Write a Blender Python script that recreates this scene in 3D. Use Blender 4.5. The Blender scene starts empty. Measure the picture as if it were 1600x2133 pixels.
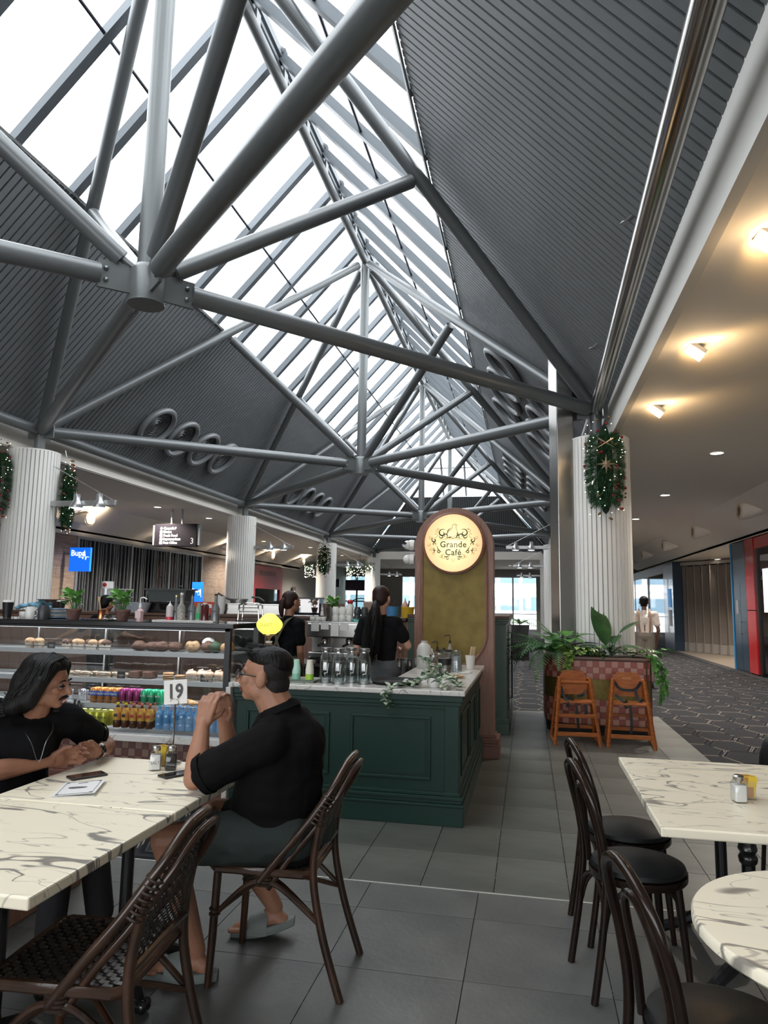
import bpy, bmesh, math, random
from mathutils import Vector, Matrix, Euler
from math import sin, cos, pi, radians, sqrt, atan2
random.seed(7)
SC = bpy.context.scene; COL = SC.collection
# ---------------- camera, world, exposure ----------------
cam_d = bpy.data.cameras.new('camera'); cam = bpy.data.objects.new('camera', cam_d); COL.objects.link(cam); SC.camera = cam
YAW, PIT, ROL = radians(11.58), radians(7.42), radians(.95)
_f = Vector((-sin(YAW)*cos(PIT), cos(YAW)*cos(PIT), sin(PIT))); _r = Vector((cos(YAW), sin(YAW), 0)); _u = _r.cross(_f)
_r2 = _r*cos(ROL)+_u*sin(ROL); _u2 = -_r*sin(ROL)+_u*cos(ROL)
cam.matrix_world = Matrix(((_r2.x,_u2.x,-_f.x,0),(_r2.y,_u2.y,-_f.y,0),(_r2.z,_u2.z,-_f.z,1.55),(0,0,0,1)))
cam_d.sensor_fit = 'VERTICAL'; cam_d.sensor_height = 36; cam_d.lens = 36*1470/2133; cam_d.clip_start = .05; cam_d.clip_end = 400
W = bpy.data.worlds.new('sky'); SC.world = W; W.use_nodes = True; wn = W.node_tree.nodes; wl = W.node_tree.links
bg = wn['Background']; tc = wn.new('ShaderNodeTexCoord'); nz = wn.new('ShaderNodeTexNoise'); cr = wn.new('ShaderNodeValToRGB')
nz.inputs['Scale'].default_value = 3.5; nz.inputs['Detail'].default_value = 5
wl.new(tc.outputs['Generated'], nz.inputs['Vector']); wl.new(nz.outputs['Fac'], cr.inputs['Fac']); wl.new(cr.outputs['Color'], bg.inputs['Color'])
cr.color_ramp.elements[0].position = .3; cr.color_ramp.elements[0].color = (.80,.88,.95,1); cr.color_ramp.elements[1].position = .62; cr.color_ramp.elements[1].color = (1,1,1,1)
bg.inputs['Strength'].default_value = 5.6
vs = SC.view_settings; vs.view_transform = 'Standard'; vs.look = 'None'; vs.gamma = 1; vs.use_curve_mapping = False; vs.exposure = 0.15
SC.cycles.max_bounces = 12; SC.cycles.diffuse_bounces = 8; SC.cycles.transparent_max_bounces = 16; SC.cycles.use_denoising = True
SC.cycles.sample_clamp_indirect = 6; SC.cycles.caustics_reflective = False; SC.cycles.caustics_refractive = False
# ---------------- materials ----------------
MT = {}
def mat(name, col, rough=.5, metal=0., spec=.5, emit=None, es=0., noise=0., nscale=8., bump=0., bscale=60., trans=0., ior=1.45, coat=0., col2=None, stretch=None):
    if name in MT: return MT[name]
    m = bpy.data.materials.new(name); m.use_nodes = True; n = m.node_tree.nodes; l = m.node_tree.links; b = n['Principled BSDF']
    b.inputs['Base Color'].default_value = (*col, 1); b.inputs['Roughness'].default_value = rough; b.inputs['Metallic'].default_value = metal
    b.inputs['Specular IOR Level'].default_value = spec; b.inputs['Transmission Weight'].default_value = trans; b.inputs['IOR'].default_value = ior
    b.inputs['Coat Weight'].default_value = coat
    if emit: b.inputs['Emission Color'].default_value = (*emit, 1); b.inputs['Emission Strength'].default_value = es
    if noise or bump or col2:
        t = n.new('ShaderNodeTexCoord'); mp = n.new('ShaderNodeMapping'); l.new(t.outputs['Object'], mp.inputs['Vector'])
        if stretch: mp.inputs['Scale'].default_value = stretch
        if noise or col2:
            z = n.new('ShaderNodeTexNoise'); z.inputs['Scale'].default_value = nscale; z.inputs['Detail'].default_value = 6; l.new(mp.outputs['Vector'], z.inputs['Vector'])
            r = n.new('ShaderNodeValToRGB'); l.new(z.outputs['Fac'], r.inputs['Fac']); l.new(r.outputs['Color'], b.inputs['Base Color'])
            c2 = col2 or tuple(min(1, c*(1+noise)) for c in col); c1 = col if col2 else tuple(c*(1-noise) for c in col)
            r.color_ramp.elements[0].position = .35; r.color_ramp.elements[0].color = (*c1, 1); r.color_ramp.elements[1].position = .65; r.color_ramp.elements[1].color = (*c2, 1)
        if bump:
            z2 = n.new('ShaderNodeTexNoise'); z2.inputs['Scale'].default_value = bscale; z2.inputs['Detail'].default_value = 3; l.new(mp.outputs['Vector'], z2.inputs['Vector'])
            bp = n.new('ShaderNodeBump'); bp.inputs['Strength'].default_value = bump; bp.inputs['Distance'].default_value = .01
            l.new(z2.outputs['Fac'], bp.inputs['Height']); l.new(bp.outputs['Normal'], b.inputs['Normal'])
    MT[name] = m; return m
def glassmat(name, tint=(1,1,1), refl=.07, rough=.02):
    if name in MT: return MT[name]
    m = bpy.data.materials.new(name); m.use_nodes = True; n = m.node_tree.nodes; l = m.node_tree.links; n.clear()
    o = n.new('ShaderNodeOutputMaterial'); mx = n.new('ShaderNodeMixShader'); tr = n.new('ShaderNodeBsdfTransparent'); gl = n.new('ShaderNodeBsdfGlossy')
    fr = n.new('ShaderNodeLayerWeight'); fr.inputs['Blend'].default_value = .35; ma = n.new('ShaderNodeMath'); ma.operation = 'MULTIPLY_ADD'
    ma.inputs[1].default_value = .5; ma.inputs[2].default_value = refl; ma.use_clamp = True
    tr.inputs['Color'].default_value = (*tint, 1); gl.inputs['Roughness'].default_value = rough
    l.new(fr.outputs['Fresnel'], ma.inputs[0]); l.new(ma.outputs[0], mx.inputs['Fac']); l.new(tr.outputs[0], mx.inputs[1]); l.new(gl.outputs[0], mx.inputs[2]); l.new(mx.outputs[0], o.inputs['Surface'])
    MT[name] = m; return m
def marble(name, base, vein, scale=1.0, w=.012, rough=.25, rot=.6, st=(1,2.6,1)):
    if name in MT: return MT[name]
    m = bpy.data.materials.new(name); m.use_nodes = True; n = m.node_tree.nodes; l = m.node_tree.links; b = n['Principled BSDF']
    t = n.new('ShaderNodeTexCoord'); mp = n.new('ShaderNodeMapping'); mp.inputs['Rotation'].default_value = (0,0,rot); mp.inputs['Scale'].default_value = tuple(scale*s for s in st)
    l.new(t.outputs['Object'], mp.inputs['Vector'])
    def ridge(sc, wid, dist, seed):
        z = n.new('ShaderNodeTexNoise'); z.noise_dimensions = '4D'; z.inputs['W'].default_value = seed; z.inputs['Scale'].default_value = sc; z.inputs['Detail'].default_value = 2.5; z.inputs['Roughness'].default_value = .55; z.inputs['Distortion'].default_value = dist
        l.new(mp.outputs['Vector'], z.inputs['Vector'])
        s = n.new('ShaderNodeMath'); s.operation = 'SUBTRACT'; s.inputs[1].default_value = .5; l.new(z.outputs['Fac'], s.inputs[0])
        a = n.new('ShaderNodeMath'); a.operation = 'ABSOLUTE'; l.new(s.outputs[0], a.inputs[0])
        mk = n.new('ShaderNodeTexNoise'); mk.noise_dimensions = '4D'; mk.inputs['W'].default_value = seed+5; mk.inputs['Scale'].default_value = sc*1.2; l.new(mp.outputs['Vector'], mk.inputs['Vector'])
        k = n.new('ShaderNodeMath'); k.operation = 'MULTIPLY_ADD'; k.inputs[1].default_value = wid*5; k.inputs[2].default_value = -wid*1.9; l.new(mk.outputs['Fac'], k.inputs[0])
        k2 = n.new('ShaderNodeMath'); k2.operation = 'MAXIMUM'; k2.inputs[1].default_value = wid*.12; l.new(k.outputs[0], k2.inputs[0])
        d = n.new('ShaderNodeMath'); d.operation = 'DIVIDE'; l.new(a.outputs[0], d.inputs[0]); l.new(k2.outputs[0], d.inputs[1])
        i = n.new('ShaderNodeMath'); i.operation = 'SUBTRACT'; i.use_clamp = True; i.inputs[0].default_value = 1.5; l.new(d.outputs[0], i.inputs[1]); return i
    r1 = ridge(1.7, w, 1.1, 1.3); r2 = ridge(3.2, w*.5, .9, 8.1)
    h = n.new('ShaderNodeMath'); h.operation = 'MULTIPLY'; h.inputs[1].default_value = .55; l.new(r2.outputs[0], h.inputs[0])
    mxm = n.new('ShaderNodeMath'); mxm.operation = 'MAXIMUM'; l.new(r1.outputs[0], mxm.inputs[0]); l.new(h.outputs[0], mxm.inputs[1])
    sc2 = n.new('ShaderNodeMath'); sc2.operation = 'MULTIPLY'; sc2.inputs[1].default_value = .85; sc2.use_clamp = True; l.new(mxm.outputs[0], sc2.inputs[0])
    c = n.new('ShaderNodeMix'); c.data_type = 'RGBA'; l.new(sc2.outputs[0], c.inputs['Factor']); c.inputs['A'].default_value = (*base, 1); c.inputs['B'].default_value = (*vein, 1)
    l.new(c.outputs['Result'], b.inputs['Base Color']); b.inputs['Roughness'].default_value = rough; MT[name] = m; return m
# ---------------- mesh builder ----------------
class MB:
    def __init__(s): s.v = []; s.f = []
    def add(s, vs, fs): o = len(s.v); s.v += [tuple(v) for v in vs]; s.f += [tuple(i+o for i in f) for f in fs]; return s
    def box(s, c, d, rz=0, M=None):
        x, y, z = (q/2 for q in d); P = [Vector((a*x, b*y, e*z)) for a in (-1,1) for b in (-1,1) for e in (-1,1)]
        R = M or Matrix.Rotation(rz, 3, 'Z'); P = [R @ p + Vector(c) for p in P]
        return s.add(P, [(0,1,3,2),(4,6,7,5),(0,4,5,1),(2,3,7,6),(0,2,6,4),(1,5,7,3)])
    def bb(s, x0, x1, y0, y1, z0, z1): return s.box(((x0+x1)/2,(y0+y1)/2,(z0+z1)/2), (abs(x1-x0),abs(y1-y0),abs(z1-z0)))
    def quad(s, *p): return s.add(p, [tuple(range(len(p)))])
    def ring(s, rings, caps=True, closed=False):
        n = len(rings[0]); o = len(s.v); s.v += [tuple(p) for r in rings for p in r]
        m = len(rings)
        for i in range(m if closed else m-1):
            a = o+i*n; b = o+((i+1) % m)*n
            for j in range(n): k = (j+1) % n; s.f.append((a+j, a+k, b+k, b+j))
        if caps and not closed: s.f.append(tuple(o+j for j in reversed(range(n)))); s.f.append(tuple(o+(m-1)*n+j for j in range(n)))
        return s
    def tube(s, pts, r, n=8, closed=False, caps=True, sq=None):
        pts = [Vector(p) for p in pts]; m = len(pts); rr = r if isinstance(r, (list,tuple)) else [r]*m; rings = []; N = None
        for i, p in enumerate(pts):
            if closed: t = pts[(i+1) % m]-pts[i-1]
            else: t = pts[min(i+1, m-1)]-pts[max(i-1, 0)]
            t.normalize()
            if N is None: N = t.orthogonal().normalized() if abs(t.z) > .95 or sq is None else Vector((0,0,1))
            N = (N - t*N.dot(t))
            if N.length < 1e-5: N = t.orthogonal()
            N.normalize(); B = t.cross(N)
            rings.append([p+(N*cos(2*pi*k/n+pi/n)+B*sin(2*pi*k/n+pi/n)*(sq or 1))*rr[i] for k in range(n)])
        return s.ring(rings, caps, closed)
    def lathe(s, prof, c=(0,0,0), n=20, axis='Z', M=None):
        rings = []
        for r, z in prof:
            ring = [Vector((r*cos(2*pi*k/n), r*sin(2*pi*k/n), z)) for k in range(n)]
            if M: ring = [M @ p for p in ring]
            elif axis == 'Y': ring = [Vector((p.x, -p.z, p.y)) for p in ring]
            elif axis == 'X': ring = [Vector((p.z, p.y, -p.x)) for p in ring]
            rings.append([p+Vector(c) for p in ring])
        return s.ring(rings)
    def sph(s, c, r, n=10, M=None, R=None):
        rx, ry, rz = r if isinstance(r, (list,tuple)) else (r,)*3; h = max(4, n//2+1); prof = []
        for i in range(h+1):
            a = -pi/2+pi*i/h; prof.append((max(cos(a), 1e-3), sin(a)))
        rings = []
        for q, z in prof:
            ring = [Vector((rx*q*cos(2*pi*k/n), ry*q*sin(2*pi*k/n), rz*z)) for k in range(n)]
            if R: ring = [R @ p for p in ring]
            rings.append([p+Vector(c) for p in ring])
        return s.ring(rings)
    def cap(s, a, b, ra, rb=None, n=12):
        rb = ra if rb is None else rb; a = Vector(a); b = Vector(b); d = (b-a); L = d.length
        if L < 1e-5: return s.sph(a, ra, n)
        d.normalize(); pts = []; rs = []
        for k in (80, 50, 25): pts.append(a-d*ra*sin(radians(k))); rs.append(ra*cos(radians(k)))
        pts += [a, b]; rs += [ra, rb]
        for k in (25, 50, 80): pts.append(b+d*rb*sin(radians(k))); rs.append(rb*cos(radians(k)))
        return s.tube(pts, rs, n)
    def xf(s, M, start=0): s.v[start:] = [tuple(M @ Vector(p)) for p in s.v[start:]]; return s
    def mesh(s, name, m, smooth=False):
        me = bpy.data.meshes.new(name); me.from_pydata(s.v, [], s.f); me.update()
        bm = bmesh.new(); bm.from_mesh(me); bmesh.ops.recalc_face_normals(bm, faces=bm.faces); bm.to_mesh(me); bm.free()
        if m: me.materials.append(m)
        if smooth:
            me.shade_smooth()
            try: me.set_sharp_from_angle(angle=radians(40))
            except Exception: pass
        return me
    def build(s, name, m, parent=None, smooth=False, bevel=0, loc=None, rz=None, **kw):
        o = bpy.data.objects.new(name, s.mesh(name, m, smooth)); COL.objects.link(o)
        if parent: o.parent = parent
        if loc: o.location = loc
        if rz: o.rotation_euler.z = rz
        if bevel: b = o.modifiers.new('bevel', 'BEVEL'); b.width = bevel; b.segments = 2; b.limit_method = 'ANGLE'; b.harden_normals = False
        for k, v in kw.items(): o[k] = v
        return o
def inst(src, loc=None, parent=None, M=None, rz=None):
    o = src.copy(); COL.objects.link(o)
    if parent is not None: o.parent = parent
    if M is not None: o.matrix_local = M
    if loc is not None: o.location = loc
    if rz is not None: o.rotation_euler.z = rz
    return o
def part(name, me, parent, loc=(0,0,0), M=None):
    o = bpy.data.objects.new(name, me); COL.objects.link(o); o.parent = parent
    if M is not None: o.matrix_local = M
    else: o.location = loc
    return o
def tag(o, label, cat, group=None):
    o['label'] = label; o['category'] = cat
    if group: o['group'] = group
    return o
def thing(name, label, cat, loc=(0,0,0), rz=0, group=None):
    o = bpy.data.objects.new(name, None); COL.objects.link(o); o.location = loc; o.rotation_euler.z = rz; o.empty_display_size = .1
    return tag(o, label, cat, group)
def root(name):
    o = bpy.data.objects.new(name, None); COL.objects.link(o); o['kind'] = 'structure'; return o
def dup(r, loc=None, rz=None, label=None, group=None, M=None):
    c = r.copy(); COL.objects.link(c)
    if M is not None: c.matrix_world = M
    if loc is not None: c.location = loc
    if rz is not None: c.rotation_euler.z = rz
    if label: c['label'] = label
    if group: c['group'] = group
    def rec(a, b):
        for ch in list(a.children):
            d = ch.copy(); COL.objects.link(d); d.parent = b; rec(ch, d)
    rec(r, c); return c
def text(name, s, size, m, parent, loc, rot=(pi/2,0,0), ext=.001, align='CENTER', bold=0., sx=1., sp=1.):
    cu = bpy.data.curves.new(name, 'FONT'); cu.body = s; cu.size = size; cu.extrude = ext; cu.align_x = align; cu.align_y = 'CENTER'; cu.offset = bold; cu.space_character = sp; cu.resolution_u = 3
    cu.materials.append(m); tmp = bpy.data.objects.new(name, cu); me = bpy.data.meshes.new_from_object(tmp); bpy.data.objects.remove(tmp); o = bpy.data.objects.new(name, me); COL.objects.link(o); o.location = loc; o.rotation_euler = rot; o.scale.x = sx
    if parent: o.parent = parent
    return o
def organic(name, mb, m, parent, voxel=.006, smooth=5, disp=0, **kw):
    o = mb.build(name, m, parent, True, **kw)
    r = o.modifiers.new('r', 'REMESH'); r.mode = 'VOXEL'; r.voxel_size = voxel; r.use_smooth_shade = True
    if smooth: q = o.modifiers.new('s', 'SMOOTH'); q.factor = .5; q.iterations = smooth
    if disp:
        tx = bpy.data.textures.get('folds') or bpy.data.textures.new('folds', 'CLOUDS'); tx.noise_scale = .09; tx.noise_depth = 1
        q = o.modifiers.new('d', 'DISPLACE'); q.texture = tx; q.strength = disp; q.mid_level = .5; q.texture_coords = 'LOCAL'
    return o
V = Vector
def lerp(a, b, t): return V(a)*(1-t)+V(b)*t
# palette
STEEL = mat('painted_steel', (.17,.18,.185), .36, .35)
STEELL = mat('painted_steel_light', (.16,.17,.172), .35, .35)
CHROME = mat('polished_tube', (.42,.40,.38), .16, 1.)
BOLT = mat('bolt_steel', (.30,.32,.33), .3, .8)
PLANK = mat('grey_plank', (.19,.20,.21), .5, .1, noise=.05, nscale=1.5)
PDARK = mat('plank_backing', (.012,.013,.014), .9)
WHITE = mat('white_paint', (.62,.60,.56), .6)
CEIL = mat('ceiling_paint', (.84,.79,.72), .8)
COLM = mat('column_white', (.88,.86,.82), .45)
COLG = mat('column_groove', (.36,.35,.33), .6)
BRASS = mat('brass', (.48,.36,.17), .3, 1.)
BLACK = mat('black_satin', (.012,.012,.013), .35)
BLACKM = mat('black_matt', (.015,.015,.016), .8)
BLKG = mat('black_gloss', (.008,.008,.009), .12, coat=.5)
SSTEEL = mat('stainless', (.40,.39,.375), .27, 1.)
GREEN = mat('green_paint', (.009,.034,.026), .4, spec=.35)
SAGE = mat('sage_paint', (.035,.072,.054), .4)
WALNUT = mat('walnut_wood', (.19,.092,.064), .45, col2=(.26,.135,.095), nscale=6, stretch=(14,14,1))
WALNUTH = mat('walnut_wood_boards', (.07,.035,.022), .5, col2=(.115,.06,.04), nscale=5, stretch=(1,14,14))
TERRA = mat('terracotta_base', (.13,.052,.035), .5, noise=.1)
DKWOOD = mat('dark_bentwood', (.008,.005,.004), .2, col2=(.018,.009,.006), nscale=5, coat=.12, spec=.35)
RATTAN = mat('rattan_cane', (.020,.010,.006), .28, col2=(.050,.022,.011), nscale=9, coat=.35)
WEAVEM = mat('dark_weave', (.016,.012,.010), .38, col2=(.035,.028,.024), nscale=30)
VINYL = mat('black_vinyl', (.007,.0075,.008), .38, spec=.35, bump=.05, bscale=200)
LEAFD = mat('leaf_dark', (.018,.06,.02), .35, col2=(.04,.12,.035), nscale=9)
LEAFG = mat('leaf_green', (.05,.17,.035), .4, col2=(.11,.30,.06), nscale=9)
LEAFY = mat('leaf_lime', (.14,.27,.05), .45, col2=(.32,.44,.12), nscale=14)
LEAFS = mat('leaf_silver', (.30,.38,.29), .6, col2=(.58,.62,.50), nscale=14)
SKIN = mat('skin', (.33,.16,.10), .5, noise=.07, nscale=14, bump=.12, bscale=250)
SKIN2 = mat('skin_tan', (.27,.125,.078), .48, noise=.07, nscale=14, bump=.12, bscale=250)
SKIN3 = mat('skin_light', (.42,.23,.155), .5, noise=.05)
HAIR = mat('black_hair', (.004,.0036,.0036), .5, spec=.22, bump=.5, bscale=90, stretch=(1,1,.15))
HAIRB = mat('brown_hair', (.022,.009,.008), .5, spec=.25, bump=.5, bscale=90, stretch=(1,1,.15))
TEE = mat('black_tee', (.005,.005,.006), .9, spec=.15, bump=.4, bscale=22)
POLO = mat('black_polo', (.0055,.005,.0055), .9, spec=.15, bump=.4, bscale=18)
PAPER = mat('white_paper', (.75,.74,.72), .7)
CERAM = mat('white_ceramic', (.72,.71,.68), .2)
TILET = marble('table_marble', (.95,.87,.69), (.16,.145,.14), 1.0, .0115, .28, .25, (.75,2.3,1))
TILET2 = marble('table_marble_b', (.95,.87,.69), (.16,.145,.14), 1.0, .011, .28, -.45, (.75,2.3,1))
CMARB = marble('counter_marble', (.62,.60,.57), (.22,.20,.19), 1.2, .012, .2, .4)
GLASS = glassmat('clear_glass'); SKYG = glassmat('skylight_glass', (.96,.98,.99), .02)
SHOPG = glassmat('shop_glass', (.72,.86,.82), .30, .03)
CLEARP = glassmat('clear_plastic', (.93,.94,.95), .12, .1)
TERRAC = mat('terracotta_pot', (.20,.10,.075), .7, col2=(.09,.05,.05), nscale=18)
OAKC = 0
def emis(name, col, st): return mat(name, col, .5, emit=col, es=st)
BULB = emis('warm_bulb', (1,.72,.36), 9.); DOWN = emis('downlight_glow', (1,.93,.82), 12.); FAIRY = emis('fairy_light', (1,.93,.72), 7.)
LED = emis('led_strip', (.86,.93,1), 3.2)
# ================= SETTING =================
CX, HS, EZ, AZ, S = -3.46, 4.41, 4.29, 9.06, 8.69
YC = [1.34+S*k for k in range(5)]                  # column rows 1.34 10.03 18.72 27.41 36.10
YH = [-3.0+S*k for k in range(5)]                  # hub rows -3 5.69 14.38 23.07 31.76
NL = V((HS, 0, 4.77)).normalized()
def SP(side, t, y, off=0.): # point on roof slope, off = outward (upwards) from the tube plane
    return V((CX+side*HS*(1-t), y, EZ+4.77*t)) + V((side*4.77, 0, HS)).normalized()*off
YEND = 36.15
# ---- carpets and tiles ----
def carpetmat():
    m = bpy.data.materials.new('hexagon_carpet'); m.use_nodes = True; n = m.node_tree.nodes; l = m.node_tree.links; b = n['Principled BSDF']
    b.inputs['Roughness'].default_value = .95; b.inputs['Specular IOR Level'].default_value = .1
    t = n.new('ShaderNodeTexCoord'); mp = n.new('ShaderNodeMapping'); mp.inputs['Rotation'].default_value = (0,0,pi/2); mp.inputs['Scale'].default_value = (2.3,1.55,0)
    l.new(t.outputs['Object'], mp.inputs['Vector'])
    def vm(op, a, bb=None, c=None):
        x = n.new('ShaderNodeVectorMath'); x.operation = op
        for i, q in enumerate((a, bb, c)):
            if q is None: continue
            if isinstance(q, tuple): x.inputs[i].default_value = q
            else: l.new(q, x.inputs[i])
        return x
    def mm(op, a, bb=None, c=None):
        x = n.new('ShaderNodeMath'); x.operation = op
        for i, q in enumerate((a, bb, c)):
            if q is None: continue
            if isinstance(q, (int, float)): x.inputs[i].default_value = q
            else: l.new(q, x.inputs[i])
        return x.outputs[0]
    R = (1, 1.7320508, 1); H = (.5, .8660254, 0)
    p = mp.outputs['Vector']; a = vm('SUBTRACT', vm('WRAP', p, R, (0,0,0)).outputs[0], H).outputs[0]
    q = vm('SUBTRACT', p, H).outputs[0]; c = vm('SUBTRACT', vm('WRAP', q, R, (0,0,0)).outputs[0], H).outputs[0]
    la = vm('LENGTH', a).outputs['Value']; lc = vm('LENGTH', c).outputs['Value']; sel = mm('LESS_THAN', la, lc)
    mx = n.new('ShaderNodeMix'); mx.data_type = 'VECTOR'; l.new(sel, mx.inputs['Factor']); l.new(c, mx.inputs['A']); l.new(a, mx.inputs['B'])
    ab = vm('ABSOLUTE', mx.outputs['Result']).outputs[0]; sx = n.new('ShaderNodeSeparateXYZ'); l.new(ab, sx.inputs[0])
    d = mm('MAXIMUM', sx.outputs[0], mm('MULTIPLY_ADD', sx.outputs[1], .8660254, mm('MULTIPLY', sx.outputs[0], .5)))
    def band(lo, hi): return mm('MULTIPLY', mm('GREATER_THAN', d, lo), mm('LESS_THAN', d, hi))
    dash = n.new('ShaderNodeTexNoise'); dash.inputs['Scale'].default_value = 2.2; l.new(p, dash.inputs['Vector'])
    l1 = mm('MULTIPLY', band(.468, .485), 1.0); l2 = band(.39, .40); l3 = band(.40, .468)
    base = n.new('ShaderNodeMix'); base.data_type = 'RGBA'; l.new(l3, base.inputs['Factor']); base.inputs['A'].default_value = (.040,.041,.046,1); base.inputs['B'].default_value = (.018,.019,.022,1)
    c1 = n.new('ShaderNodeMix'); c1.data_type = 'RGBA'; l.new(mm('MULTIPLY', l1, mm('GREATER_THAN', dash.outputs['Fac'], .47)), c1.inputs['Factor']); l.new(base.outputs['Result'], c1.inputs['A']); c1.inputs['B'].default_value = (.36,.32,.28,1)
    c2 = n.new('ShaderNodeMix'); c2.data_type = 'RGBA'; l.new(mm('MULTIPLY', l2, .35), c2.inputs['Factor']); l.new(c1.outputs['Result'], c2.inputs['A']); c2.inputs['B'].default_value = (.3,.28,.25,1)
    l.new(c2.outputs['Result'], b.inputs['Base Color']); return m
fl = MB().bb(-16, 9, -9, 50, -.3, -.004).build('floor', carpetmat()); fl['kind'] = 'structure'
TILA = mat('slate_tile', (.075,.078,.076), .42, col2=(.115,.118,.112), nscale=2.6, bump=.16, bscale=30)
TILB = mat('slate_tile_veined', (.072,.076,.07), .36, col2=(.15,.155,.14), nscale=1.6, bump=.12, bscale=9, stretch=(.7,1.4,1))
GROUT = mat('grout', (.26,.25,.235), .9)
tf = MB().bb(-9.5, 1.80, -6, 11.1, -.02, -.004)
tf = tf.build('tiled_floor_bed', GROUT, fl)
def tile(x0, x1, y0, y1, m, g=.004): return MB().bb(x0+g/2, x1-g/2, y0+g/2, y1-g/2, -.004, 0).mesh('tile', m)
me = tile(0, .6, 0, .6, TILA); 
for j in range(-3, 6):
    y0 = 3.77-.6*(j+1)
    for i in range(-6, 5):
        if y0 > 3.5: continue
        part('tile', me, fl, (-.88+.6*i, y0, 0))
me2 = tile(0, .6, 0, .335, TILA)
for i in range(-6, 5): part('tile', me2, fl, (-.88+.6*i, 3.77, 0))
me3 = tile(0, .405, 0, .58, TILB, .005)
for j in range(12):
    for i in range(-9, 7):
        x = -.2+.405*i; y = 4.118+.58*j
        if x < -2.6 or (x < -1.0 and y > 5.6) or x > 1.5: continue
        part('tile', me3, fl, (x, y, 0))
MB().bb(-9.4, 1.8, 4.106, 4.114, -.004, .002).build('floor_trim_strip', mat('aluminium_strip', (.75,.74,.7), .4, .6), fl)
# right-hand wedge of slate beyond the joint line
# ---- ceilings, fascias, bulkheads ----
def struct(name, mb, m, **k): o = mb.build(name, m, **k); o['kind'] = 'structure'; return o
ZR = 3.87; ZL = 3.95
cr_ = struct('ceiling', MB().bb(1.13, 4.25, -9, 36.15, ZR, ZR+.1).add([(4.25,-9,ZR),(4.25,36.15,ZR),(5.25,36.15,3.36),(5.25,-9,3.36)], [(0,1,2,3)]).add([(5.25,-9,3.36),(5.25,36.15,3.36),(5.25,36.15,3.28),(5.25,-9,3.28)], [(0,1,2,3)]).bb(5.25, 9, -9, 36.15, 3.30, 3.4), CEIL)
struct('ceiling', MB().bb(-11.0, CX-HS-.2, -9, 36.15, ZL, ZL+.1).add([(-11,-9,ZL),(-11,36.15,ZL),(-12,36.15,3.38),(-12,-9,3.38)], [(0,1,2,3)]).bb(-12.02, -11.95, -9, 36.15, 3.26, 3.4), CEIL)
struct('ceiling', MB().bb(-16, 9, YEND, 46.4, 3.86, 3.96).bb(-16, 9, YEND-.05, YEND+.25, 3.86, 4.25), CEIL)
struct('trim_1', MB().bb(1.12, 1.20, -9, 36.3, ZR-.02, 4.5), WHITE)
struct('trim_2', MB().bb(CX-HS-.30, CX-HS-.22, -9, 36.3, ZL-.02, 4.5), WHITE)
struct('wall_sky_block', MB().bb(-16.2,-16,-9,46,0,4.6).bb(-16,-8.1,-9,36.2,4.5,4.6).bb(1.15,9,-9,36.2,4.5,4.6).bb(9,9.2,-9,46,0,4.6), mat('sky_block', (.35,.34,.32), .8))  # added shell, out of view, keeps sky light out of shops and aisles
# ---- plank ceilings of the pitched roof ----
PW = .1086
for side, nm in ((1, 'ceiling_right_slope'), (-1, 'ceiling_left_slope')):
    r = root(nm)
    bk = MB(); a = [SP(side, -.045, -9, .2), SP(side, -.045, YEND+.3, .2), SP(side, .5, 33.95, .2), SP(side, .5, -9, .2)]; u = V((side*.0, 0, .04))
    bk.add(a+[p+V((side*.06,0,.06)) for p in a], [(0,1,2,3),(4,7,6,5),(0,4,5,1),(1,5,6,2),(2,6,7,3),(3,7,4,0)])
    bk.build('plank_backing', PDARK, r)
    def plank(t1, name='plank'):
        p0 = SP(side, -.045, 0, .17); p1 = SP(side, t1, 0, .17); n_ = V((side*4.77,0,HS)).normalized()*.022; w = PW-.024
        return MB().add([p0, p1, p1+V((0,w,0)), p0+V((0,w,0)), p0+n_, p1+n_, p1+V((0,w,0))+n_, p0+V((0,w,0))+n_], [(0,1,2,3),(4,7,6,5),(0,4,5,1),(1,5,6,2),(2,6,7,3),(3,7,4,0)])
    me = plank(.5).mesh('plank', PLANK); y = 1.0 if side > 0 else 4.0; cnt = 0; far = MB()
    while y < YEND-.1:
        t = min(.5, (YEND-.05-y)/4.34)
        if cnt < 275 and t >= .5: part('plank', me, r, (0, y, 0)); cnt += 1
        else:
            q = plank(t); q.xf(Matrix.Translation((0, y, 0))); far.add(q.v, q.f)
        y += PW
    y = 1.0-PW if side > 0 else 4.0-PW
    while y > -9: q = plank(.5); q.xf(Matrix.Translation((0, y, 0))); far.add(q.v, q.f); y -= PW
    far.build('far_planks', PLANK, r, kind='stuff')
    # silver drip edge at the glass
    MB().tube([SP(side, .503, -9, .15), SP(side, .503, 33.9, .15)], .02, 4).build('edge_trim', mat('edge_trim', (.45,.46,.46), .4, .5), r)
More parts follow.
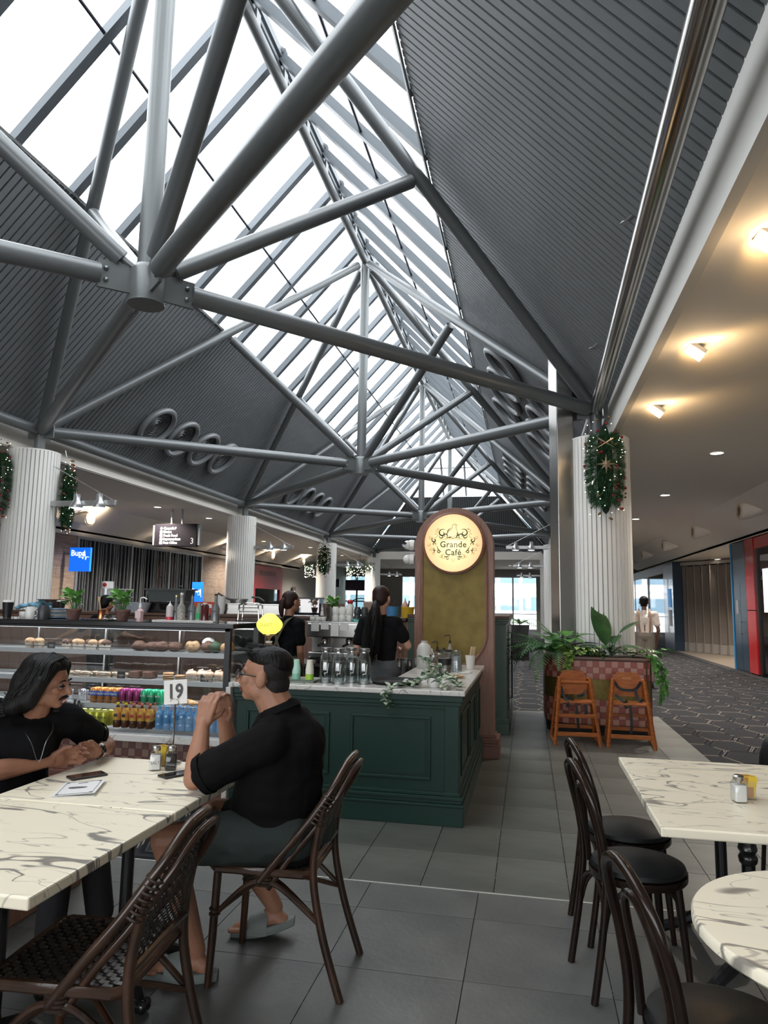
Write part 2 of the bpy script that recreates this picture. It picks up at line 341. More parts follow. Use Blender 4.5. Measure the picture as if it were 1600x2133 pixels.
# hipped far end
r = root('ceiling_far_hip'); mb = MB(); bk = MB()
def HP(x, t, off): return V((x, YEND-4.34*t, EZ+4.77*t)) + V((0, 4.77, 4.34)).normalized()*off
bk.add([HP(CX-HS-.3,-.03,.2), HP(CX+HS+.3,-.03,.2), HP(CX+HS*.5,.5,.2), HP(CX-HS*.5,.5,.2)], [(0,1,2,3)])
bk.build('plank_backing', PDARK, r)
x = CX-HS; cnt = 0
while x < CX+HS:
    t = min(.5, 1-abs(x+PW/2-CX)/HS)
    if t > .02:
        w = PW-.02; n_ = V((0,4.77,4.34)).normalized()*.022; p = [HP(x,-.03,.17), HP(x+w,-.03,.17), HP(x+w,t,.17), HP(x,t,.17)]
        MB().add(p+[q+n_ for q in p], [(0,1,2,3),(4,7,6,5),(0,4,5,1),(1,5,6,2),(2,6,7,3),(3,7,4,0)]).build('plank', PLANK, r)
    x += PW
struct('wall_near_end', MB().bb(-12, 6, -9.1, -8.95, 3.9, 9.6).bb(-16, 9, -9.1, -8.95, 0, .9), mat('end_gable', (.4,.4,.4), .8))  # out of view; low strip added to block light from behind the camera
# ---- skylight ----
sk = root('window_1'); BARM = mat('glazing_bar', (.13,.145,.16), .4, .4); PURM = mat('purlin_dark', (.03,.032,.045), .4, .3)
BS = S/8; y0b = 5.69-.20
kb = [y0b+BS*i for i in range(-13, 27)]
def slopebar(side, y, t0, t1, w, h, off):
    a = SP(side, t0, y, off); b = SP(side, t1, y, off); n_ = V((side*4.77,0,HS)).normalized()*h; q = V((0,w/2,0))
    return MB().add([a-q, a+q, b+q, b-q, a-q+n_, a+q+n_, b+q+n_, b-q+n_], [(0,3,2,1),(4,5,6,7),(0,1,5,4),(1,2,6,5),(2,3,7,6),(3,0,4,7)])
for side in (1, -1):
    mbar = slopebar(side, 0, .5, 1.055, .075, .13, .17)
    mbar.add(slopebar(side, 0, .5, 1.055, .12, .012, .165).v, [(0,3,2,1),(4,5,6,7),(0,1,5,4),(1,2,6,5),(2,3,7,6),(3,0,4,7)])
    mbar = mbar.mesh('glazing_bar', BARM)
    pm = []
    for t0, t1 in ((.5, .75), (.75, 1.06)):
        a = SP(side, t0, .08, .31); b = SP(side, t1, .08, .31); n_ = V((side*4.77,0,HS)).normalized()*.012; w = V((0, BS-.02, 0))
        pm.append(MB().quad(a, b, b+w, a+w).mesh('pane', SKYG))
    for y in kb:
        if y > 31.8: continue
        part('glazing_bar', mbar, sk, (0, y, 0))
        for m_ in pm: part('pane', m_, sk, (0, y-.07, 0))
    for y in (32.4, 33.2):
        slopebar(side, y, .5, min(1, (YEND-y)/4.34), .09, .16, .16).build('glazing_bar', BARM, sk)
    MB().add([SP(side,.5,31.9,.31), SP(side,1,31.9,.31), SP(side,.5,33.95,.31)], [(0,1,2)]).build('pane', SKYG, sk)
    MB().tube([SP(side,.75,-8.9,.21), SP(side,.75,32.9,.21)], .022, 6).build('purlin', PURM, sk)
for xx in (-1.65, -.55, .55, 1.65):
    t1 = 1-abs(xx)/HS; MB().tube([HP(CX+xx,.5,.25), HP(CX+xx,t1-.02,.25)], .05, 4).build('glazing_bar', BARM, sk)
MB().tube([HP(CX-1.1,.75,.25), HP(CX+1.1,.75,.25)], .025, 4).build('purlin', PURM, sk)
MB().add([HP(CX-HS*.5,.5,.3), HP(CX+HS*.5,.5,.3), HP(CX,1,.3)], [(0,1,2)]).build('pane', SKYG, sk)
for s_ in (1,-1): MB().tube([HP(CX+s_*HS*.5,.5,.25), HP(CX,1,.25)], .07, 4).build('hip_bar', BARM, sk)
MB().tube([(CX,-8.9,AZ+.33),(CX,31.9,AZ+.33)], .09, 4, sq=1).build('ridge_beam', BARM, sk)
MB().tube([(CX,-8.9,AZ+.20),(CX,31.8,AZ+.20)], .045, 4, sq=1).build('ridge_beam', BARM, sk)
# ---- steel trusses ----
def bolts(mb, c, ax, up, n=2):
    ax = V(ax).normalized(); side = ax.cross(V(up)).normalized()
    return mb
RBR = MB().box((0,0,0), (.05,.14,.22)).mesh('ridge_bracket', STEEL)
BLT = MB().sph((0,0,0), .022, 8).mesh('bolt', BOLT, True)
def truss(k, label):
    y = YH[k]; hub = V((CX, y, 4.48)); apex = V((CX, y, AZ)); R = thing('roof_truss', label, 'roof truss', (0,0,0), 0, 'steel roof trusses')
    ends = []
    for side in (1, -1):
        for dy in (-S/2, S/2):
            c = V((CX+side*HS, y+dy, EZ)); d = (c-hub).normalized()
            a = hub+d*.42; b = c-d*.16
            MB().tube([a, b], .095, 14).build('bottom_tube', STEEL, R, True)
            # gusset plate with bolts each end
            pl = MB(); M = d.to_track_quat('X', 'Z').to_matrix()
            pl.box(hub+d*.27, (.34,.03,.26), M=M)
            pl.build('gusset_plate', STEELL, R)
            for q in (-.055, .055):
                for s2 in (-1, 1): part('bolt', BLT, R, hub+d*.37+M@V((0, s2*.022, q)))
            # strut to skylight edge node
            nd = SP(side, .5, y+dy*.5, -.02); d2 = (nd-hub).normalized()
            MB().tube([hub+d2*.30, nd-d2*.12], .085, 14).build('strut_tube', STEEL, R, True)
            MB().tube([hub+d2*.12+V((0,0,.03)), hub+d2*.32], .035, 6).build('pin_joint', STEELL, R, True)
            # hip diagonal up the slope
            e0 = SP(side, 0, y+dy, 0); MB().tube([lerp(e0, apex, .02), lerp(e0, apex, .97)], .085, 14).build('hip_tube', STEEL, R, True)
    MB().tube([hub+V((0,0,.16)), apex-V((0,0,.05))], .10, 14).build('post', STEELL, R, True)
    MB().lathe([(.001,-.02),(.115,-.02),(.115,.02),(.001,.02)], hub+V((0,0,.15)), 18).build('post_flange', STEELL, R)
    MB().lathe([(.001,-.21),(.170,-.21),(.170,-.19),(.155,-.19),(.165,.10),(.12,.16),(.001,.16)], hub, 24).build('hub', STEELL, R, True)
    MB().lathe([(.001,-.12),(.10,-.12),(.10,.12),(.001,.12)], apex, 16).build('apex_joint', STEELL, R, True)
    if k < 4: MB().tube([apex+V((0,.1,-.02)), (CX, y+S-.1, AZ-.02)], .08, 12).build('ridge_tube', STEEL, R, True)
    if k < 4:
        for i in range(1, 8): part('ridge_bracket', RBR, R, (CX+.03, y+BS*i, AZ+.1))
    return R
for k, lb in enumerate(('steel roof truss behind the viewer, only its forward tubes showing at the top edge', 'nearest grey steel roof truss with round flat hub plate and bolted gussets at left',
    'second steel roof truss from the viewer, hub hanging above the drinks cabinet corner', 'third steel roof truss, hub just left of the round sign top', 'farthest steel roof truss under the hipped glass end')):
    truss(k, lb)
def eave(side, k, label):
    x = CX+side*HS; R = thing('eave_tube', label, 'steel tube', (0,0,0), 0, 'eave tubes'); y0 = YC[k] if k >= 0 else -7.3
    MB().tube([(x-(.15 if side > 0 and k == 0 else 0), y0+.12, EZ), (x, (YC[k+1] if k >= 0 else 1.34)-.12, EZ)], .085, 16).build('tube', CHROME if (side > 0 and k <= 0) else STEEL, R, True)
    return R
names = ['nearest', 'second', 'third', 'farthest']
for side in (1, -1):
    for k in range(4): eave(side, k, '%s %s eave tube running between column tops on the %s side' % (names[k], 'polished steel' if (k == 0 and side > 0) else 'grey steel', 'right' if side > 0 else 'left'))
# sprinkler heads on right slope
for (x, y), lb in (((.72, 8.35), 'small sprinkler head on the plank slope above the garland column'), ((.73, 5.52), 'small sprinkler head higher and nearer on the right plank slope')):
    p = SP(1, (CX+HS-x)/HS, y, .15); t = thing('sprinkler', lb, 'sprinkler', p, 0, 'roof sprinklers'); d = V((-4.77,0,-HS)).normalized()
    MB().tube([(0,0,0), d*.06], .018, 8).build('stem', BOLT, t, True); MB().lathe([(.001,0),(.035,0),(.035,.006),(.001,.006)], d*.08, 10).build('deflector', BOLT, t); MB().tube([d*.05+V((.02,0,0)), d*.08+V((.02,0,0))],.004,4).build('arm', BOLT, t)
# ---- round jet vents ----
VENTM = mat('vent_grey', (.26,.27,.28), .4, .2); VB = mat('vent_black', (.012,.013,.014), .7)
def vent(label, group):
    t = thing('round_vent', label, 'air vent', (0,0,0), 0, group)
    ring = MB(); n = 36; R0 = .42
    ring.tube([(R0*cos(2*pi*i/n), R0*sin(2*pi*i/n), -.05) for i in range(n)], .06, 8, closed=True); ring.build('rim', VENTM, t, True)
    MB().lathe([(.001,.06),(.40,.06),(.40,.0),(.405,-.05),(.39,-.05),(.38,.05),(.001,.05)], (0,0,0), 28).build('throat', VB, t, True)
    lv = MB()
    for i, rr in enumerate((.06, .12, .18, .24, .30, .35)):
        lv.ring([[V((q*cos(2*pi*k/24), q*sin(2*pi*k/24), zz)) for k in range(24)] for q, zz in ((rr, -.01), (rr+.028, .03), (rr+.022, .034), (rr-.004, -.006))], False, True)
    lv.build('louvre_rings', VENTM, t, True); return t
V0 = None
def place_vent(side, t_, y, label, group):
    global V0
    n_ = V((-side*4.77,0,-HS)).normalized()  # facing into the room
    p = SP(side, t_, y, .15); z = -n_; x_ = V((0,1,0)); y_ = z.cross(x_)
    M = Matrix(((x_.x,y_.x,z.x,p.x),(x_.y,y_.y,z.y,p.y),(x_.z,y_.z,z.z,p.z),(0,0,0,1)))
    if V0 is None: V0 = vent(label, group); V0.matrix_world = M
    else: dup(V0, M=M, label=label, group=group)
ordn = ['first', 'second', 'third', 'fourth']
for b_, (lb, ys) in enumerate((('nearer left row', (12.75, 13.8, 14.85, 15.9)), ('farther left row', (21.45, 22.5, 23.55, 24.6)))):
    for i, y in enumerate(ys): place_vent(-1, .14, y, '%s round air vent from the viewer in the %s on the plank slope' % (ordn[i], lb), 'round vents on the left slope')
for b_, (lb, ys) in enumerate((('near bay', (12.75, 13.8, 14.85, 15.9)), ('middle bay', (21.45, 22.5, 23.55, 24.6)), ('far bay', (29.9, 30.95)))):
    for row, t_ in (('lower', .16), ('upper', .33)):
        for i, y in enumerate(ys): place_vent(1, t_, y, '%s round air vent of the %s row, %s of the right slope' % (ordn[i], row, lb), 'round vents on the right slope')
# ---- columns ----
def column(x, y, ztop, label):
    t = thing('fluted_column', label, 'column', (x, y, 0), 0, 'white fluted columns')
    n = 40; ring = []
    for i in range(n):
        a = 2*pi*i/n; w = 2*pi/n
        for da, r in ((-.40*w, .378), (-.38*w, .40), (.38*w, .40), (.40*w, .378)): ring.append((r*cos(a+da), r*sin(a+da)))
    m = MB(); rings = [[V((p[0], p[1], z)) for p in ring] for z in (0, ztop)]; m.ring(rings, False); m.build('shaft', COLM, t)
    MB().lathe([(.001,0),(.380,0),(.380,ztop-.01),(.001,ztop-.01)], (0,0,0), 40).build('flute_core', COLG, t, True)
    MB().lathe([(.001,ztop-.02),(.401,ztop-.02),(.401,ztop+.0),(.001,ztop+.0)], (0,0,0), 48).build('cap_ring', COLM, t)
    sx = (CX+HS if x > CX else CX-HS)-x
    MB().tube([(sx, 0, ztop-.05), (sx, 0, EZ+.05)], .085, 14).build('steel_stub', STEEL, t, True)
    pl = MB(); pl.box((sx, 0, EZ-.02), (.5,.025,.2)).box((sx, 0, EZ-.02), (.025,.5,.2)); pl.build('node_plates', STEEL, t); return t
cl = [('nearest left white fluted column, garlands hanging on both sides', 1), ('second left white fluted column with no garland', 2), ('third left white fluted column with one small garland', 3), ('farthest left white fluted column', 4)]
for lb, k in cl: column(-7.95, YC[k], 3.93, lb)
cl = [('large white fluted column rising out of the checkered planter', 1), ('second right white fluted column, beyond the stainless pillar', 2), ('third right white fluted column', 3), ('farthest right white fluted column', 4)]
for lb, k in cl: column(.99, YC[k], 3.86, lb)
# stainless pillar
t = thing('stainless_pillar', 'tall reflective stainless steel pillar beside the planter column', 'pillar', (.475, 10.05, 0), radians(14))
MB().bb(-.115,.115,-.20,.20,0,5.35).build('cladding', SSTEEL, t, bevel=.012)
MB().bb(-.12,.12,-.205,.205,0,.12).build('plinth', BLACKM, t)
# ---- walls ----
STONE = mat('travertine', (.17,.125,.095), .6, col2=(.25,.19,.15), nscale=3, stretch=(1,1,9), bump=.1, bscale=30)
GREYW = mat('grey_wall', (.30,.29,.27), .7); DKW = mat('dark_interior', (.02,.02,.022), .6)
XL = -11.95
wl_ = struct('wall_left', MB().bb(XL-.2, XL, -9, 15.9, 0, 3.3).bb(XL-4, XL, 15.7, 34.5, 3.35, 3.45).bb(XL-.2, XL, 26.7, 29.6, 0, 3.3).bb(XL-.2, XL, 33.3, 46, 0, 3.9).bb(XL-2.6, XL-2.5, 15.9, 26, 0, 3.3).bb(XL-1.6, XL-1.5, 29.0, 34, 0, 3.3), GREYW)  # slab over the shops is added to shut out sky light
def stonewall(y0, y1):
    z = 0; row = 0
    while z < 3.28:
        h = min(.3, 3.28-z); y = y0-(.3 if row % 2 else 0)
        while y < y1:
            a, b = max(y, y0), min(y+.6, y1)
            if b-a > .05: MB().bb(XL-.1, XL+.02, a+.002, b-.002, z+.002, z+h-.002).build('stone_slab', STONE, wl_)
            y += .6
        z += .3; row += 1
stonewall(15.9, 17.0); stonewall(24.5, 26.7)
struct('trim_3', MB().bb(XL, XL+.06, -9, 36, 3.24, 3.30), WHITE)
# bar shutter on left shop
sh = thing('folding_shutter', 'dark shop shutter of thin vertical metal bars, left wall', 'shutter'); BARS = mat('shutter_bar', (.26,.27,.28), .35, .7)
MB().bb(XL-.9, XL-.8, 17.0, 24.5, 0, 3.25).build('dark_interior', DKW, sh)
for q in range(9): MB().bb(XL-.79, XL-.78, 17.4+.5*q, 17.5+.5*q, .6+.2*(q%3), 1.8+.3*(q%2)).build('blurred_stock', mat('dim_stock', (.12,.13,.16), .5), sh)
mbar = MB().bb(-.02,.02,-.012,.012,.02,3.2).mesh('bar', BARS); y = 17.05; i = 0
while y < 24.5:
    part('bar', mbar, sh, (XL-.02+.03*sin(i*1.3), y, 0)); y += .155; i += 1
for y in (17.02, 19.7, 22.05, 24.48): MB().bb(XL-.05, XL+.05, y-.05, y+.05, 0, 3.25).build('post', BARS, sh)
MB().bb(XL-.06, XL+.04, 17.0, 24.5, 3.17, 3.25).build('head_rail', BARS, sh)
po = thing('face_poster', 'large dark poster of a face behind the shutter bars', 'poster', (XL-.5, 22.9, 0))
MB().bb(-.02, 0, -.95, .95, .8, 3.1).build('sheet', mat('poster_print', (.03,.022,.02), .6, col2=(.20,.11,.08), nscale=1.3), po)
fc = MB().sph((.015, -.35, 2.2), (.012,.42,.7), 16); fc.build('printed_face', mat('poster_face', (.30,.16,.11), .6, col2=(.45,.27,.20), nscale=2.5), po, True)
pe = MB().bb(.026,.03,-.62,-.42,2.32,2.36).bb(.026,.03,-.3,-.08,2.32,2.36).bb(.026,.03,-.4,-.32,2.0,2.25).bb(.026,.03,-.5,-.22,1.84,1.88); pe.build('printed_features', BLACKM, po)
# blue sign screen
bs = thing('blue_sign', 'bright blue lit sign panel with white heartbeat line, beside the left column', 'sign', (-11.45, 16.45, 0))
BLUE = emis('blue_screen', (.005,.13,.75), 1.0); WEM = emis('white_sign_print', (1,1,1), 1.1)
MB().bb(-.30,.30,0,.08,2.26,2.88).build('case', BLUE, bs, bevel=.006); MB().bb(-.6,-.30,.02,.06,2.7,2.75).build('bracket', BARS, bs)
text('lettering', 'Bupa', .21, WEM, bs, (-.05,-.006,2.73), bold=.003)
MB().tube([(-.02,-.006,2.63),(.07,-.006,2.63),(.10,-.006,2.58),(.14,-.006,2.80),(.18,-.006,2.56),(.21,-.006,2.64),(.27,-.006,2.63)], .009, 5).build('heartbeat_line', WEM, bs)
b2 = thing('blue_sign', 'small bright blue counter sign seen over the back bench', 'sign', (-9.6, 19.5, 0)); MB().bb(-.17,.17,0,.04,1.45,2.1).build('case', BLUE, b2); text('lettering', 'Bupa', .15, WEM, b2, (-.02,-.006,1.85)); MB().bb(-.03,.03,0,.04,0,1.45).build('stand', BLACK, b2)
MB().tube([(.02,-.006,1.72),(.07,-.006,1.72),(.10,-.006,1.90),(.13,-.006,1.66)], .008, 5).build('heartbeat_line', WEM, b2)
# red shop
REDM = mat('red_sign', (.22,.012,.016), .35); rs = thing('red_shopfront', 'dark red shopfront with glass below, far left wall', 'shopfront')
MB().bb(XL-.05, XL+.06, 29.6, 33.3, 2.15, 3.2).build('sign_band', REDM, rs); MB().bb(XL-.05, XL+.06, 33.0, 33.3, 0, 2.15).build('post', REDM, rs); MB().bb(XL-.05, XL+.06, 29.6, 29.8, 0, 2.15).build('post', REDM, rs)
MB().bb(XL-.02, XL-.01, 29.8, 33.0, 0, 2.15).build('glass', SHOPG, rs); MB().bb(XL-.4, XL-.35, 31.4, 32.6, .9, 1.9).build('poster', mat('dim_red', (.12,.03,.03), .6), rs)
lb_ = MB()
for q in range(9): lb_.bb(XL+.06, XL+.065, 30.3+.24*q, 30.42+.24*q, 2.76, 2.96)
lb_.build('blurred_lettering', mat('dark_letter', (.06,.008,.01), .5), rs, kind='stuff')
# notice on grey wall
nt = thing('wall_notice', 'small brown notice plate on the grey wall right of the red shopfront', 'notice', (XL+.1, 35.0, 0)); MB().bb(0,.03,-.25,.25,1.75,2.35).build('plate', mat('brown_plate', (.09,.06,.05), .5), nt); MB().bb(.03,.035,-.08,.08,1.95,2.15).build('print', PAPER, nt)
# ---- end wall, y = 46 ----
YE = 46.0; FR = mat('window_frame', (.32,.33,.33), .4, .5); FRD = mat('window_frame_dark', (.03,.03,.032), .4)
ew = struct('wall_end', MB().bb(-16, 9, YE, YE+.2, 3.42, 3.95).bb(-10.0, -8.15, YE, YE+.2, 0, 3.5).bb(-6.9, -2.25, YE, YE+.2, 0, 3.5).bb(.55, 1.0, YE, YE+.2, 0, 3.5).bb(4.6, 9, YE, YE+.2, 0, 3.5), GREYW)
def glazing(n, x0, x1, ms, m=FR, z0=0, z1=3.42, trans=()):
    w = root('window_%d' % n); MB().quad((x0,YE+.1,z0),(x1,YE+.1,z0),(x1,YE+.1,z1),(x0,YE+.1,z1)).build('pane', SHOPG if m is FRD else GLASS, w)
    for x in (x0, x1, *ms): MB().bb(x-.05, x+.05, YE+.02, YE+.16, z0, z1).build('mullion', m, w)
    for z in (z0+.04, z1-.04, *trans): MB().bb(x0, x1, YE+.03, YE+.15, z-.04, z+.04).build('transom', m, w)
    return w
glazing(2, -2.25, .55, (-.95,)); glazing(3, 1.0, 4.6, (2.2, 3.4)); glazing(4, -8.15, -6.9, ()); 
w5 = glazing(5, -15.8, -10.0, (-14.2, -12.6, -11.2), FRD, trans=(2.6, 1.7))
for cx in (-13.4, -10.9): MB().tube([(cx+1.0*cos(a*pi/12), YE+.0, .9+1.0*sin(a*pi/12)) for a in range(13)], .035, 6).build('arched_frame', FRD, w5)
sg = thing('hanging_fascia_sign', 'black hanging sign with white ring symbol in the far dark shopfront', 'sign', (-13.2, YE-3, 0)); MB().bb(-1.6,1.6,0,.15,2.55,3.05).build('board', BLACK, sg)
MB().tube([(-.55+.17*cos(a*pi/10), -.02, 2.8+.17*sin(a*pi/10)) for a in range(20)], .05, 6, closed=True).build('ring_symbol', WEM, sg); text('lettering', 'Depart', .3, WEM, sg, (.55,-.02,2.8), bold=.01)
MB().tube([(-1.45+.15*cos(a*pi/10), -.02, 2.8+.15*sin(a*pi/10)) for a in range(20)], .04, 6, closed=True).build('ring_symbol', WEM, sg)
for x in (-1.2, 1.2): MB().bb(x-.02,x+.02,.05,.1,3.05,3.86).build('hanger', BLACK, sg)
sg = thing('purple_fascia_sign', 'plain dark purple sign board right of the third column, far end', 'sign', (-10.6, YE-3, 0)); MB().bb(-.6,.8,0,.12,2.35,3.0).build('board', mat('purple_board', (.02,.012,.03), .5), sg); MB().bb(.0,.04,.05,.1,3.0,3.86).build('hanger', BLACK, sg)
# outdoors: pale building with window bands, street
BW = mat('white_render', (.85,.86,.88), .7); BG = mat('blue_window', (.16,.25,.32), .2)
ob = thing('office_building', 'white building with rows of blue windows outside the end glazing', 'building', (0, 75, 0)); MB().bb(-34, 22, 0, 8, -1, 14).build('wall', BW, ob)
wm = MB().bb(-.95,.95,-.05,.05,-.7,.7).mesh('window', BG)
for fz in (1.8, 4.6, 7.4, 10.2):
    for i in range(-14, 9): part('window', wm, ob, (i*2.3+.4, -.03, fz))
for fz in (3.2, 6.0, 8.8, 11.6): MB().bb(-34, 22, -.4, 0, fz-.1, fz+.1).build('ledge', BW, ob)
struct('floor_outside', MB().bb(-60, 60, 46.3, 140, -.3, -.02), mat('pale_paving', (.5,.5,.48), .8))
bf = thing('balustrade', 'black metal railing outside the end windows', 'railing', (0, 49, 0))
for x in [-3.2+.13*i for i in range(70)]: MB().bb(x-.01,x+.01,-.01,.01,0,1.0).build('baluster', FRD, bf)
MB().bb(-3.3,6,-.03,.03,1.0,1.05).build('rail', FRD, bf)
# ---- right wall ----
XR = 5.35; NAVY = mat('navy_panel', (.014,.035,.065), .3, coat=.4); DTEAL = mat('dark_teal_glass', (.03,.07,.075), .15)
struct('wall_right', MB().bb(XR, XR+.2, -9, 12.5, 0, 3.4).bb(8.0, 8.2, 12, 47, 0, 3.4), GREYW)
gl_ = root('window_6'); MB().quad((XR,30.0,0),(XR,46,0),(XR,46,3.3),(XR,30.0,3.3)).build('pane', SHOPG, gl_)
MB().bb(XR+1.5, XR+1.6, 30, 46, 0, 3.3).build('dark_interior', DTEAL, gl_)
for y in (30.0, 34, 38, 42): MB().bb(XR-.02, XR+.04, y-.03, y+.03, 0, 3.3).build('mullion', FR, gl_)
MB().bb(XR-.03, XR+.05, 30, 46, 2.95, 3.3).build('head', mat('grey_head', (.25,.27,.27), .5), gl_)
nv = thing('navy_portal', 'dark navy blue shop portal left of the bronze shutter', 'shop portal'); MB().bb(XR-.05, XR+.5, 28.2, 30.0, 0, 3.3).build('panel', NAVY, nv); MB().bb(XR-.05, 6.1, 28.1, 28.2, 0, 3.3).build('side_panel', NAVY, nv)
MB().bb(XR-.07, XR-.05, 28.5, 28.9, .9, 1.5).build('notice', PAPER, nv); MB().bb(XR-.07,XR-.05,28.5,29.0,1.6,2.3).build('blue_figure', emis('blue_figure', (.03,.2,.5), .5), nv)
# bronze folding shutter
BRZ = mat('bronze_shutter', (.235,.195,.165), .4, .3); BRZL = mat('bronze_shutter_light', (.42,.38,.34), .35, .4)
fs = thing('bronze_shutter', 'beige bronze folding shutter closing the recessed shop on the right', 'shutter'); a = V((5.6,28.2,0)); b = V((8.0,23.7,0)); dv = (b-a); n = 26; pn = []
pnm = None
for i in range(n):
    p = a+dv*(i/n); q = a+dv*((i+1)/n); of = V((-.07,-.04,0))*(1 if i % 2 else -1)
    p = p-of*.5+V((0,0,.0)); q = q+of*.5; d_ = q-p; M = Matrix.Translation((p+q)/2) @ Matrix.Rotation(atan2(d_.y, d_.x), 4, 'Z')
    if pnm is None: pnm = MB().bb(-d_.length/2, d_.length/2, -.01, .01, .36, 3.1).mesh('panel', BRZ); pk = MB().bb(-d_.length/2, d_.length/2, -.012, .012, .02, .35).mesh('kick_panel', BRZL); ps = MB().bb(-d_.length/2-.012, -d_.length/2+.012, -.02, .02, .0, 3.2).mesh('stile', BRZL)
    part('panel', pnm, fs, M=M); part('kick_panel', pk, fs, M=M); part('stile', ps, fs, M=M)
MB().box(((a+b)/2+V((0,0,3.2))), (dv.length, .12, .12), rz=atan2(dv.y, dv.x)).build('head_track', BRZL, fs)
for f_, z0, z1 in ((.72, 2.2, 2.6), (.74, 1.1, 1.7)): p = a+dv*f_+V((-.12,-.07,0)); MB().box(p+V((0,0,(z0+z1)/2)), (.12,.01,z1-z0), rz=atan2(dv.y,dv.x)).build('light_slot', emis('lit_slot', (1,.95,.8), 1.), fs)
struct('floor_threshold', MB().add([(5.3,28.2,.01),(5.3,20.4,.01),(8,20.4,.01),(8,23.7,.01),(5.6,28.2,.01)], [(0,1,2,3,4)]), mat('beige_tile', (.30,.245,.19), .3))
struct('baseboard_right', MB().bb(5.05, 5.3, 12, 46, 0, .015), mat('dark_border', (.03,.03,.033), .8))
# blue door panel and red shop
bd = thing('blue_service_door', 'tall dark blue cupboard doors with handle between the shutter and the red shop', 'door'); MB().bb(XR-.03, 6.3, 19.0, 20.25, 0, 3.28).build('carcass', NAVY, bd)
for y0_, y1_ in ((19.05,19.55),(19.57,20.1)): MB().bb(XR-.05, XR-.03, y0_, y1_, .05, 2.2).build('door_leaf', NAVY, bd)
MB().bb(XR-.05, XR-.03, 19.05, 20.1, 2.22, 3.2).build('upper_panel', NAVY, bd)
MB().bb(XR-.055, XR+.9, 20.25, 20.33, 0, 3.28).build('light_blue_edge', mat('sky_blue_edge', (.03,.24,.5), .4), bd)
MB().tube([(XR-.05,19.5,.95),(XR-.12,19.5,.95),(XR-.12,19.5,1.25),(XR-.05,19.5,1.25)], .015, 6).build('handle', BARS, bd); MB().bb(XR-.056,XR-.05,19.75,19.95,1.45,1.8).build('notice', mat('grey_notice', (.3,.3,.32), .5), bd)
REDG = mat('red_gloss', (.50,.012,.012), .18, coat=.6); rr_ = thing('red_shop', 'glossy red glass shopfront at the right edge', 'shopfront')
MB().bb(XR-.06, XR+.5, 18.35, 19.0, 1.55, 3.28).build('red_pier', REDG, rr_); MB().bb(XR-.06, XR+.5, 18.35, 19.0, .04, 1.53).build('red_pier', REDG, rr_)
MB().bb(XR+.02, XR+.04, 12.5, 18.3, .1, 3.0).build('glass', glassmat('red_glass', (.55,.02,.02), .25), rr_); MB().bb(XR+.1, XR+1.9, 12.5, 18.3, 0, 3.1).build('dark_red_interior', mat('deep_red', (.16,.008,.01), .4), rr_)
MB().bb(XR-.02, XR+.1, 18.22, 18.35, 0, 3.28).build('black_post', BLACK, rr_); MB().bb(XR-.03,XR+.03,16.8,17.8,1.5,2.5).build('white_poster', emis('lit_poster', (.85,.88,.9), .8), rr_); MB().bb(XR-.03,XR+.06,12.5,18.3,3.0,3.28).build('head', REDG, rr_)
# ---- ceiling fittings ----
def downlight(x, y, z, lb):
    t = thing('downlight', lb, 'ceiling light', (x, y, z), 0, 'recessed ceiling lights'); MB().lathe([(.001,-.004),(.09,-.004),(.09,.0),(.001,.0)], (0,0,0), 16).build('lens', DOWN, t); MB().tube([(.10*cos(a*pi/8),.10*sin(a*pi/8),-.004) for a in range(16)], .012, 5, closed=True).build('rim', WHITE, t)
    ld = bpy.data.lights.new('downlight', 'SPOT'); ld.energy = 1000 if x < -7 else 480; ld.color = (1,.90,.78); ld.spot_size = radians(140); ld.spot_blend = .5; ld.shadow_soft_size = .08; lo = bpy.data.objects.new('lamp_light', ld); COL.objects.link(lo); lo.parent = t; lo.location = (0,0,-.03); return t
dn = ['nearest', 'second', 'third', 'fourth', 'fifth']
for i, y in enumerate((11.1, 15.2, 19.3, 23.4)): downlight(2.78, y, ZR, '%s round downlight in the right aisle ceiling' % dn[i])
for (x, y), lb in (((-9.1, 19.0), 'round downlight behind the direction sign, right of its hangers'), ((-9.4, 16.6), 'round downlight in the left aisle just above the direction sign'), ((-10.3, 26.5), 'round downlight in the left ceiling beyond the second column'), ((-9.3, 29.5), 'round downlight in the left ceiling near the third column'), ((-9.2, 34.5), 'farthest round downlight of the left aisle')): downlight(x, y, ZL, lb)
for (x, y), lb in (((-3.8, 41), 'left one of two far downlights beside the sign tower'), ((-1.0, 41), 'right one of two far downlights beside the sign tower')): downlight(x, y, 3.86, lb)
for i, (x, y) in enumerate(((6.5, 26.5), (6.9, 22.5), (6.2,16.0))): downlight(x, y, 3.30, ('small downlight over the left end of the bronze shutter', 'small downlight over the right end of the bronze shutter', 'small downlight inside the red shop')[i])
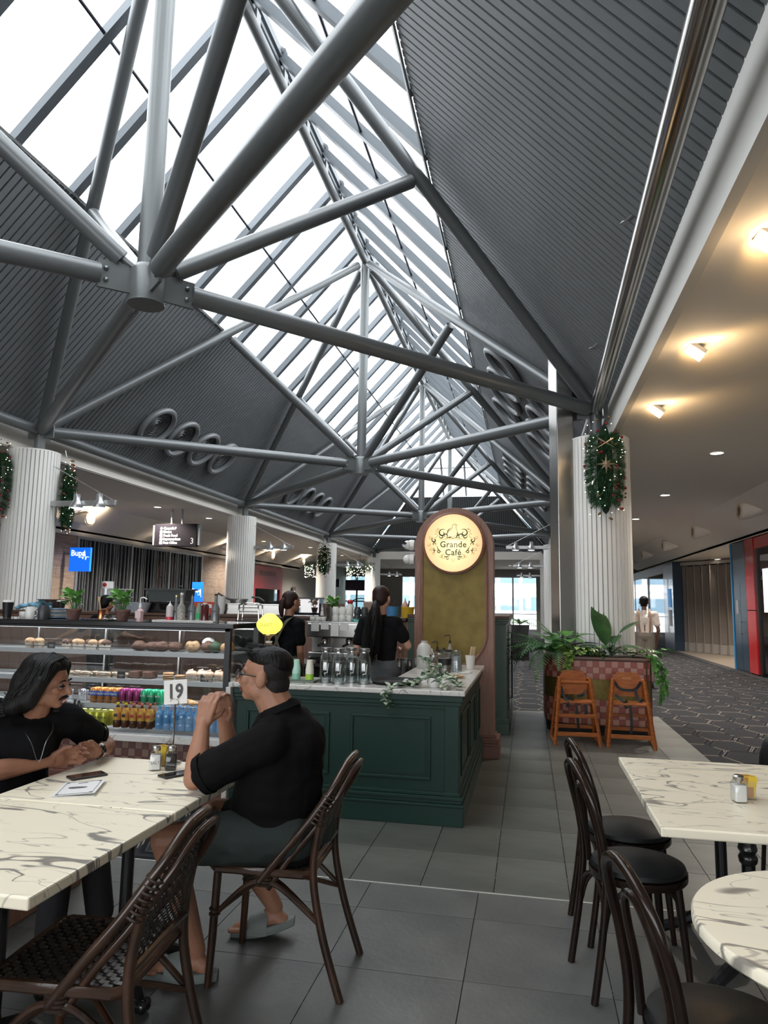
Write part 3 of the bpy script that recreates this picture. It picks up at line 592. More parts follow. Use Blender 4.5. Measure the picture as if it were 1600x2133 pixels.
def floodlight(y, lb):
    t = thing('adjustable_flood', lb, 'ceiling light', (1.48, y, ZR), 0, 'square warm ceiling lamps'); R_ = Matrix.Rotation(radians(38), 3, 'Y') @ Matrix.Rotation(radians(-20), 3, 'X')
    MB().box((0,0,-.05), (.16,.13,.05), M=R_).build('housing', WHITE, t, bevel=.006); MB().box(R_@V((0,0,-.028))+V((0,0,-.05)), (.13,.10,.004), M=R_).build('lamp_face', BULB, t)
    MB().tube([(0,.075,0),(0,.075,-.06)], .008, 6).build('bracket', WHITE, t)
    ld = bpy.data.lights.new('flood', 'SPOT'); ld.energy = 26; ld.color = (1,.62,.26); ld.spot_size = radians(150); ld.spot_blend = .6; ld.shadow_soft_size = .06; lo = bpy.data.objects.new('lamp_light', ld); COL.objects.link(lo); lo.parent = t; lo.location = (-.07,-.01,-.12)
    lo.rotation_euler = (radians(15), radians(-110), 0)
    l2 = bpy.data.lights.new('flood', 'POINT'); l2.energy = 6; l2.color = (1,.70,.40); l2.shadow_soft_size = .06; l3 = bpy.data.objects.new('lamp_light', l2); COL.objects.link(l3); l3.parent = t; l3.location = (.05,-.05,-.18)
for i, y in enumerate((4.5, 6.45, 8.4)): floodlight(y, ('nearest square warm lamp on the right ceiling, cut by the frame edge', 'middle square warm lamp on the right ceiling', 'third square warm lamp, just right of the garland column')[i])
# gimbal wall-scoops on the sloped bulkheads
def scoop(x, y, side, lb):
    t = thing('bulkhead_scoop', lb, 'wall light', (x, y, 3.62), 0, 'scoop lights on the sloped bulkheads')
    d = -side  # nose points toward the atrium
    rings = []
    for f, w, h in ((0,.02,.02),(.2,.16,.10),(.45,.20,.16),(.62,.21,.18)):
        rings.append([V((d*(f-.25), w*cos(2*pi*k/12), .04+h*sin(2*pi*k/12)-.10*(f))) for k in range(12)])
    MB().ring(rings).build('hood', CEIL, t, True)
    MB().bb(d*.375-.008, d*.375+.008, -.12,.12,-.10,.08).build('opening', mat('dark_slot', (.05,.04,.035), .6), t)
    MB().tube([(d*.38,.17*cos(a*pi/8),-.01+.14*sin(a*pi/8)) for a in range(16)], .025, 6, closed=True).build('lip', mat('scoop_lip', (.72,.58,.42), .5), t, True)
    lv = MB()
    for q in range(4): lv.bb(d*.39-.006,d*.39+.006,-.11,.11,-.09+.045*q,-.08+.045*q)
    lv.build('louvres', mat('scoop_lip', (.72,.58,.42), .5), t)
    ld = bpy.data.lights.new('scoop', 'SPOT'); ld.energy = 120 if side < 0 else 0; ld.color = (1,.80,.58); ld.spot_size = radians(150); ld.spot_blend = .7; ld.shadow_soft_size = .08; lo = bpy.data.objects.new('lamp_light', ld); COL.objects.link(lo); lo.parent = t; lo.location = (d*.62,0,.02); lo.rotation_euler = (0, radians(180-60*side*-1 if 0 else (180+50*side)), 0); return t
for i, y in enumerate((15.9, 20.2, 24.6, 29.0, 33.4)): scoop(4.75, y, 1, '%s scoop-shaped fitting along the right sloped bulkhead' % dn[i])
for i, y in enumerate((16.3, 25.4, 29.8, 34.2)): scoop(-11.5, y, -1, '%s scoop-shaped fitting along the left sloped bulkhead' % dn[i])
scoop(-11.5, 20.9, -1, 'scoop fitting half hidden behind the black direction sign')
# direction sign
ds = thing('direction_sign', 'black hanging direction sign listing carpark, food and post office, number 3', 'sign', (-9.07, 17.0, 0)); MB().bb(-.60,.60,0,.14,2.96,3.55).build('box', mat('sign_black', (.006,.005,.007), .9, spec=.1), ds, bevel=.008); MB().bb(-.66,-.60,.02,.12,2.99,3.52).bb(.60,.68,.02,.12,2.99,3.52).build('end_caps', BARS, ds)
for x in (-.16,.14): MB().bb(x-.015,x+.015,.05,.09,3.55,3.95).build('hanger', BARS, ds)
for i, s_ in enumerate(('Carpark P', 'Kmart', 'Fresh Food', 'Supermarkets', 'Post Office')):
    text('lettering', s_, .088, WEM, ds, (-.34,-.004,3.43-.095*i), align='LEFT', bold=.002)
    if i: MB().bb(-.44,-.37,-.004,0,3.395-.095*i,3.465-.095*i).build('arrow_square', WEM, ds); MB().tube([(-.43,-.008,3.455-.095*i),(-.38,-.008,3.405-.095*i)], .007, 4).build('arrow', BLACK, ds)
    else: MB().add([(-.405,-.004,3.47),(-.44,-.004,3.43),(-.42,-.004,3.43),(-.42,-.004,3.39),(-.39,-.004,3.39),(-.39,-.004,3.43),(-.37,-.004,3.43)], [(0,1,2,3,4,5,6)]).build('arrow', WEM, ds)
text('lettering', '3', .22, mat('dim_print', (.25,.25,.26), .5), ds, (.48,-.004,3.09))
# lamp arms on columns
def lamp_arm(x, y, z, side, lb):
    t = thing('lamp_arm', lb, 'spotlight arm', (x, y, z), 0, 'spotlight arms on the columns'); ALU = mat('aluminium', (.5,.5,.5), .3, .7)
    MB().bb(.35*side if side>0 else -1.55, 1.55 if side>0 else -.35, -.03,.03,-.045,.045).build('arm', ALU, t, bevel=.008)
    for q in (.9, 1.3):
        MB().lathe([(.001,-.10),(.09,-.10),(.10,-.06),(.07,.0),(.05,.03),(.05,.12),(.001,.13)], (side*q,-.08,.02), 14).build('spot_head', ALU, t, True); MB().lathe([(.001,0),(.08,0),(.08,.004),(.001,.004)], (side*q,-.08,-.085), 12).build('lens', emis('cool_lens', (.9,.95,1), 3.), t)
    for q in (-.03,.03): MB().tube([(side*.38,q,.62),(side*1.5,q,.04)], .004, 4).build('stay_wire', ALU, t)
    MB().tube([(side*.5,-.05,-.05),(side*.8,-.05,-.14),(side*1.15,-.05,-.10)], .006, 5).build('cable', BLACK, t); return t
for k, nm in ((1,'nearest'),(2,'second'),(3,'third'),(4,'farthest')): lamp_arm(-7.95, YC[k], 3.07, 1, 'metal arm with two spotlights on the %s left column' % nm)
for k, nm in ((2,'second'),(3,'third'),(4,'farthest')): lamp_arm(.99, YC[k], 3.07, -1, 'metal arm with two spotlights on the %s right column' % nm)
# ================= KIOSK =================
def moulding(m, x0, x1, y0, y1, z, steps): # stacked steps: (out, h)
    for o_, h in steps: m.bb(x0-o_, x1+o_, y0-o_, y1+o_, z, z+h); z += h
    return m
def frame(m, a, b, z0, z1, axis, pos, w=.022, d=.014, sgn=-1):
    # raised picture-frame moulding on plane axis=pos, facing sgn
    def bx(u0, u1, v0, v1):
        if axis == 'Y': m.bb(u0, u1, pos, pos+sgn*d, v0, v1)
        else: m.bb(pos, pos+sgn*d, u0, u1, v0, v1)
    bx(a, b, z0, z0+w); bx(a, b, z1-w, z1); bx(a, a+w, z0+w, z1-w); bx(b-w, b, z0+w, z1-w); return m
g = thing('green_counter', 'dark green panelled cafe counter under the marble top', 'counter')
MB().bb(-2.20,-.50,5.24,5.72,.16,.90).bb(-1.02,-.50,5.7,7.50,.16,.90).build('carcass', GREEN, g)
m = MB()
for q, (z0, z1, o_) in enumerate(((0,.13,.035),(.13,.15,.042),(.15,.175,.026),(.175,.20,.034),(.20,.225,.016))): m.bb(-2.22,-.50+o_,5.24-o_,5.3,z0,z1).bb(-.56,-.50+o_,5.3,7.50,z0,z1)
m.build('plinth_moulding', GREEN, g, bevel=.004)
m = MB()
for z0, z1, o_ in ((.80,.825,.012),(.825,.855,.022),(.855,.90,.034)): m.bb(-2.22,-.50+o_,5.24-o_,5.3,z0,z1).bb(-.56,-.50+o_,5.3,7.50,z0,z1)
m.build('cornice_moulding', GREEN, g, bevel=.004)
for a, b in ((-2.12,-1.46),(-1.30,-.70)): frame(MB(), a, b, .30, .745, 'Y', 5.24).build('panel_moulding', GREEN, g, bevel=.005); MB().bb(a+.04,b-.04,5.234,5.24,.34,.705).build('panel', GREEN, g)
MB().bb(-.60,-.496,5.225,5.33,0,.86).build('corner_pilaster', GREEN, g, bevel=.004)
for a, b in ((5.42,6.05),(6.17,6.78),(6.90,7.42)): frame(MB(), a, b, .30, .745, 'X', -.50, sgn=1).build('panel_moulding', GREEN, g, bevel=.005)
ct = MB().bb(-2.26,-.45,5.19,5.78,.90,.935).bb(-1.10,-.45,5.78,7.52,.90,.935).build('marble_countertop', CMARB, bevel=.006); tag(ct, 'white marble slab top on the dark green counter', 'countertop')
w = MB().bb(-2.275,-2.235,5.18,5.80,0,.90).build('marble_end_panel', CMARB, bevel=.004); tag(w, 'thin upright marble slab closing the left end of the green counter', 'marble panel')
# sign tower
tw = thing('sign_tower', 'arched walnut sign tower with gold panel and round lit cafe sign', 'sign', (-.78, 7.60, 0))
def arch(w, zt, n=24): # half width, top of arch; stadium top only
    return [V((-w,0,0))]+[V((-w*cos(pi*i/n), 0, zt-w+w*sin(pi*i/n))) for i in range(n+1)]+[V((w,0,0))]
def slab(m, pts, y0, y1): m.ring([[V((p.x,y,p.z)) for p in pts] for y in (y0,y1)]); return m
A = arch(.425, 2.60)
slab(MB(), A, 0, .22).build('body', WALNUT, tw, bevel=.006)
def stadium(w, z0, z1, n=20): return [V((-w*cos(pi*i/n),0,z1-w+w*sin(pi*i/n))) for i in range(n+1)]+[V((w*cos(pi*i/n),0,z0+w-w*sin(pi*i/n))) for i in range(n+1)]
GOLD = mat('gold_velvet', (.165,.115,.018), .6, col2=(.225,.16,.032), nscale=7, bump=.2, bscale=40)
slab(MB(), stadium(.335,.92,2.44), -.012, .0).build('gold_panel', GOLD, tw)
rim = MB(); st = stadium(.345,.91,2.45); rim.tube([p+V((0,-.012,0)) for p in st], .018, 6, closed=True); rim.build('panel_rim', WALNUT, tw, True)
SZ = 2.21; MB().lathe([(.001,.0),(.335,.0),(.335,.075),(.315,.09),(.312,.06),(.001,.06)], (0,-.0,SZ), 40, 'Y').xf(Matrix.Identity(4)).build('sign_housing', WALNUT, tw, True)
def signmat():
    m = bpy.data.materials.new('lit_sign'); m.use_nodes = True; n = m.node_tree.nodes; l = m.node_tree.links; b = n['Principled BSDF']
    t = n.new('ShaderNodeTexCoord'); gr = n.new('ShaderNodeVectorMath'); gr.operation = 'LENGTH'; mp = n.new('ShaderNodeMapping'); l.new(t.outputs['Object'], mp.inputs['Vector']); mp.inputs['Scale'].default_value = (3.4,0,2.6); mp.inputs['Location'].default_value = (0,0,-2.6*SZ)
    l.new(mp.outputs['Vector'], gr.inputs[0]); r = n.new('ShaderNodeValToRGB'); l.new(gr.outputs['Value'], r.inputs['Fac']); r.color_ramp.elements[0].color = (1,.87,.42,1); r.color_ramp.elements[1].color = (.98,.52,.24,1); r.color_ramp.elements[0].position = .35
    l.new(r.outputs['Color'], b.inputs['Emission Color']); b.inputs['Emission Strength'].default_value = 1.0; b.inputs['Base Color'].default_value = (.2,.15,.1,1); return m
MB().lathe([(.001,.0),(.308,.0),(.308,.01),(.001,.01)], (0,-.072,SZ), 48, 'Y').build('lit_disc', signmat(), tw)
INK = mat('sign_ink', (.02,.035,.02), .6); INKL = mat('sign_ink_thin', (.35,.22,.09), .6)
ys = -.0835
text('lettering', 'Grande', .092, INK, tw, (0,ys,SZ-.02), bold=.0012, ext=.001, sx=.95, sp=1.08); text('lettering', 'Café', .092, INK, tw, (0,ys,SZ-.105), bold=.0012, ext=.001, sx=.95, sp=1.08)
for ln, z_ in ((.27,-.0),(.0,0)):
    pass
orn = MB(); thin = MB()
def spiral(m, cx, cz, r, a0, turns, dr, rad, taper=True, n=18):
    pts = []; rs = []
    for i in range(n+1):
        u = i/n; a = a0+dr*turns*2*pi*u; q = r*(1-.8*u); pts.append((cx+q*cos(a), ys, cz+q*sin(a))); rs.append(rad*(.35+.9*sin(pi*min(1,u*1.1))) if taper else rad)
    m.tube(pts, rs, 5)
for sg_ in (-1, 1):
    D = 1 if sg_ > 0 else -1
    for (cx, cz, r, a0, tn, rad) in ((.115,.105,.045,2.2,1.1,.006),(.085,.075,.03,4.5,1.0,.005),(.125,.07,.026,.5,1.0,.005),(.205,.03,.028,1.2,1.1,.0055),(.205,-.015,.022,4.,1.0,.004),(.15,-.095,.022,2.,1.0,.004),(.06,-.165,.018,1.,1.,.003)):
        spiral(orn, sg_*cx, SZ+cz, r, a0 if sg_ > 0 else pi-a0, tn, -D, rad)
    for (cx, cz, r, a0, tn) in ((.255,-.02,.02,0,1),(.235,-.075,.022,3,1),(.215,-.115,.018,4,1),(.10,-.15,.03,2,1),(.17,.125,.02,2,1),(.155,.15,.012,1,1),(.24,.055,.02,1,1),(.19,.085,.03,5,.8),(.125,-.14,.02,0,1)):
        spiral(thin, sg_*cx, SZ+cz, r, a0 if sg_ > 0 else pi-a0, tn, -D, .0022, False)
    orn.tube([(sg_*.175,ys,SZ-.035),(sg_*.155,ys,SZ-.08),(sg_*.125,ys,SZ-.10)], [.002,.006,.002], 5); orn.tube([(sg_*.21,ys,SZ-.05),(sg_*.20,ys,SZ-.085),(sg_*.205,ys,SZ-.11)], [.002,.006,.002], 5); orn.tube([(sg_*.18,ys,SZ-.08),(sg_*.225,ys,SZ-.08)], [.003,.003], 5)
    orn.tube([(0,ys,SZ+.048),(sg_*.04,ys,SZ+.054),(sg_*.10,ys,SZ+.044)], [.004,.004,.001], 5); thin.tube([(0,ys,SZ+.035),(sg_*.09,ys,SZ+.038),(sg_*.15,ys,SZ+.035)], .002, 4)
    orn.tube([(sg_*.10,ys,SZ-.145),(sg_*.07,ys,SZ-.15),(sg_*.04,ys,SZ-.145)], [.002,.006,.002], 5)
thin.tube([(-.02,ys,SZ-.165),(0,ys,SZ-.205),(.02,ys,SZ-.165)], .002, 4)
# bird outline
thin.tube([(.02,ys,SZ+.20),(.045,ys,SZ+.19),(.03,ys,SZ+.18),(.03,ys,SZ+.16),(.045,ys,SZ+.12),(.03,ys,SZ+.075),(-.02,ys,SZ+.06),(-.06,ys,SZ+.055),(-.075,ys,SZ+.075),(-.05,ys,SZ+.12),(-.015,ys,SZ+.15),(-.008,ys,SZ+.18),(.0,ys,SZ+.20),(.02,ys,SZ+.20)], .003, 5)
orn.tube([(-.072,ys,SZ+.09),(-.055,ys,SZ+.135),(-.025,ys,SZ+.16)], [.002,.006,.002], 5); orn.tube([(.045,ys,SZ+.115),(.052,ys,SZ+.085),(.03,ys,SZ+.058)], [.002,.010,.004], 5); orn.tube([(-.05,ys,SZ+.058),(-.02,ys,SZ+.068)], [.006,.003], 5); orn.sph((.022,ys,SZ+.188), .004, 6)
orn.build('printed_ornament', INK, tw, kind='stuff'); thin.build('printed_scrolls', INKL, tw, kind='stuff')
m = MB()
for z0, z1, o_ in ((0,.12,.055),(.12,.145,.06),(.145,.17,.04),(.17,.20,.05),(.20,.225,.02)): m.bb(-.425-o_,.425+o_,-o_,.22+o_,z0,z1)
m.build('plinth_moulding', mat('walnut_red', (.17,.075,.055), .45), tw, bevel=.004)
lt = bpy.data.lights.new('sign_light', 'POINT'); lt.energy = 1.5; lt.color = (1,.7,.4); lo = bpy.data.objects.new('sign_light', lt); COL.objects.link(lo); lo.parent = tw; lo.location = (0,-.2,SZ)
# camera domes
for z_, lb in ((2.20,'upper white security camera on the left edge of the sign tower'),(2.04,'lower white security camera dome on the left edge of the sign tower')):
    t = thing('security_camera', lb, 'camera', (-1.205-.02, 7.7, z_), 0, 'security cameras'); MB().lathe([(.001,.0),(.055,.0),(.06,.04),(.05,.07),(.001,.075)], (0,0,-.0), 18, 'X').xf(Matrix.Translation((0,0,0)) @ Matrix.Rotation(pi, 4, 'Y')).build('base', CERAM, t, True); MB().sph((-.075,-.02,0), .05, 16).build('dome', CERAM, t, True)
    if z_ > 2.1: MB().lathe([(.001,0),(.028,0),(.03,.012),(.001,.014)], (-.10,-.055,0), 14, 'Y').build('lens', BLKG, t, True)
# sage cabinet behind the tower
t = thing('sage_cabinet', 'sage green back cabinet with timber top behind the sign tower', 'cabinet'); x1 = -.27
MB().bb(-1.5,x1,8.95,11.2,.14,1.36).build('carcass', SAGE, t); m = MB()
for z0, z1, o_ in ((0,.14,.03),(.14,.16,.035),(.16,.19,.02)): m.bb(-1.5,x1+o_,8.95-o_,11.2,z0,z1)
m.build('plinth_moulding', SAGE, t, bevel=.004); MB().bb(-1.5,x1+.02,8.93,11.2,1.33,1.36).bb(-1.5,x1+.035,8.915,11.2,1.36,1.385).build('cornice', SAGE, t, bevel=.003)
MB().bb(-1.5,x1+.03,8.91,11.2,1.385,1.425).build('timber_top', WALNUTH, t, bevel=.004); frame(MB(), -.85,-.33,.28,1.25,'Y',8.95).build('panel_moulding', SAGE, t)
MB().bb(x1-.01,x1+.02,9.6,10.9,.2,1.3).build('black_door', BLKG, t); MB().tube([(x1+.02,9.7,.35),(x1+.05,9.68,.35),(x1+.05,9.68,1.2),(x1+.02,9.7,1.2)], .01, 6).build('handle', BLACK, t)
# back bench: timber boards
t = thing('timber_back_bench', 'long dark timber high bench behind the baristas', 'bench'); MB().bb(-9.2,-1.52,9.0,9.58,0,1.34).build('core', BLACKM, t)
b = MB().bb(-.085,.085,-.01,.01,.02,1.33).mesh('board', WALNUT)
for i in range(44): part('board', b, t, (-9.1+.175*i, 8.995, 0))
MB().bb(-9.25,-1.52,8.93,9.6,1.34,1.375).build('top', WALNUTH, t, bevel=.004)
# low interior bench behind counter (for the machine)
t = thing('machine_bench', 'dark low service bench carrying the coffee machine', 'bench'); MB().bb(-3.0,-1.28,7.55,8.2,0,.86).build('carcass', BLACKM, t); MB().bb(-3.02,-1.26,7.52,8.22,.86,.89).build('top', SSTEEL, t)
t = thing('side_bench', 'low stainless side bench beside the marble counter', 'bench'); MB().bb(-1.9,-1.14,7.3,7.5,.0,.78).build('carcass', BLACKM, t); MB().bb(-1.9,-1.14,7.28,7.52,.78,.80).build('top', SSTEEL, t)
# ---- coffee machine ----
t = thing('coffee_machine', 'stainless espresso machine with paper dockets, between the two baristas', 'coffee machine', (-2.07, 7.75, .89))
MB().bb(-.33,.33,-.12,.36,.06,.12).bb(-.33,.33,.0,.36,.12,.30).build('body', SSTEEL, t, bevel=.01); MB().bb(-.34,.34,-.16,.36,.28,.44).build('head', SSTEEL, t, bevel=.015)
MB().bb(-.35,.35,-.14,.38,.44,.455).build('cup_tray', SSTEEL, t, bevel=.004); MB().bb(-.30,.30,-.16,-.02,.04,.06).build('drip_tray', BLACK, t)
for x in (-.28,.28): MB().lathe([(.001,0),(.025,0),(.02,.06),(.001,.06)], (x,.1,0), 12).build('foot', BLACK, t)
for x in (-.15,.13):
    MB().lathe([(.001,.0),(.04,.0),(.04,.05),(.03,.07),(.001,.07)], (x,-.07,.21), 16).build('group_head', CHROME, t, True); MB().tube([(x,-.07,.22),(x-.02,-.25,.20)], .014, 8).build('portafilter', BLACK, t, True)
MB().lathe([(.001,0),(.03,0),(.03,.02),(.001,.02)], (.24,-.16,.36), 16, 'Y').build('knob', BLACK, t, True); MB().tube([(.22,-.15,.30),(.24,-.2,.2),(.22,-.2,.10)], .008, 6).build('steam_wand', CHROME, t, True)
MB().lathe([(.001,0),(.028,0),(.028,.01),(.001,.01)], (.24,-.16,.20), 16, 'Y').build('gauge', CERAM, t, True)
for i, (x, h) in enumerate(((-.24,.09),(-.13,.07),(-.015,.14),(.09,.075))): d = MB().bb(x-.045,x+.045,-.168,-.165,.44-h,.44).build('paper_docket', PAPER, t)
# stacks on machine
def cup(name, label, mtl, loc, r=.04, h=.09, group=None, rz=0, handle=True, tilt=0):
    t = thing(name, label, 'cup', loc, rz, group); t.rotation_euler.x = tilt
    MB().lathe([(.001,.0),(r*.72,.0),(r*.95,h*.3),(r,h*.7),(r*.92,h),(r*.84,h),(r*.9,h*.7),(r*.8,.01),(.001,.01)], (0,0,0), 18).build('bowl', mtl, t, True)
    if handle: MB().tube([(r*.9,0,h*.8),(r*1.45,0,h*.75),(r*1.5,0,h*.4),(r*.9,0,h*.25)], .005, 6).build('handle', mtl, t, True)
    return t
GRC = mat('grey_ceramic', (.045,.047,.052), .35)
zt = .89+.456; j = 0
for i, (x, mtl, lb) in enumerate(((-.04,CERAM,'left white'),(.04,CERAM,'middle white'),(.12,CERAM,'right white'),(.21,GRC,'left dark grey'),(.29,GRC,'right dark grey'))):
    for lay in range(2): cup('coffee_cup', '%s cup of the %s row stacked on the coffee machine' % (lb, 'lower' if lay == 0 else 'upper'), mtl, (-2.07+x, 7.70, zt+.075*lay+.09), .042, .085, 'cups stacked on the coffee machine', rz=2.0+i, tilt=pi)
for i in range(5): tag(MB().lathe([(.001,0),(.028,0),(.036,.035),(.034,.035),(.027,.004),(.001,.004)], (-2.18,7.66,zt+.03*i), 16).build('steel_cup', SSTEEL, None, True), 'small steel cup, %s from the bottom of the stack on the machine' % ['first','second','third','fourth','fifth'][i], 'cup', 'steel cups stacked on the machine')
for i in range(3): cup('small_white_cup', 'small white cup heaped at the left of the machine top, %s one' % ['left','middle','right'][i], CERAM, (-2.36+.065*i, 7.66, zt), .035, .05, 'small white cups on the machine', rz=i*2)
cl = MB(); 
for i in range(9): cl.sph((-.03+.012*i, .02*sin(i*2.1), .012+.012*cos(i*1.7)), (.03,.03,.014), 8)
c_ = organic('teal_cloth', cl, mat('teal_cloth', (.10,.34,.28), .9), None, .008, 4); c_.location = (-1.86, 7.66, zt); tag(c_, 'crumpled teal cleaning cloth on the right end of the coffee machine', 'cloth')
# ---- display cabinet ----
XA, XB, YA, YB = -5.4, -2.285, 5.24, 5.86
t = thing('display_cabinet', 'glass food display cabinet with black frame and three lit shelves', 'display cabinet'); BKC = mat('cabinet_dark', (.02,.021,.022), .45)
MB().bb(XA,XB,YA+.02,YB,.0,.445).build('base_core', BKC, t); MB().bb(XA,XB+.01,YA-.02,YB,.445,.497).build('marble_ledge', CMARB, t, bevel=.005)
TC = [mat('dark_rose_tile', (.085,.028,.022), .4), mat('pale_rose_tile', (.17,.10,.075), .4)]; ts = .0585
tm = [MB().bb(.001,ts-.001,-.008,0,.001,ts-.001).mesh('tile', q) for q in TC]
for i in range(36):
    for j in range(4): part('tile', tm[(i+j)%2], t, (XB-ts*(i+1), YA+.02, .212+ts*j))
m = MB()
for z0, z1, o_ in ((0,.14,.03),(.14,.155,.045),(.155,.18,.025),(.18,.20,.04),(.20,.212,.015)): m.bb(XA,XB+o_*.3,YA+.02-o_,YA+.04,z0,z1)
m.build('plinth_moulding', TERRA, t, bevel=.004)
MB().bb(XA,XB+.03,YA-.02,YB+.04,1.335,1.375).build('black_top', BLKG, t, bevel=.005)
for x, y in ((XB-.02,YA),(XB-.02,YB-.03),(XA+.01,YA)): MB().bb(x-.022,x+.022,y,y+.04,.495,1.335).build('corner_post', BLACK, t)
MB().bb(XA,XB,YA+.0,YA+.03,1.315,1.335).build('header_rail', BLACK, t); MB().bb(XA+.02,XB-.05,YA+.035,YA+.05,1.312,1.322).build('led_strip', LED, t)
MB().quad((XA+.02,YA+.004,.498),(XB-.04,YA+.004,.498),(XB-.04,YA+.004,1.32),(XA+.02,YA+.004,1.32)).build('front_glass', GLASS, t)
MB().quad((XB-.01,YA+.04,.498),(XB-.01,YB-.03,.498),(XB-.01,YB-.03,1.32),(XB-.01,YA+.04,1.32)).build('side_glass', GLASS, t)
for x in (-3.0,-3.72,-4.4): MB().bb(x-.008,x+.008,YB-.06,YB-.03,.5,1.33).build('back_mullion', SSTEEL, t)
for a, b in ((XA,-4.4),(-4.4,-3.72),(-3.72,-3.0),(-3.0,XB)): MB().quad((a+.01,YB-.02,.53),(b-.01,YB-.02,.53),(b-.01,YB-.02,1.32),(a+.01,YB-.02,1.32)).build('rear_glass', glassmat('rear_glass', (.55,.6,.6), .12), t)
SHM = mat('shelf_metal', (.42,.44,.45), .35, .3)
for z in (1.118,.893,.692):
    MB().bb(XA+.02,XB-.05,YA+.12,YB-.08,z,z+.012).build('shelf', SHM, t); MB().bb(XA+.02,XB-.05,YA+.11,YA+.122,z-.022,z+.016).build('shelf_edge', SHM, t)
    MB().bb(XA+.05,XB-.08,YA+.124,YA+.142,z-.018,z-.006).build('led_strip', LED, t); MB().tube([(XA+.05,YA+.13,z+.035),(XB-.08,YA+.13,z+.035)], .003, 5).build('guard_rail', CHROME, t)
MB().bb(XA+.02,XB-.03,YA+.03,YB-.04,.495,.505).build('deck', SHM, t)
for z in (1.085,.86,.655,1.30):
    ld = bpy.data.lights.new('case_led', 'AREA'); ld.shape = 'RECTANGLE'; ld.size = 2.6; ld.size_y = .04; ld.energy = 5; ld.color = (.93,.97,1); lo = bpy.data.objects.new('case_led', ld); COL.objects.link(lo); lo.parent = t; lo.location = (-3.7, YA+0.155, z-.0); lo.rotation_euler = (radians(25),0,0)
# black card signs
for i, (x, z, lb) in enumerate(((-3.97,1.130,'top shelf beside the muffins'),(-3.30,.905,'second shelf among the wraps'),(-2.56,.905,'second shelf before the iced cupcakes'))):
    c_ = thing('price_card', 'small black price card on the %s' % lb, 'card', (x, YA+0.165, z), 0, 'black price cards'); MB().bb(-.035,.035,-.003,.003,0,.055).build('card', BLACK, c_); MB().bb(-.02,.02,-.004,-.0031,.025,.029).bb(-.015,.015,-.004,-.0031,.015,.018).build('chalk_lines', mat('chalk', (.4,.4,.4), .8), c_)
# food
CAKE = mat('muffin_top', (.28,.17,.09), .8, col2=(.45,.30,.17), nscale=30, bump=.5, bscale=60); CHOC = mat('chocolate_cake', (.06,.028,.018), .7, col2=(.11,.055,.035), nscale=30, bump=.5, bscale=60); PPR = mat('muffin_paper', (.42,.36,.29), .8); PPW = mat('white_muffin_paper', (.62,.58,.52), .8)
ICE = mat('pale_icing', (.62,.45,.33), .6, bump=.3, bscale=40); BREAD = mat('bread_crust', (.36,.20,.09), .6, col2=(.52,.34,.18), nscale=12, bump=.3, bscale=50)
def muffin(label, loc, top, paper, group, r=.034, spikes=False, swirl=False):
    r *= 1.12
    t = thing('muffin' if not swirl else 'cupcake', label, 'cake', loc, random.random()*6, group); n = 16
    MB().ring([[V(((r*(.72+.28*f)+(.003 if k%2 else 0))*cos(2*pi*k/n), (r*(.72+.28*f)+(.003 if k%2 else 0))*sin(2*pi*k/n), .052*f+(.02 if (spikes and f==1 and k%4==0) else 0))) for k in range(n)] for f in (0,1)]).build('paper_case', paper, t)
    m = MB().sph((0,0,.055), (r*1.12,r*1.12,.030), 12)
    if swirl: m.tube([(r*(.9-.07*i)*cos(i*.7), r*(.9-.07*i)*sin(i*.7), .06+.0038*i) for i in range(9)], [.013-.0008*i for i in range(9)], 7)
    m.build('icing' if swirl else 'crown', top, t, True); return t
cnt = ['first','second','third','fourth','fifth','sixth','seventh','eighth']
for i, x in enumerate((-4.20,-4.11)): muffin('%s paper-wrapped muffin alone at the left of the top shelf' % ['left','right'][i], (x, YA+0.195, 1.130), CAKE, PPR, 'muffins at the left of the top shelf', .036)
for i in range(7): muffin('%s muffin from the left in the white-paper row, top shelf' % cnt[i], (-3.84+.062*i, YA+0.185+.05*(i%2), 1.130), CAKE if i%3 else CHOC, PPW, 'white paper muffins on the top shelf', .034, True)
def loaf(label, loc, m_, group, d=(.072,.055,.048), rz=0, cat='cake', name='dark_loaf_cake'):
    o = MB()
    for i in range(5): o.sph((random.uniform(-.5,.5)*d[0], random.uniform(-.4,.4)*d[1], d[2]*.7+random.random()*d[2]*.5), (d[0]*.55,d[1]*.6,d[2]*.6), 10)
    o.sph((0,0,d[2]*.8), (d[0],d[1],d[2]*.8), 14); o = o.build(name, m_, None, True, loc=loc, rz=rz); return tag(o, label, cat, group)
for i in range(4): loaf('%s lumpy dark muffin-loaf from the left, middle of the top shelf' % cnt[i], (-3.17+.10*i, YA+0.205+.03*(i%2), 1.130), CHOC, 'dark cakes on the top shelf')
for i, (x, m_) in enumerate(((-2.70,CAKE),(-2.57,CHOC),(-2.50,mat('green_cake', (.03,.06,.03), .7)),(-2.40,BREAD))): loaf('%s large cake from the left at the right end of the top shelf' % cnt[i], (x, YA+0.225, 1.130), m_, 'cakes right end of top shelf', (.062,.055,.055))
tag(MB().sph((-2.61, YA+0.315, 1.205), (.055,.05,.045), 14).build('white_dome_cake', ICE if 0 else CERAM, None, True), 'white round dome behind the cakes on the top shelf', 'cake')
WRAP = mat('sandwich_bread', (.42,.29,.17), .6, col2=(.58,.46,.32), nscale=18, bump=.3)
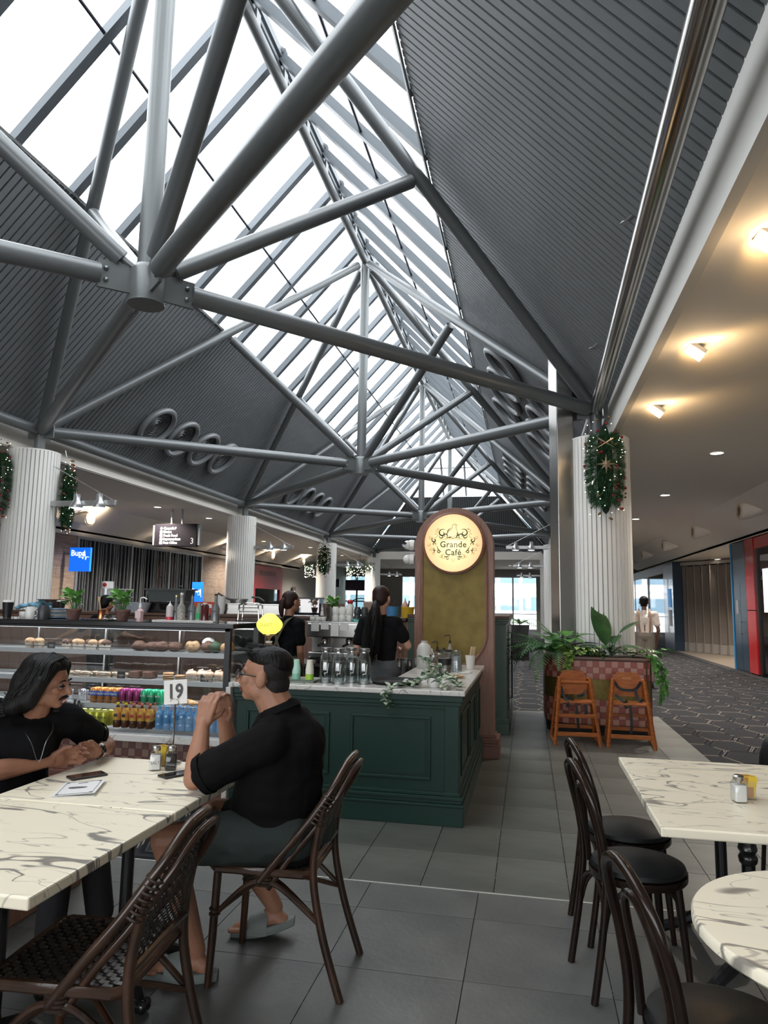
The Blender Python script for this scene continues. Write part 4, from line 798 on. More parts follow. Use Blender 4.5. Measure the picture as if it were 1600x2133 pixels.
def sandwich(label, loc, rz):
    t = thing('wrapped_sandwich', label, 'sandwich', loc, rz, 'wrapped sandwiches on the second shelf')
    MB().bb(-.055,.055,-.03,.03,0,.018).build('bread', WRAP, t, bevel=.006); MB().bb(-.058,.058,-.032,.032,.018,.026).build('filling', mat('lettuce_filling', (.22,.28,.08), .6, col2=(.4,.15,.08), nscale=40), t); MB().bb(-.055,.055,-.03,.03,.026,.044).build('bread', WRAP, t, bevel=.006)
    MB().sph((0,0,.024), (.075,.042,.034), 10).build('cling_wrap', CLEARP, t, True)
for i in range(7): sandwich('%s clear-wrapped sandwich from the left on the second shelf' % cnt[i], (-3.82+.085*i, YA+0.205+.04*(i%2), .905), .3*sin(i*2))
for i in range(2): tag(MB().bb(-.045,.045,-.05,.05,0,.06).build('dark_slice', CHOC, None, bevel=.008, loc=(-3.20+.12*i, YA+0.235, .905)), '%s dark cake slice in a clear box, second shelf' % ['left','right'][i], 'cake', 'boxed cake slices')
def cookies(label, loc, n):
    t = thing('cookie_stack', label, 'cookies', loc)
    for i in range(n): MB().lathe([(.001,0),(.042,.002),(.045,.007),(.04,.013),(.001,.015)], (.004*sin(i*3),.004*cos(i*2),.0155*i), 16).build('cookie', BREAD, t, True)
cookies('taller stack of round cookies on the second shelf', (-2.89, YA+0.185, .905), 4); cookies('shorter stack of round cookies right of the taller one', (-2.78, YA+0.185, .905), 3)
for i in range(5): muffin('%s iced cupcake from the left at the right end of the second shelf' % cnt[i], (-2.69+.075*i, YA+0.195+.04*(i%2), .905), ICE, PPR, 'iced cupcakes on the second shelf', .037, swirl=True)
# plastic cups on third shelf
cm_ = MB().lathe([(.024,0),(.034,.09),(.036,.09),(.034,.085),(.022,.0)], (0,0,0), 12).mesh('clear_cup', CLEARP, True)
for i in range(9):
    o = bpy.data.objects.new('clear_cup', cm_); COL.objects.link(o); o.location = (-4.2+.070*i, YA+0.185+.07*(i%2), .704); tag(o, '%s clear plastic cup from the left on the third shelf' % ['first','second','third','fourth','fifth','sixth','seventh','eighth','ninth'][i], 'cup', 'clear cups on the third shelf')
# cans
def can(label, loc, m_, group, word=None, wcol=None, h=.118, r=.0305, wm=None):
    t = thing('drink_can', label, 'drink can', loc, 0, group)
    MB().lathe([(.001,0),(r*.85,0),(r,.008),(r,h-.012),(r*.85,h),(r*.8,h-.003),(.001,h-.003)], (0,0,0), 16).build('body', m_, t, True)
    MB().lathe([(.001,0),(r*.86,0),(r*.86,.002),(.001,.002)], (0,0,h-.004), 12).build('lid', SSTEEL, t)
    if word: text('lettering', word, .024, wm, t, (0,-r-.001,h*.62), ext=.0005, sx=.8 if len(word) > 4 else 1)
    return t
ORG = mat('orange_can', (.42,.17,.04), .3, .4); PUR = mat('magenta_can', (.20,.025,.11), .3, .4); GRN = mat('green_can', (.02,.30,.14), .3, .4); YEL = mat('yellow_can', (.45,.46,.05), .3, .4); WHT = mat('can_white_print', (.7,.7,.7), .5); BLU = mat('blue_band', (.03,.08,.3), .4)
for i in range(10):
    m_, wd, nm = ((ORG,'FANTA','orange') if i < 4 else (PUR,None,'magenta') if i < 7 else (GRN,'Sprite','green'))
    for r_ in range(2):
        c_ = can('%s %s can from the left in the %s row of the third shelf' % (cnt[i if i < 4 else i-4 if i < 7 else i-7], nm, ['front','back'][r_]), (-3.54+.0655*i, YA+0.170+.07*r_, .704), m_, 'drink cans on the third shelf', wd if r_ == 0 else None, wm=WHT)
        if i < 4: MB().lathe([(.0308,.055),(.031,.058),(.031,.092),(.0308,.095)], (0,0,0), 16).build('blue_band', BLU, c_, True)
PST = mat('pastry', (.42,.22,.09), .5, col2=(.62,.40,.20), nscale=14, bump=.4)
for i in range(6):
    o = MB()
    for k in range(6): a = -1+.4*k; o.sph((.05*sin(a), .03*cos(a)-.02, .025), (.022,.02,.022*(1.2-abs(a)*.4)), 8)
    o = o.build('croissant', PST, None, True, loc=(-2.83+.085*(i%5), YA+0.195+.05*(i%2), .704+(.035 if i == 5 else 0)), rz=i*1.3); tag(o, '%s brown pastry of the heap at the right of the third shelf' % cnt[i], 'pastry', 'pastries on the third shelf')
# bottles on the deck
def bottle(label, loc, body, capm, group, h=.20, r=.032, lab=None, cat='bottle', name='drink_bottle', neck=.35, sleeve=False):
    t = thing(name, label, cat, loc, 0, group)
    MB().lathe([(.001,0),(r*.9,0),(r,.01),(r,h*.25),(r*.93,h*.3),(r,h*.36),(r,h*.62),(r*.75,h*.76),(r*neck,h*.88),(r*neck,h*.93),(.001,h*.93)], (0,0,0), 16).build('body', body, t, True)
    MB().lathe([(.001,0),(r*neck*1.15,0),(r*neck*1.15,h*.08),(.001,h*.08)], (0,0,h*.92), 12).build('bottle_cap', capm, t)
    if sleeve: MB().lathe([(r+.0004,h*.30),(r+.001,h*.36),(r+.001,h*.62),(r*.77,h*.755),(r*.6,h*.81)], (0,0,0), 16).build('label_sleeve', lab, t, True); MB().sph((0,-r*.8,h*.5), (r*.6,r*.3,h*.11), 10).build('label_badge', mat('badge_dark', (.03,.012,.02), .4) if capm is YC_ else mat('badge_red', (.45,.05,.03), .4), t, True)
    elif lab: MB().lathe([(r+.0004,h*.34),(r+.0008,h*.35),(r+.0008,h*.61),(r+.0004,h*.62)], (0,0,0), 16).build('label_wrap', lab, t, True)
    return t
COLA = mat('cola', (.012,.006,.005), .12); REDL = mat('red_label', (.38,.02,.05), .4); REDC = mat('red_cap', (.4,.02,.03), .4); TEA = mat('iced_tea', (.075,.022,.006), .15); YC_ = mat('yellow_cap', (.55,.48,.02), .4); RC = mat('coral_cap', (.65,.12,.08), .4); TEAL = mat('tea_label_yellow', (.65,.5,.06), .45, col2=(.5,.12,.05), nscale=25)
WAT = glassmat('water_bottle', (.55,.80,.97), .12, .05); WATM = mat('water_body', (.10,.30,.55), .12, spec=.9); WATL = mat('water_label', (.10,.32,.62), .4)
for i in range(5): bottle('%s dark cola bottle from the left on the bottom deck' % cnt[i], (-3.86+.062*i, YA+0.075+.04*(i%2), .535), COLA, REDC if i < 3 else BLACK, 'cola bottles on the bottom deck', .19, .03, REDL)
for i in range(5):
    for r_ in range(2): can('%s yellow can from the left, %s row of the bottom deck' % (cnt[i], ['front','back'][r_]), (-3.60+.0605*i, YA+0.055+.075*r_, .535), YEL, 'yellow cans on the bottom deck', 'SOLO' if r_ == 0 else None, wm=BLACK)
for i in range(5):
    for r_ in range(2): bottle('%s iced tea bottle with %s cap from the left, %s row' % (cnt[i], 'yellow' if i < 2 else 'coral red', ['front','back'][r_]), (-3.25+.071*i, YA+0.065+.08*r_, .535), TEA, YC_ if i < 2 else RC, 'iced tea bottles on the bottom deck', .192, .031, TEAL, sleeve=True)
for i in range(9):
    for r_ in range(2): bottle('%s blue water bottle from the left, %s row of the bottom deck' % (['first','second','third','fourth','fifth','sixth','seventh','eighth','ninth'][i], ['front','back'][r_]), (-2.88+.065*i, YA+0.065+.08*r_, .535), WATM, WATL, 'water bottles on the bottom deck', .18, .033, None)
# ---- things on the cabinet top ----
ZT = 1.376
def takeaway(label, loc, h=.11, r=.042):
    t = thing('takeaway_cup', label, 'cup', loc); MB().lathe([(.001,0),(r*.72,0),(r,h),(.001,h)], (0,0,0), 20).build('body', BLACK, t, True); MB().lathe([(.001,0),(r*1.06,0),(r*1.06,.008),(r*.92,.02),(r*.9,.012),(.001,.012)], (0,0,h), 20).build('lid', CERAM, t, True)
takeaway('tall black takeaway cup with white lid at the far left of the cabinet top', (-4.46,5.45,ZT), .135, .046)
takeaway('black takeaway cup with white lid on the timber back bench', (-6.65,9.2,1.376), .13, .06)
cup('mug', 'small white mug at the left of the cabinet top', CERAM, (-4.40,5.58,ZT), .04, .055, 'mugs on the cabinet', tilt=0)
cup('mug', 'taller white mug upside down beside the grey one', CERAM, (-4.27,5.5,ZT+.10), .045, .10, 'mugs on the cabinet', tilt=pi)
cup('mug', 'dark grey mug upside down on the cabinet top', GRC, (-4.14,5.5,ZT+.115), .052, .115, 'mugs on the cabinet', rz=pi, tilt=pi)
for i in range(7): tag(MB().lathe([(.001,0),(.07,.0),(.115,.008),(.115,.0115),(.07,.005),(.001,.005)], (-4.12,5.66,ZT+.0125*i), 28).build('plate', CERAM if i%3 else mat('blue_plate',(.25,.4,.6),.3), None, True), 'round plate number %s from the bottom of the stack on the cabinet' % cnt[i], 'plate', 'stacked plates on the cabinet')
# back-bench clutter
ZB = 1.377
cl = MB()
for i in range(14): cl.sph((-.25+.04*i, .03*sin(i*1.7), .03+.025*abs(sin(i*.9))+.006*i*(i<9)), (.06,.05,.03), 8)
c_ = organic('blue_towel', cl, mat('light_blue_towel', (.22,.46,.62), .9), None, .015, 5); c_.location = (-7.15,9.25,ZB); tag(c_, 'crumpled light blue towel on the timber back bench', 'towel')
t = thing('black_wok', 'wide dark pan standing on the timber back bench at left', 'pan', (-6.92,9.4,ZB+.06)); MB().lathe([(.001,0),(.12,.0),(.22,.10),(.235,.10),(.13,-.01),(.001,-.01)], (0,0,0), 28).build('bowl', SSTEEL, t, True); MB().lathe([(.001,-.06),(.14,-.06),(.13,-.01),(.001,-.01)], (0,0,0), 20).build('stand', BLACK, t)
t = thing('grey_crate', 'dark grey plastic tub raised behind the syrup bottles', 'crate', (-4.95,9.25,ZB+.16)); MB().ring([[V((x*s,y*s,z)) for x, y in ((-.30,-.14),(.30,-.14),(.30,.14),(-.30,.14))] for s, z in ((.9,0),(1,.16))]).build('tub', mat('tub_grey', (.06,.07,.07), .5), t); MB().bb(-.33,.33,-.16,.16,.155,.175).build('rim', mat('tub_grey', (.06,.07,.07), .5), t)
t = thing('till_terminal', 'black till terminal under the grey tub', 'till', (-4.9,9.3,ZB)); MB().bb(-.42,.42,-.12,.12,0,.15).build('body', BLACK, t, bevel=.01); MB().bb(-.40,.40,-.125,-.12,.04,.13).build('screen', BLKG, t)
t = thing('clear_container', 'stack of clear plastic boxes on the back bench', 'box', (-5.72,9.2,ZB)); 
for i in range(3): MB().bb(-.15,.15,-.1,.1,.11*i,.11*i+.095).build('box', CLEARP, t, bevel=.01); MB().bb(-.155,.155,-.105,.105,.11*i+.095,.11*i+.103).build('lid', CERAM, t)
t = thing('clear_bowl', 'pale clear plastic tub in front of the boxes', 'tub', (-5.38,9.1,ZB)); MB().lathe([(.14,0),(.19,.14),(.20,.14),(.15,.0)], (0,0,0), 20).build('tub', mat('milky_plastic', (.45,.48,.55), .3), t, True); MB().lathe([(.001,0),(.14,0),(.14,.01),(.001,.01)], (0,0,0), 20).build('floor', mat('milky_plastic', (.45,.48,.55), .3), t)
t = thing('round_tin', 'white round tub with red emblem on the clear boxes', 'tub', (-5.95,9.25,ZB+.0)); MB().lathe([(.001,0),(.09,0),(.09,.33),(.001,.33)], (0,0,0), 18).build('basket', CLEARP, t, True); MB().lathe([(.001,.33),(.08,.33),(.08,.43),(.001,.43)], (0,0,0), 18).build('tub', CERAM, t, True); MB().sph((0,-.08,.38),(.035,.008,.03),10).build('emblem', REDC, t, True)
t = thing('red_box', 'red and white carton behind the sauce bottles', 'box', (-4.35,9.15,ZB)); MB().bb(-.16,.16,-.06,.06,0,.16).build('carton', mat('red_carton', (.5,.05,.03), .5), t); MB().bb(-.1,.1,-.062,-.06,.08,.13).build('panel', PAPER, t)
t = thing('range_bench', 'low stainless range back behind the woven rack', 'cooktop', (-3.55,9.35,ZB)); MB().bb(-.75,.75,-.2,.2,0,.13).build('body', SSTEEL, t, bevel=.005); MB().bb(-.76,.76,-.21,.21,.13,.145).build('rim', SSTEEL, t)
for i, (x, lb) in enumerate(((-3.95,'deeper steel pan with raised handle on the range'),(-3.45,'shallow black frying pan on the range'))):
    t = thing('frying_pan', lb, 'pan', (x,9.3,ZB+.146)); MB().lathe([(.001,0),(.10,0),(.13,.06-.02*i),(.135,.06-.02*i),(.105,-.0),(.001,-.0)], (0,0,.003), 22).build('pan', (SSTEEL, BLACK)[i], t, True); MB().tube([(-.12,0,.05-.02*i),(-.2,0,.08),(-.30,-.02,.14-.05*i)], .014, 8).build('handle', BLACK, t, True)
for i in range(4): t_ = tag(MB().lathe([(.001,0),(.045,0),(.065,.09),(.06,.09),(.04,.006),(.001,.006)], (-4.12,9.1,ZB+.05*i), 16).build('paper_bowl', PAPER, None, True), 'white paper tub, %s of the stack left of the pans' % ['bottom','second','third','top'][i], 'tub', 'stacked paper tubs')
t = thing('smoked_bin', 'smoked clear square bin behind the left barista', 'bin', (-2.88,8.9+.15,ZB)); MB().bb(-.2,.2,-.1,.1,0,.22).build('body', glassmat('smoked', (.25,.18,.16), .15), t); MB().bb(-.21,.21,-.11,.11,.22,.24).build('lid', BLACK, t); MB().bb(-.17,.17,-.07,.07,.005,.1).build('contents', COLA, t)
for i in range(3):
    for k in range(4): tag(MB().lathe([(.001,0),(.035,0),(.045,.1),(.04,.1),(.03,.004),(.001,.004)], (-2.62+.10*i,9.1,ZB+.022*k), 14).build('brown_cup', mat('kraft_cup', (.20,.13,.10), .7), None, True), 'brown paper cup, %s from the bottom of the %s kraft stack' % (cnt[k], ['left','middle','right'][i]), 'cup', 'brown cup stacks on the back bench')
def pump(label, loc, body, h=.16, r=.03, pm=BLACK, name='pump_bottle', dirx=-1):
    t = thing(name, label, 'bottle', loc); MB().lathe([(.001,0),(r,0),(r,h*.75),(r*.4,h*.92),(r*.4,h),(.001,h)], (0,0,0), 16).build('body', body, t, True); MB().lathe([(.001,h),(r*.5,h),(r*.35,h+.03),(.004,h+.035),(.004,h+.08),(.001,h+.08)], (0,0,0), 10).build('pump', pm, t, True)
    MB().tube([(0,0,h+.08),(dirx*.03,0,h+.085),(dirx*.06,0,h+.07)], .006, 6).build('nozzle', pm, t, True); return t
t = pump('clear pink hand sanitiser pump bottle on the cabinet top', (-3.22,5.5,ZT), mat('pink_gel', (.62,.42,.42), .25), .11, .03, CERAM, dirx=1)
MB().bb(-.026,.026,-.033,-.031,.02,.08).build('front_label', mat('pink_label', (.65,.5,.5), .5), t)
t = thing('squeeze_bottle', 'clear squeeze bottle with pink sauce at the bottom', 'bottle', (-3.0,5.6,ZT)); MB().lathe([(.001,.035),(.03,.035),(.03,.115),(.024,.13),(.001,.13)], (0,0,0), 16).build('upper', mat('frosted', (.55,.48,.47), .4), t, True); MB().lathe([(.001,0),(.03,0),(.03,.036),(.001,.036)], (0,0,0), 16).build('sauce', mat('pink_sauce', (.45,.02,.05), .3), t, True); MB().lathe([(.02,.13),(.006,.15),(.002,.17),(.001,.17)], (0,0,0), 10).build('nozzle', CERAM, t, True)
SYR = mat('grey_label_bottle', (.16,.17,.18), .3, .3)
def syrup(label, loc, m_=SYR, capm=BLACK, h=.24, band=True):
    t = thing('syrup_bottle', label, 'bottle', loc, 0, 'syrup bottles on the cabinet'); MB().lathe([(.001,0),(.034,0),(.035,h*.48),(.013,h*.66),(.012,h*.95),(.001,h*.95)], (0,0,0), 16).build('body', m_, t, True); MB().lathe([(.001,h*.93),(.015,h*.93),(.015,h),(.001,h)], (0,0,0), 12).build('bottle_cap', capm, t)
    if band: MB().bb(-.02,.02,-.0365,-.035,h*.36,h*.385).build('label_band', BLACK, t)
syrup('silver syrup bottle with gold cap, first of the group', (-2.975,5.66,ZT), SYR, BRASS, .22)
syrup('white-labelled syrup bottle with tall black pump', (-2.895,5.6,ZT), mat('patterned_label', (.42,.40,.36), .5, col2=(.2,.18,.16), nscale=60), CERAM, .24, False)
syrup('silver syrup bottle right of the white-labelled one', (-2.835,5.68,ZT), SYR, BLACK, .23)
syrup('silver syrup bottle with red neck standing apart at right', (-2.60,5.64,ZT), SYR, BLACK, .235)
tag(MB().tube([(0,0,0),(0,0,.05),(-.03,0,.06)], .005, 6).build('syrup_pump', BLACK, None, loc=(-2.895,5.6,ZT+.24)), 'black pump spout on the white-labelled syrup bottle', 'pump')
t = thing('sauce_bottle', 'clear bottle with green label between the syrup bottles', 'bottle', (-2.77,5.68,ZT)); MB().lathe([(.001,0),(.03,0),(.03,.10),(.016,.14),(.016,.155),(.001,.155)], (0,0,0), 14).build('body', mat('herb_glass', (.22,.25,.2), .2), t, True); MB().bb(-.012,.02,-.0315,-.03,.02,.07).build('green_label', mat('green_label', (.01,.28,.08), .5), t)
t = thing('sauce_bottle', 'dark red sauce bottle with pale cap', 'bottle', (-2.705,5.66,ZT)); MB().lathe([(.001,0),(.032,0),(.033,.13),(.022,.145),(.001,.145)], (0,0,0), 14).build('body', mat('dark_sauce', (.07,.012,.012), .15), t, True); MB().lathe([(.001,.145),(.022,.145),(.02,.16),(.001,.16)], (0,0,0), 12).build('bottle_cap', mat('pale_pink', (.6,.45,.42), .5), t)
t = thing('ribbed_tray', 'long white ribbed mat under the syrup bottles', 'tray', (-2.85,5.63,ZT)); MB().bb(-.28,.28,-.09,.09,0,.006).build('mat', PAPER, t)
for i in range(14): MB().bb(-.27+.04*i,-.25+.04*i,-.094,.094,0.001,.009).build('rib', CERAM, t)
t = thing('copper_jug', 'small copper jar with wooden spoon on the cabinet top', 'jar', (-3.58,5.5,ZT)); MB().lathe([(.001,0),(.035,0),(.028,.04),(.036,.085),(.032,.085),(.022,.04),(.001,.01)], (0,0,0), 18).build('jar', mat('copper', (.55,.22,.10), .25, 1.), t, True); MB().tube([(0,0,.03),(-.03,0,.17)], .006, 6).build('spoon', mat('pale_wood', (.5,.34,.18), .6), t); MB().sph((-.032,0,.175),(.014,.005,.022),8).build('spoon_bowl', mat('pale_wood', (.5,.34,.18), .6), t, True)
for i in range(3): tag(MB().lathe([(.001,0),(.03,.0),(.034,.02),(.024,.04),(.001,.045)], (-3.51+.045*i,5.46+.04*(i%2),ZT), 14).build('clear_jar_lid', CLEARP, None, True), '%s small clear jar lid between the two potted herbs' % cnt[i], 'lid', 'small glass lids on the cabinet')
tag(MB().bb(-3.70,-3.42,5.36,5.50,ZT,ZT+.006).build('black_mat', BLACKM), 'thin black mat between the two potted herbs', 'mat')
t = thing('wire_rack', 'arched chrome wire rack at the right end of the cabinet top', 'rack', (-2.47,6.1,1.16))
MB().bb(-.12,.12,-.06,.06,-.30,.22).build('stand', BLACKM, t)
for y in (-.05,.05): MB().tube([(-.10,y,.22),(-.095,y,.30),(-.09,y,.36),(-.05,y,.375),(.05,y,.375),(.09,y,.36),(.095,y,.30),(.10,y,.22)], .007, 6).build('hoop', CHROME, t, True)
for z in (.24,.30,.335): MB().tube([(-.09,-.05,z),(.09,-.05,z)], .005, 6).build('rung', CHROME, t, True)
# ---- on the marble counter ----
ZC = .936
t = thing('collect_lamp', 'glowing yellow globe lamp on a brass stem lettered for collection', 'lamp', (-2.0,5.34,ZC+.0)); t.scale = (1,1,1.14); LG = emis('lamp_globe', (.84,.80,.12), 1.0)
MB().lathe([(.001,.318),(.045,.318),(.060,.326),(.085,.345),(.100,.368),(.103,.388),(.096,.405),(.078,.422),(.058,.440),(.040,.455),(.020,.461),(.001,.462)], (0,0,0), 40).build('globe', LG, t, True); MB().lathe([(.001,0),(.05,0),(.05,.012),(.010,.02),(.009,.28),(.02,.30),(.05,.312),(.05,.320),(.001,.320)], (0,0,0), 20).build('stem', BRASS, t, True)
MB().lathe([(.001,.26),(.026,.26),(.026,.272),(.001,.272)], (0,0,0), 16).build('collar', CERAM, t); text('lettering', 'COLLECT', .028, mat('olive_ink', (.3,.25,.03), .6), t, (0,-.105,.385), ext=.0005)
t = thing('serving_tray', 'pale oblong tray holding upturned pastel cups', 'tray', (-1.80,5.44,ZC)); MB().bb(-.22,.17,-.09,.09,0,.012).build('base', mat('tray_grey', (.30,.33,.30), .5), t, bevel=.004); MB().bb(-.225,.175,-.095,.095,.010,.016).build('rim', mat('tray_dark', (.08,.10,.08), .5), t)
def stack(label, loc, cols, n=4, h=.085, grp='pastel cup stacks'):
    for i in range(n):
        mtl = cols[min(i*len(cols)//n, len(cols)-1)]
        tag(MB().lathe([(.001,h),(.022,h),(.034,0),(.031,0),(.02,h-.004),(.001,h-.004)], (loc[0],loc[1],loc[2]+.022*i), 18).build('tumbler', mtl, None, True), '%s, %s from the bottom' % (label, cnt[i]), 'cup', grp)
TQ = mat('teal_tumbler', (.25,.55,.42), .4); TQL = mat('teal_tumbler_pale', (.42,.68,.58), .4); LIM = mat('lime_tumbler', (.35,.60,.06), .4); CRM = mat('cream_tumbler', (.72,.70,.60), .4); CORL = mat('coral_tumbler', (.75,.25,.20), .4)
stack('teal upturned plastic cup left of the carafes', (-1.80,5.44,ZC+.016), [TQ,TQL], 4); stack('cream and lime upturned plastic cup beside the carafes', (-1.69,5.44,ZC+.016), [LIM,CRM,CRM], 4)
stack('white and coral plastic cup stack behind the man', (-1.90,5.44,ZC+.016), [CERAM,CERAM,CORL], 4)
WATC = mat('carafe_water', (.55,.60,.62), .05, spec=.8)
def carafe(label, loc):
    t = thing('water_carafe', label, 'carafe', loc, 0, 'water carafes on the counter'); gm = glassmat('carafe_glass', (.86,.90,.90), .14, .04)
    MB().lathe([(.001,0),(.048,0),(.05,.01),(.05,.19),(.036,.225),(.036,.25)], (0,0,0), 24).build('glass_body', gm, t, True); MB().lathe([(.001,.018),(.044,.018),(.044,.165),(.001,.165)], (0,0,0), 20).build('water', glassmat('water_fill', (.62,.68,.69), .10, .03), t, True)
    MB().lathe([(.001,0),(.052,0),(.052,.012),(.001,.012)], (0,0,.001), 24).build('glass_base', gm, t, True); MB().lathe([(.001,.245),(.042,.245),(.044,.252),(.044,.268),(.001,.268)], (0,0,0), 20).build('lid', SSTEEL, t, True)
    MB().tube([(.03,-.043,.15),(.03,-.052,.12),(.025,-.052,.08),(.0,-.052,.075)], .003, 5).build('etched_mark', CERAM, t)
for i, (x, y) in enumerate(((-1.555,5.43),(-1.44,5.38),(-1.365,5.50),(-1.25,5.44))): carafe('%s glass water carafe with steel lid from the left' % cnt[i], (x, y, ZC))
tag(MB().lathe([(.001,0),(.17,0),(.195,.018),(.20,.02),(.19,.03),(.165,.008),(.001,.008)], (-1.02,5.56,ZC), 36).build('round_tray', BLACKM, None, True), 'round black serving tray on the marble counter', 'tray')
def jar(label, loc, r, h, fill=None, lid=None, name='glass_jar', fh=.5):
    t = thing(name, label, 'jar', loc); MB().lathe([(.001,0),(r,0),(r,h*.85),(r*.85,h*.93),(r*.85,h)], (0,0,0), 20).build('glass', glassmat('jar_glass', (.80,.83,.83), .12, .04), t, True)
    if fill: MB().lathe([(.001,.006),(r*.9,.006),(r*.9,h*fh),(.001,h*fh)], (0,0,0), 18).build('contents', fill, t, True)
    if lid: MB().lathe([(.001,h),(r*.95,h),(r*.95,h+.015),(.012,h+.018),(.012,h+.035),(.001,h+.035)], (0,0,0), 18).build('lid', lid, t, True)
t = thing('milk_bottle', 'large empty translucent milk bottle on the side counter', 'bottle', (-1.0,6.95,ZC)); MB().lathe([(.001,0),(.07,0),(.075,.02),(.075,.17),(.06,.22),(.03,.245),(.032,.262),(.001,.262)], (0,0,0), 20).build('body', mat('milky_hdpe', (.55,.55,.52), .35), t, True); MB().tube([(.07,0,.19),(.085,0,.14),(.075,0,.08)], .01, 6).build('grip', mat('milky_hdpe', (.55,.55,.52), .35), t, True)
jar('small glass jar of cream coloured sugar near the milk bottle', (-.88,6.75,ZC), .045, .13, mat('sugar_cream', (.55,.45,.32), .8), SSTEEL)
jar('wide glass cookie jar with flat black lid', (-.82,7.05,ZC), .085, .16, mat('cookie_fill', (.30,.22,.17), .7), BLACK, fh=.3)
jar('tall clear tumbler of ice standing by the wide jar', (-.66,6.7,ZC), .05, .20, mat('ice_fill', (.5,.55,.57), .2), None, fh=.7)
jar('small clear glass at the far end of the side counter', (-.76,7.32,ZC), .04, .12, None, None)
pump('short amber syrup pump bottle in front of the gold panel', (-.93,7.42,ZC), mat('amber', (.45,.20,.08), .2), .15, .028); pump('tall clear syrup pump bottle in front of the gold panel', (-.80,7.42,ZC), mat('clear_syrup', (.35,.33,.28), .15), .22, .026)
t = thing('stirrer_cup', 'ribbed white cup full of wooden stirrers', 'cup', (-.56,7.05,ZC)); MB().lathe([(.001,0),(.035,0),(.05,.13),(.045,.13),(.03,.01),(.001,.01)], (0,0,0), 20).build('cup', CERAM, t, True); PW_ = mat('stirrer_wood', (.60,.46,.30), .7)
for i in range(12): a = i*.52; part('stirrer', MB().box((0,0,.11),(.008,.003,.15)).mesh('stirrer', PW_), t, M=Matrix.Translation((.02*cos(a),.02*sin(a),.03)) @ Euler((.16*sin(a),.16*cos(a),a)).to_matrix().to_4x4())
t = thing('straw_holder', 'perforated steel canister with black bag of straws', 'canister', (-.72,6.28,ZC)); MB().lathe([(.001,0),(.05,0),(.052,.10),(.05,.10),(.001,.01)], (0,0,0), 24).build('canister', SSTEEL, t, True); hl = MB()
for k in range(18):
    for q in range(5): a = 2*pi*k/18; hl.box((.0525*cos(a), .0525*sin(a), .018+.017*q), (.003,.007,.007), rz=a)
hl.build('perforations', BLACKM, t, kind='stuff'); MB().lathe([(.001,.09),(.055,.095),(.062,.15),(.05,.155),(.001,.12)], (0,0,0), 20).build('liner_bag', BLACK, t, True)
for i in range(3):
    t = thing('steel_blender_jug', '%s shiny steel jug at the barista hand end of the counter' % ['left','middle','right'][i], 'jug', (-1.38+.11*i, 7.40+.0*i, .80), 0, 'steel jugs by the barista'); MB().lathe([(.001,0),(.042,0),(.048,.02),(.044,.16),(.048,.19),(.045,.19),(.04,.02),(.001,.01)], (0,0,0), 20).build('jug', SSTEEL, t, True); MB().tube([(.045,0,.16),(.075,0,.15),(.075,0,.06),(.045,0,.05)], .005, 6).build('handle', SSTEEL, t, True)
t = thing('spoon_dish', 'small wooden dish with biscuits near the corner of the counter', 'dish', (-.60,6.15,ZC)); MB().lathe([(.001,0),(.04,0),(.065,.02),(.06,.02),(.038,.005),(.001,.005)], (0,0,0), 20).build('dish', mat('pale_wood', (.5,.34,.18), .6), t, True)
for i in range(3): MB().lathe([(.001,0),(.02,0),(.02,.01),(.001,.01)], (.02*cos(i*2),.02*sin(i*2),.008+.004*i), 12).build('biscuit', BREAD, t)
t = thing('receipt_papers', 'loose white receipts beside the straw canister', 'papers', (-.58,6.62,ZC)); MB().box((0,0,.003),(.09,.16,.002), rz=.4).build('sheet', PAPER, t); MB().box((.02,.06,.006),(.07,.12,.002), rz=-.3).build('sheet', PAPER, t)
# bench right of barista
for i, (x, c, lb) in enumerate(((-1.62,(.06,.25,.5),'blue plastic tub on the back bench right of the barista'),(-1.52,(.62,.40,.02),'yellow plastic tub with black spatula on the back bench'))):
    t = thing('plastic_tub', lb, 'tub', (x-.10+.10*i, 9.05, ZB)); c_ = mat('tub_%d' % i, c, .4); MB().lathe([(.001,0),(.07,0),(.085,.13),(.09,.13),(.09,.14),(.001,.14)], (0,0,0), 20).build('tub', c_, t, True); MB().tube([(0,0,.1),(.02,0,.22)], .01, 6).build('spatula', BLACK, t)
for i, (x, c, lb) in enumerate(((-1.86,(.5,.08,.05),'red squeeze bottle right of the tall barista head'),(-1.79,(.5,.28,.22),'pink squeeze bottle behind the blue tub'))):
    t = thing('squeeze_bottle', lb, 'bottle', (x-.02+.22*i, 9.25, ZB)); c_ = mat('sqz_%d' % i, c, .4); MB().lathe([(.001,0),(.05,0),(.05,.16),(.035,.18),(.001,.18)], (0,0,0), 16).build('body', c_, t, True); MB().lathe([(.03,.18),(.01,.22),(.002,.26),(.001,.26)], (0,0,0), 10).build('nozzle', c_, t, True)
t = thing('shaker_bottle', 'white bottle with red cap on top of the back bench near the fern', 'bottle', (-2.30,9.0+.1,ZB+.05)); MB().lathe([(.001,-.05),(.05,-.05),(.05,.09),(.03,.12),(.001,.12)], (0,0,0), 16).build('body', CERAM, t, True); MB().sph((0,0,.14),(.042,.042,.035),12).build('bottle_cap', REDC, t, True)
t = thing('menu_board', 'grey folded paper menus behind the cups', 'box', (-2.0,9.2,ZB)); MB().bb(-.13,.13,-.06,.06,0,.20).build('box', mat('pale_box', (.35,.33,.3), .6), t); MB().bb(-.12,.12,-.062,-.06,.02,.18).build('front_label', mat('tan_print', (.3,.2,.15), .6), t)
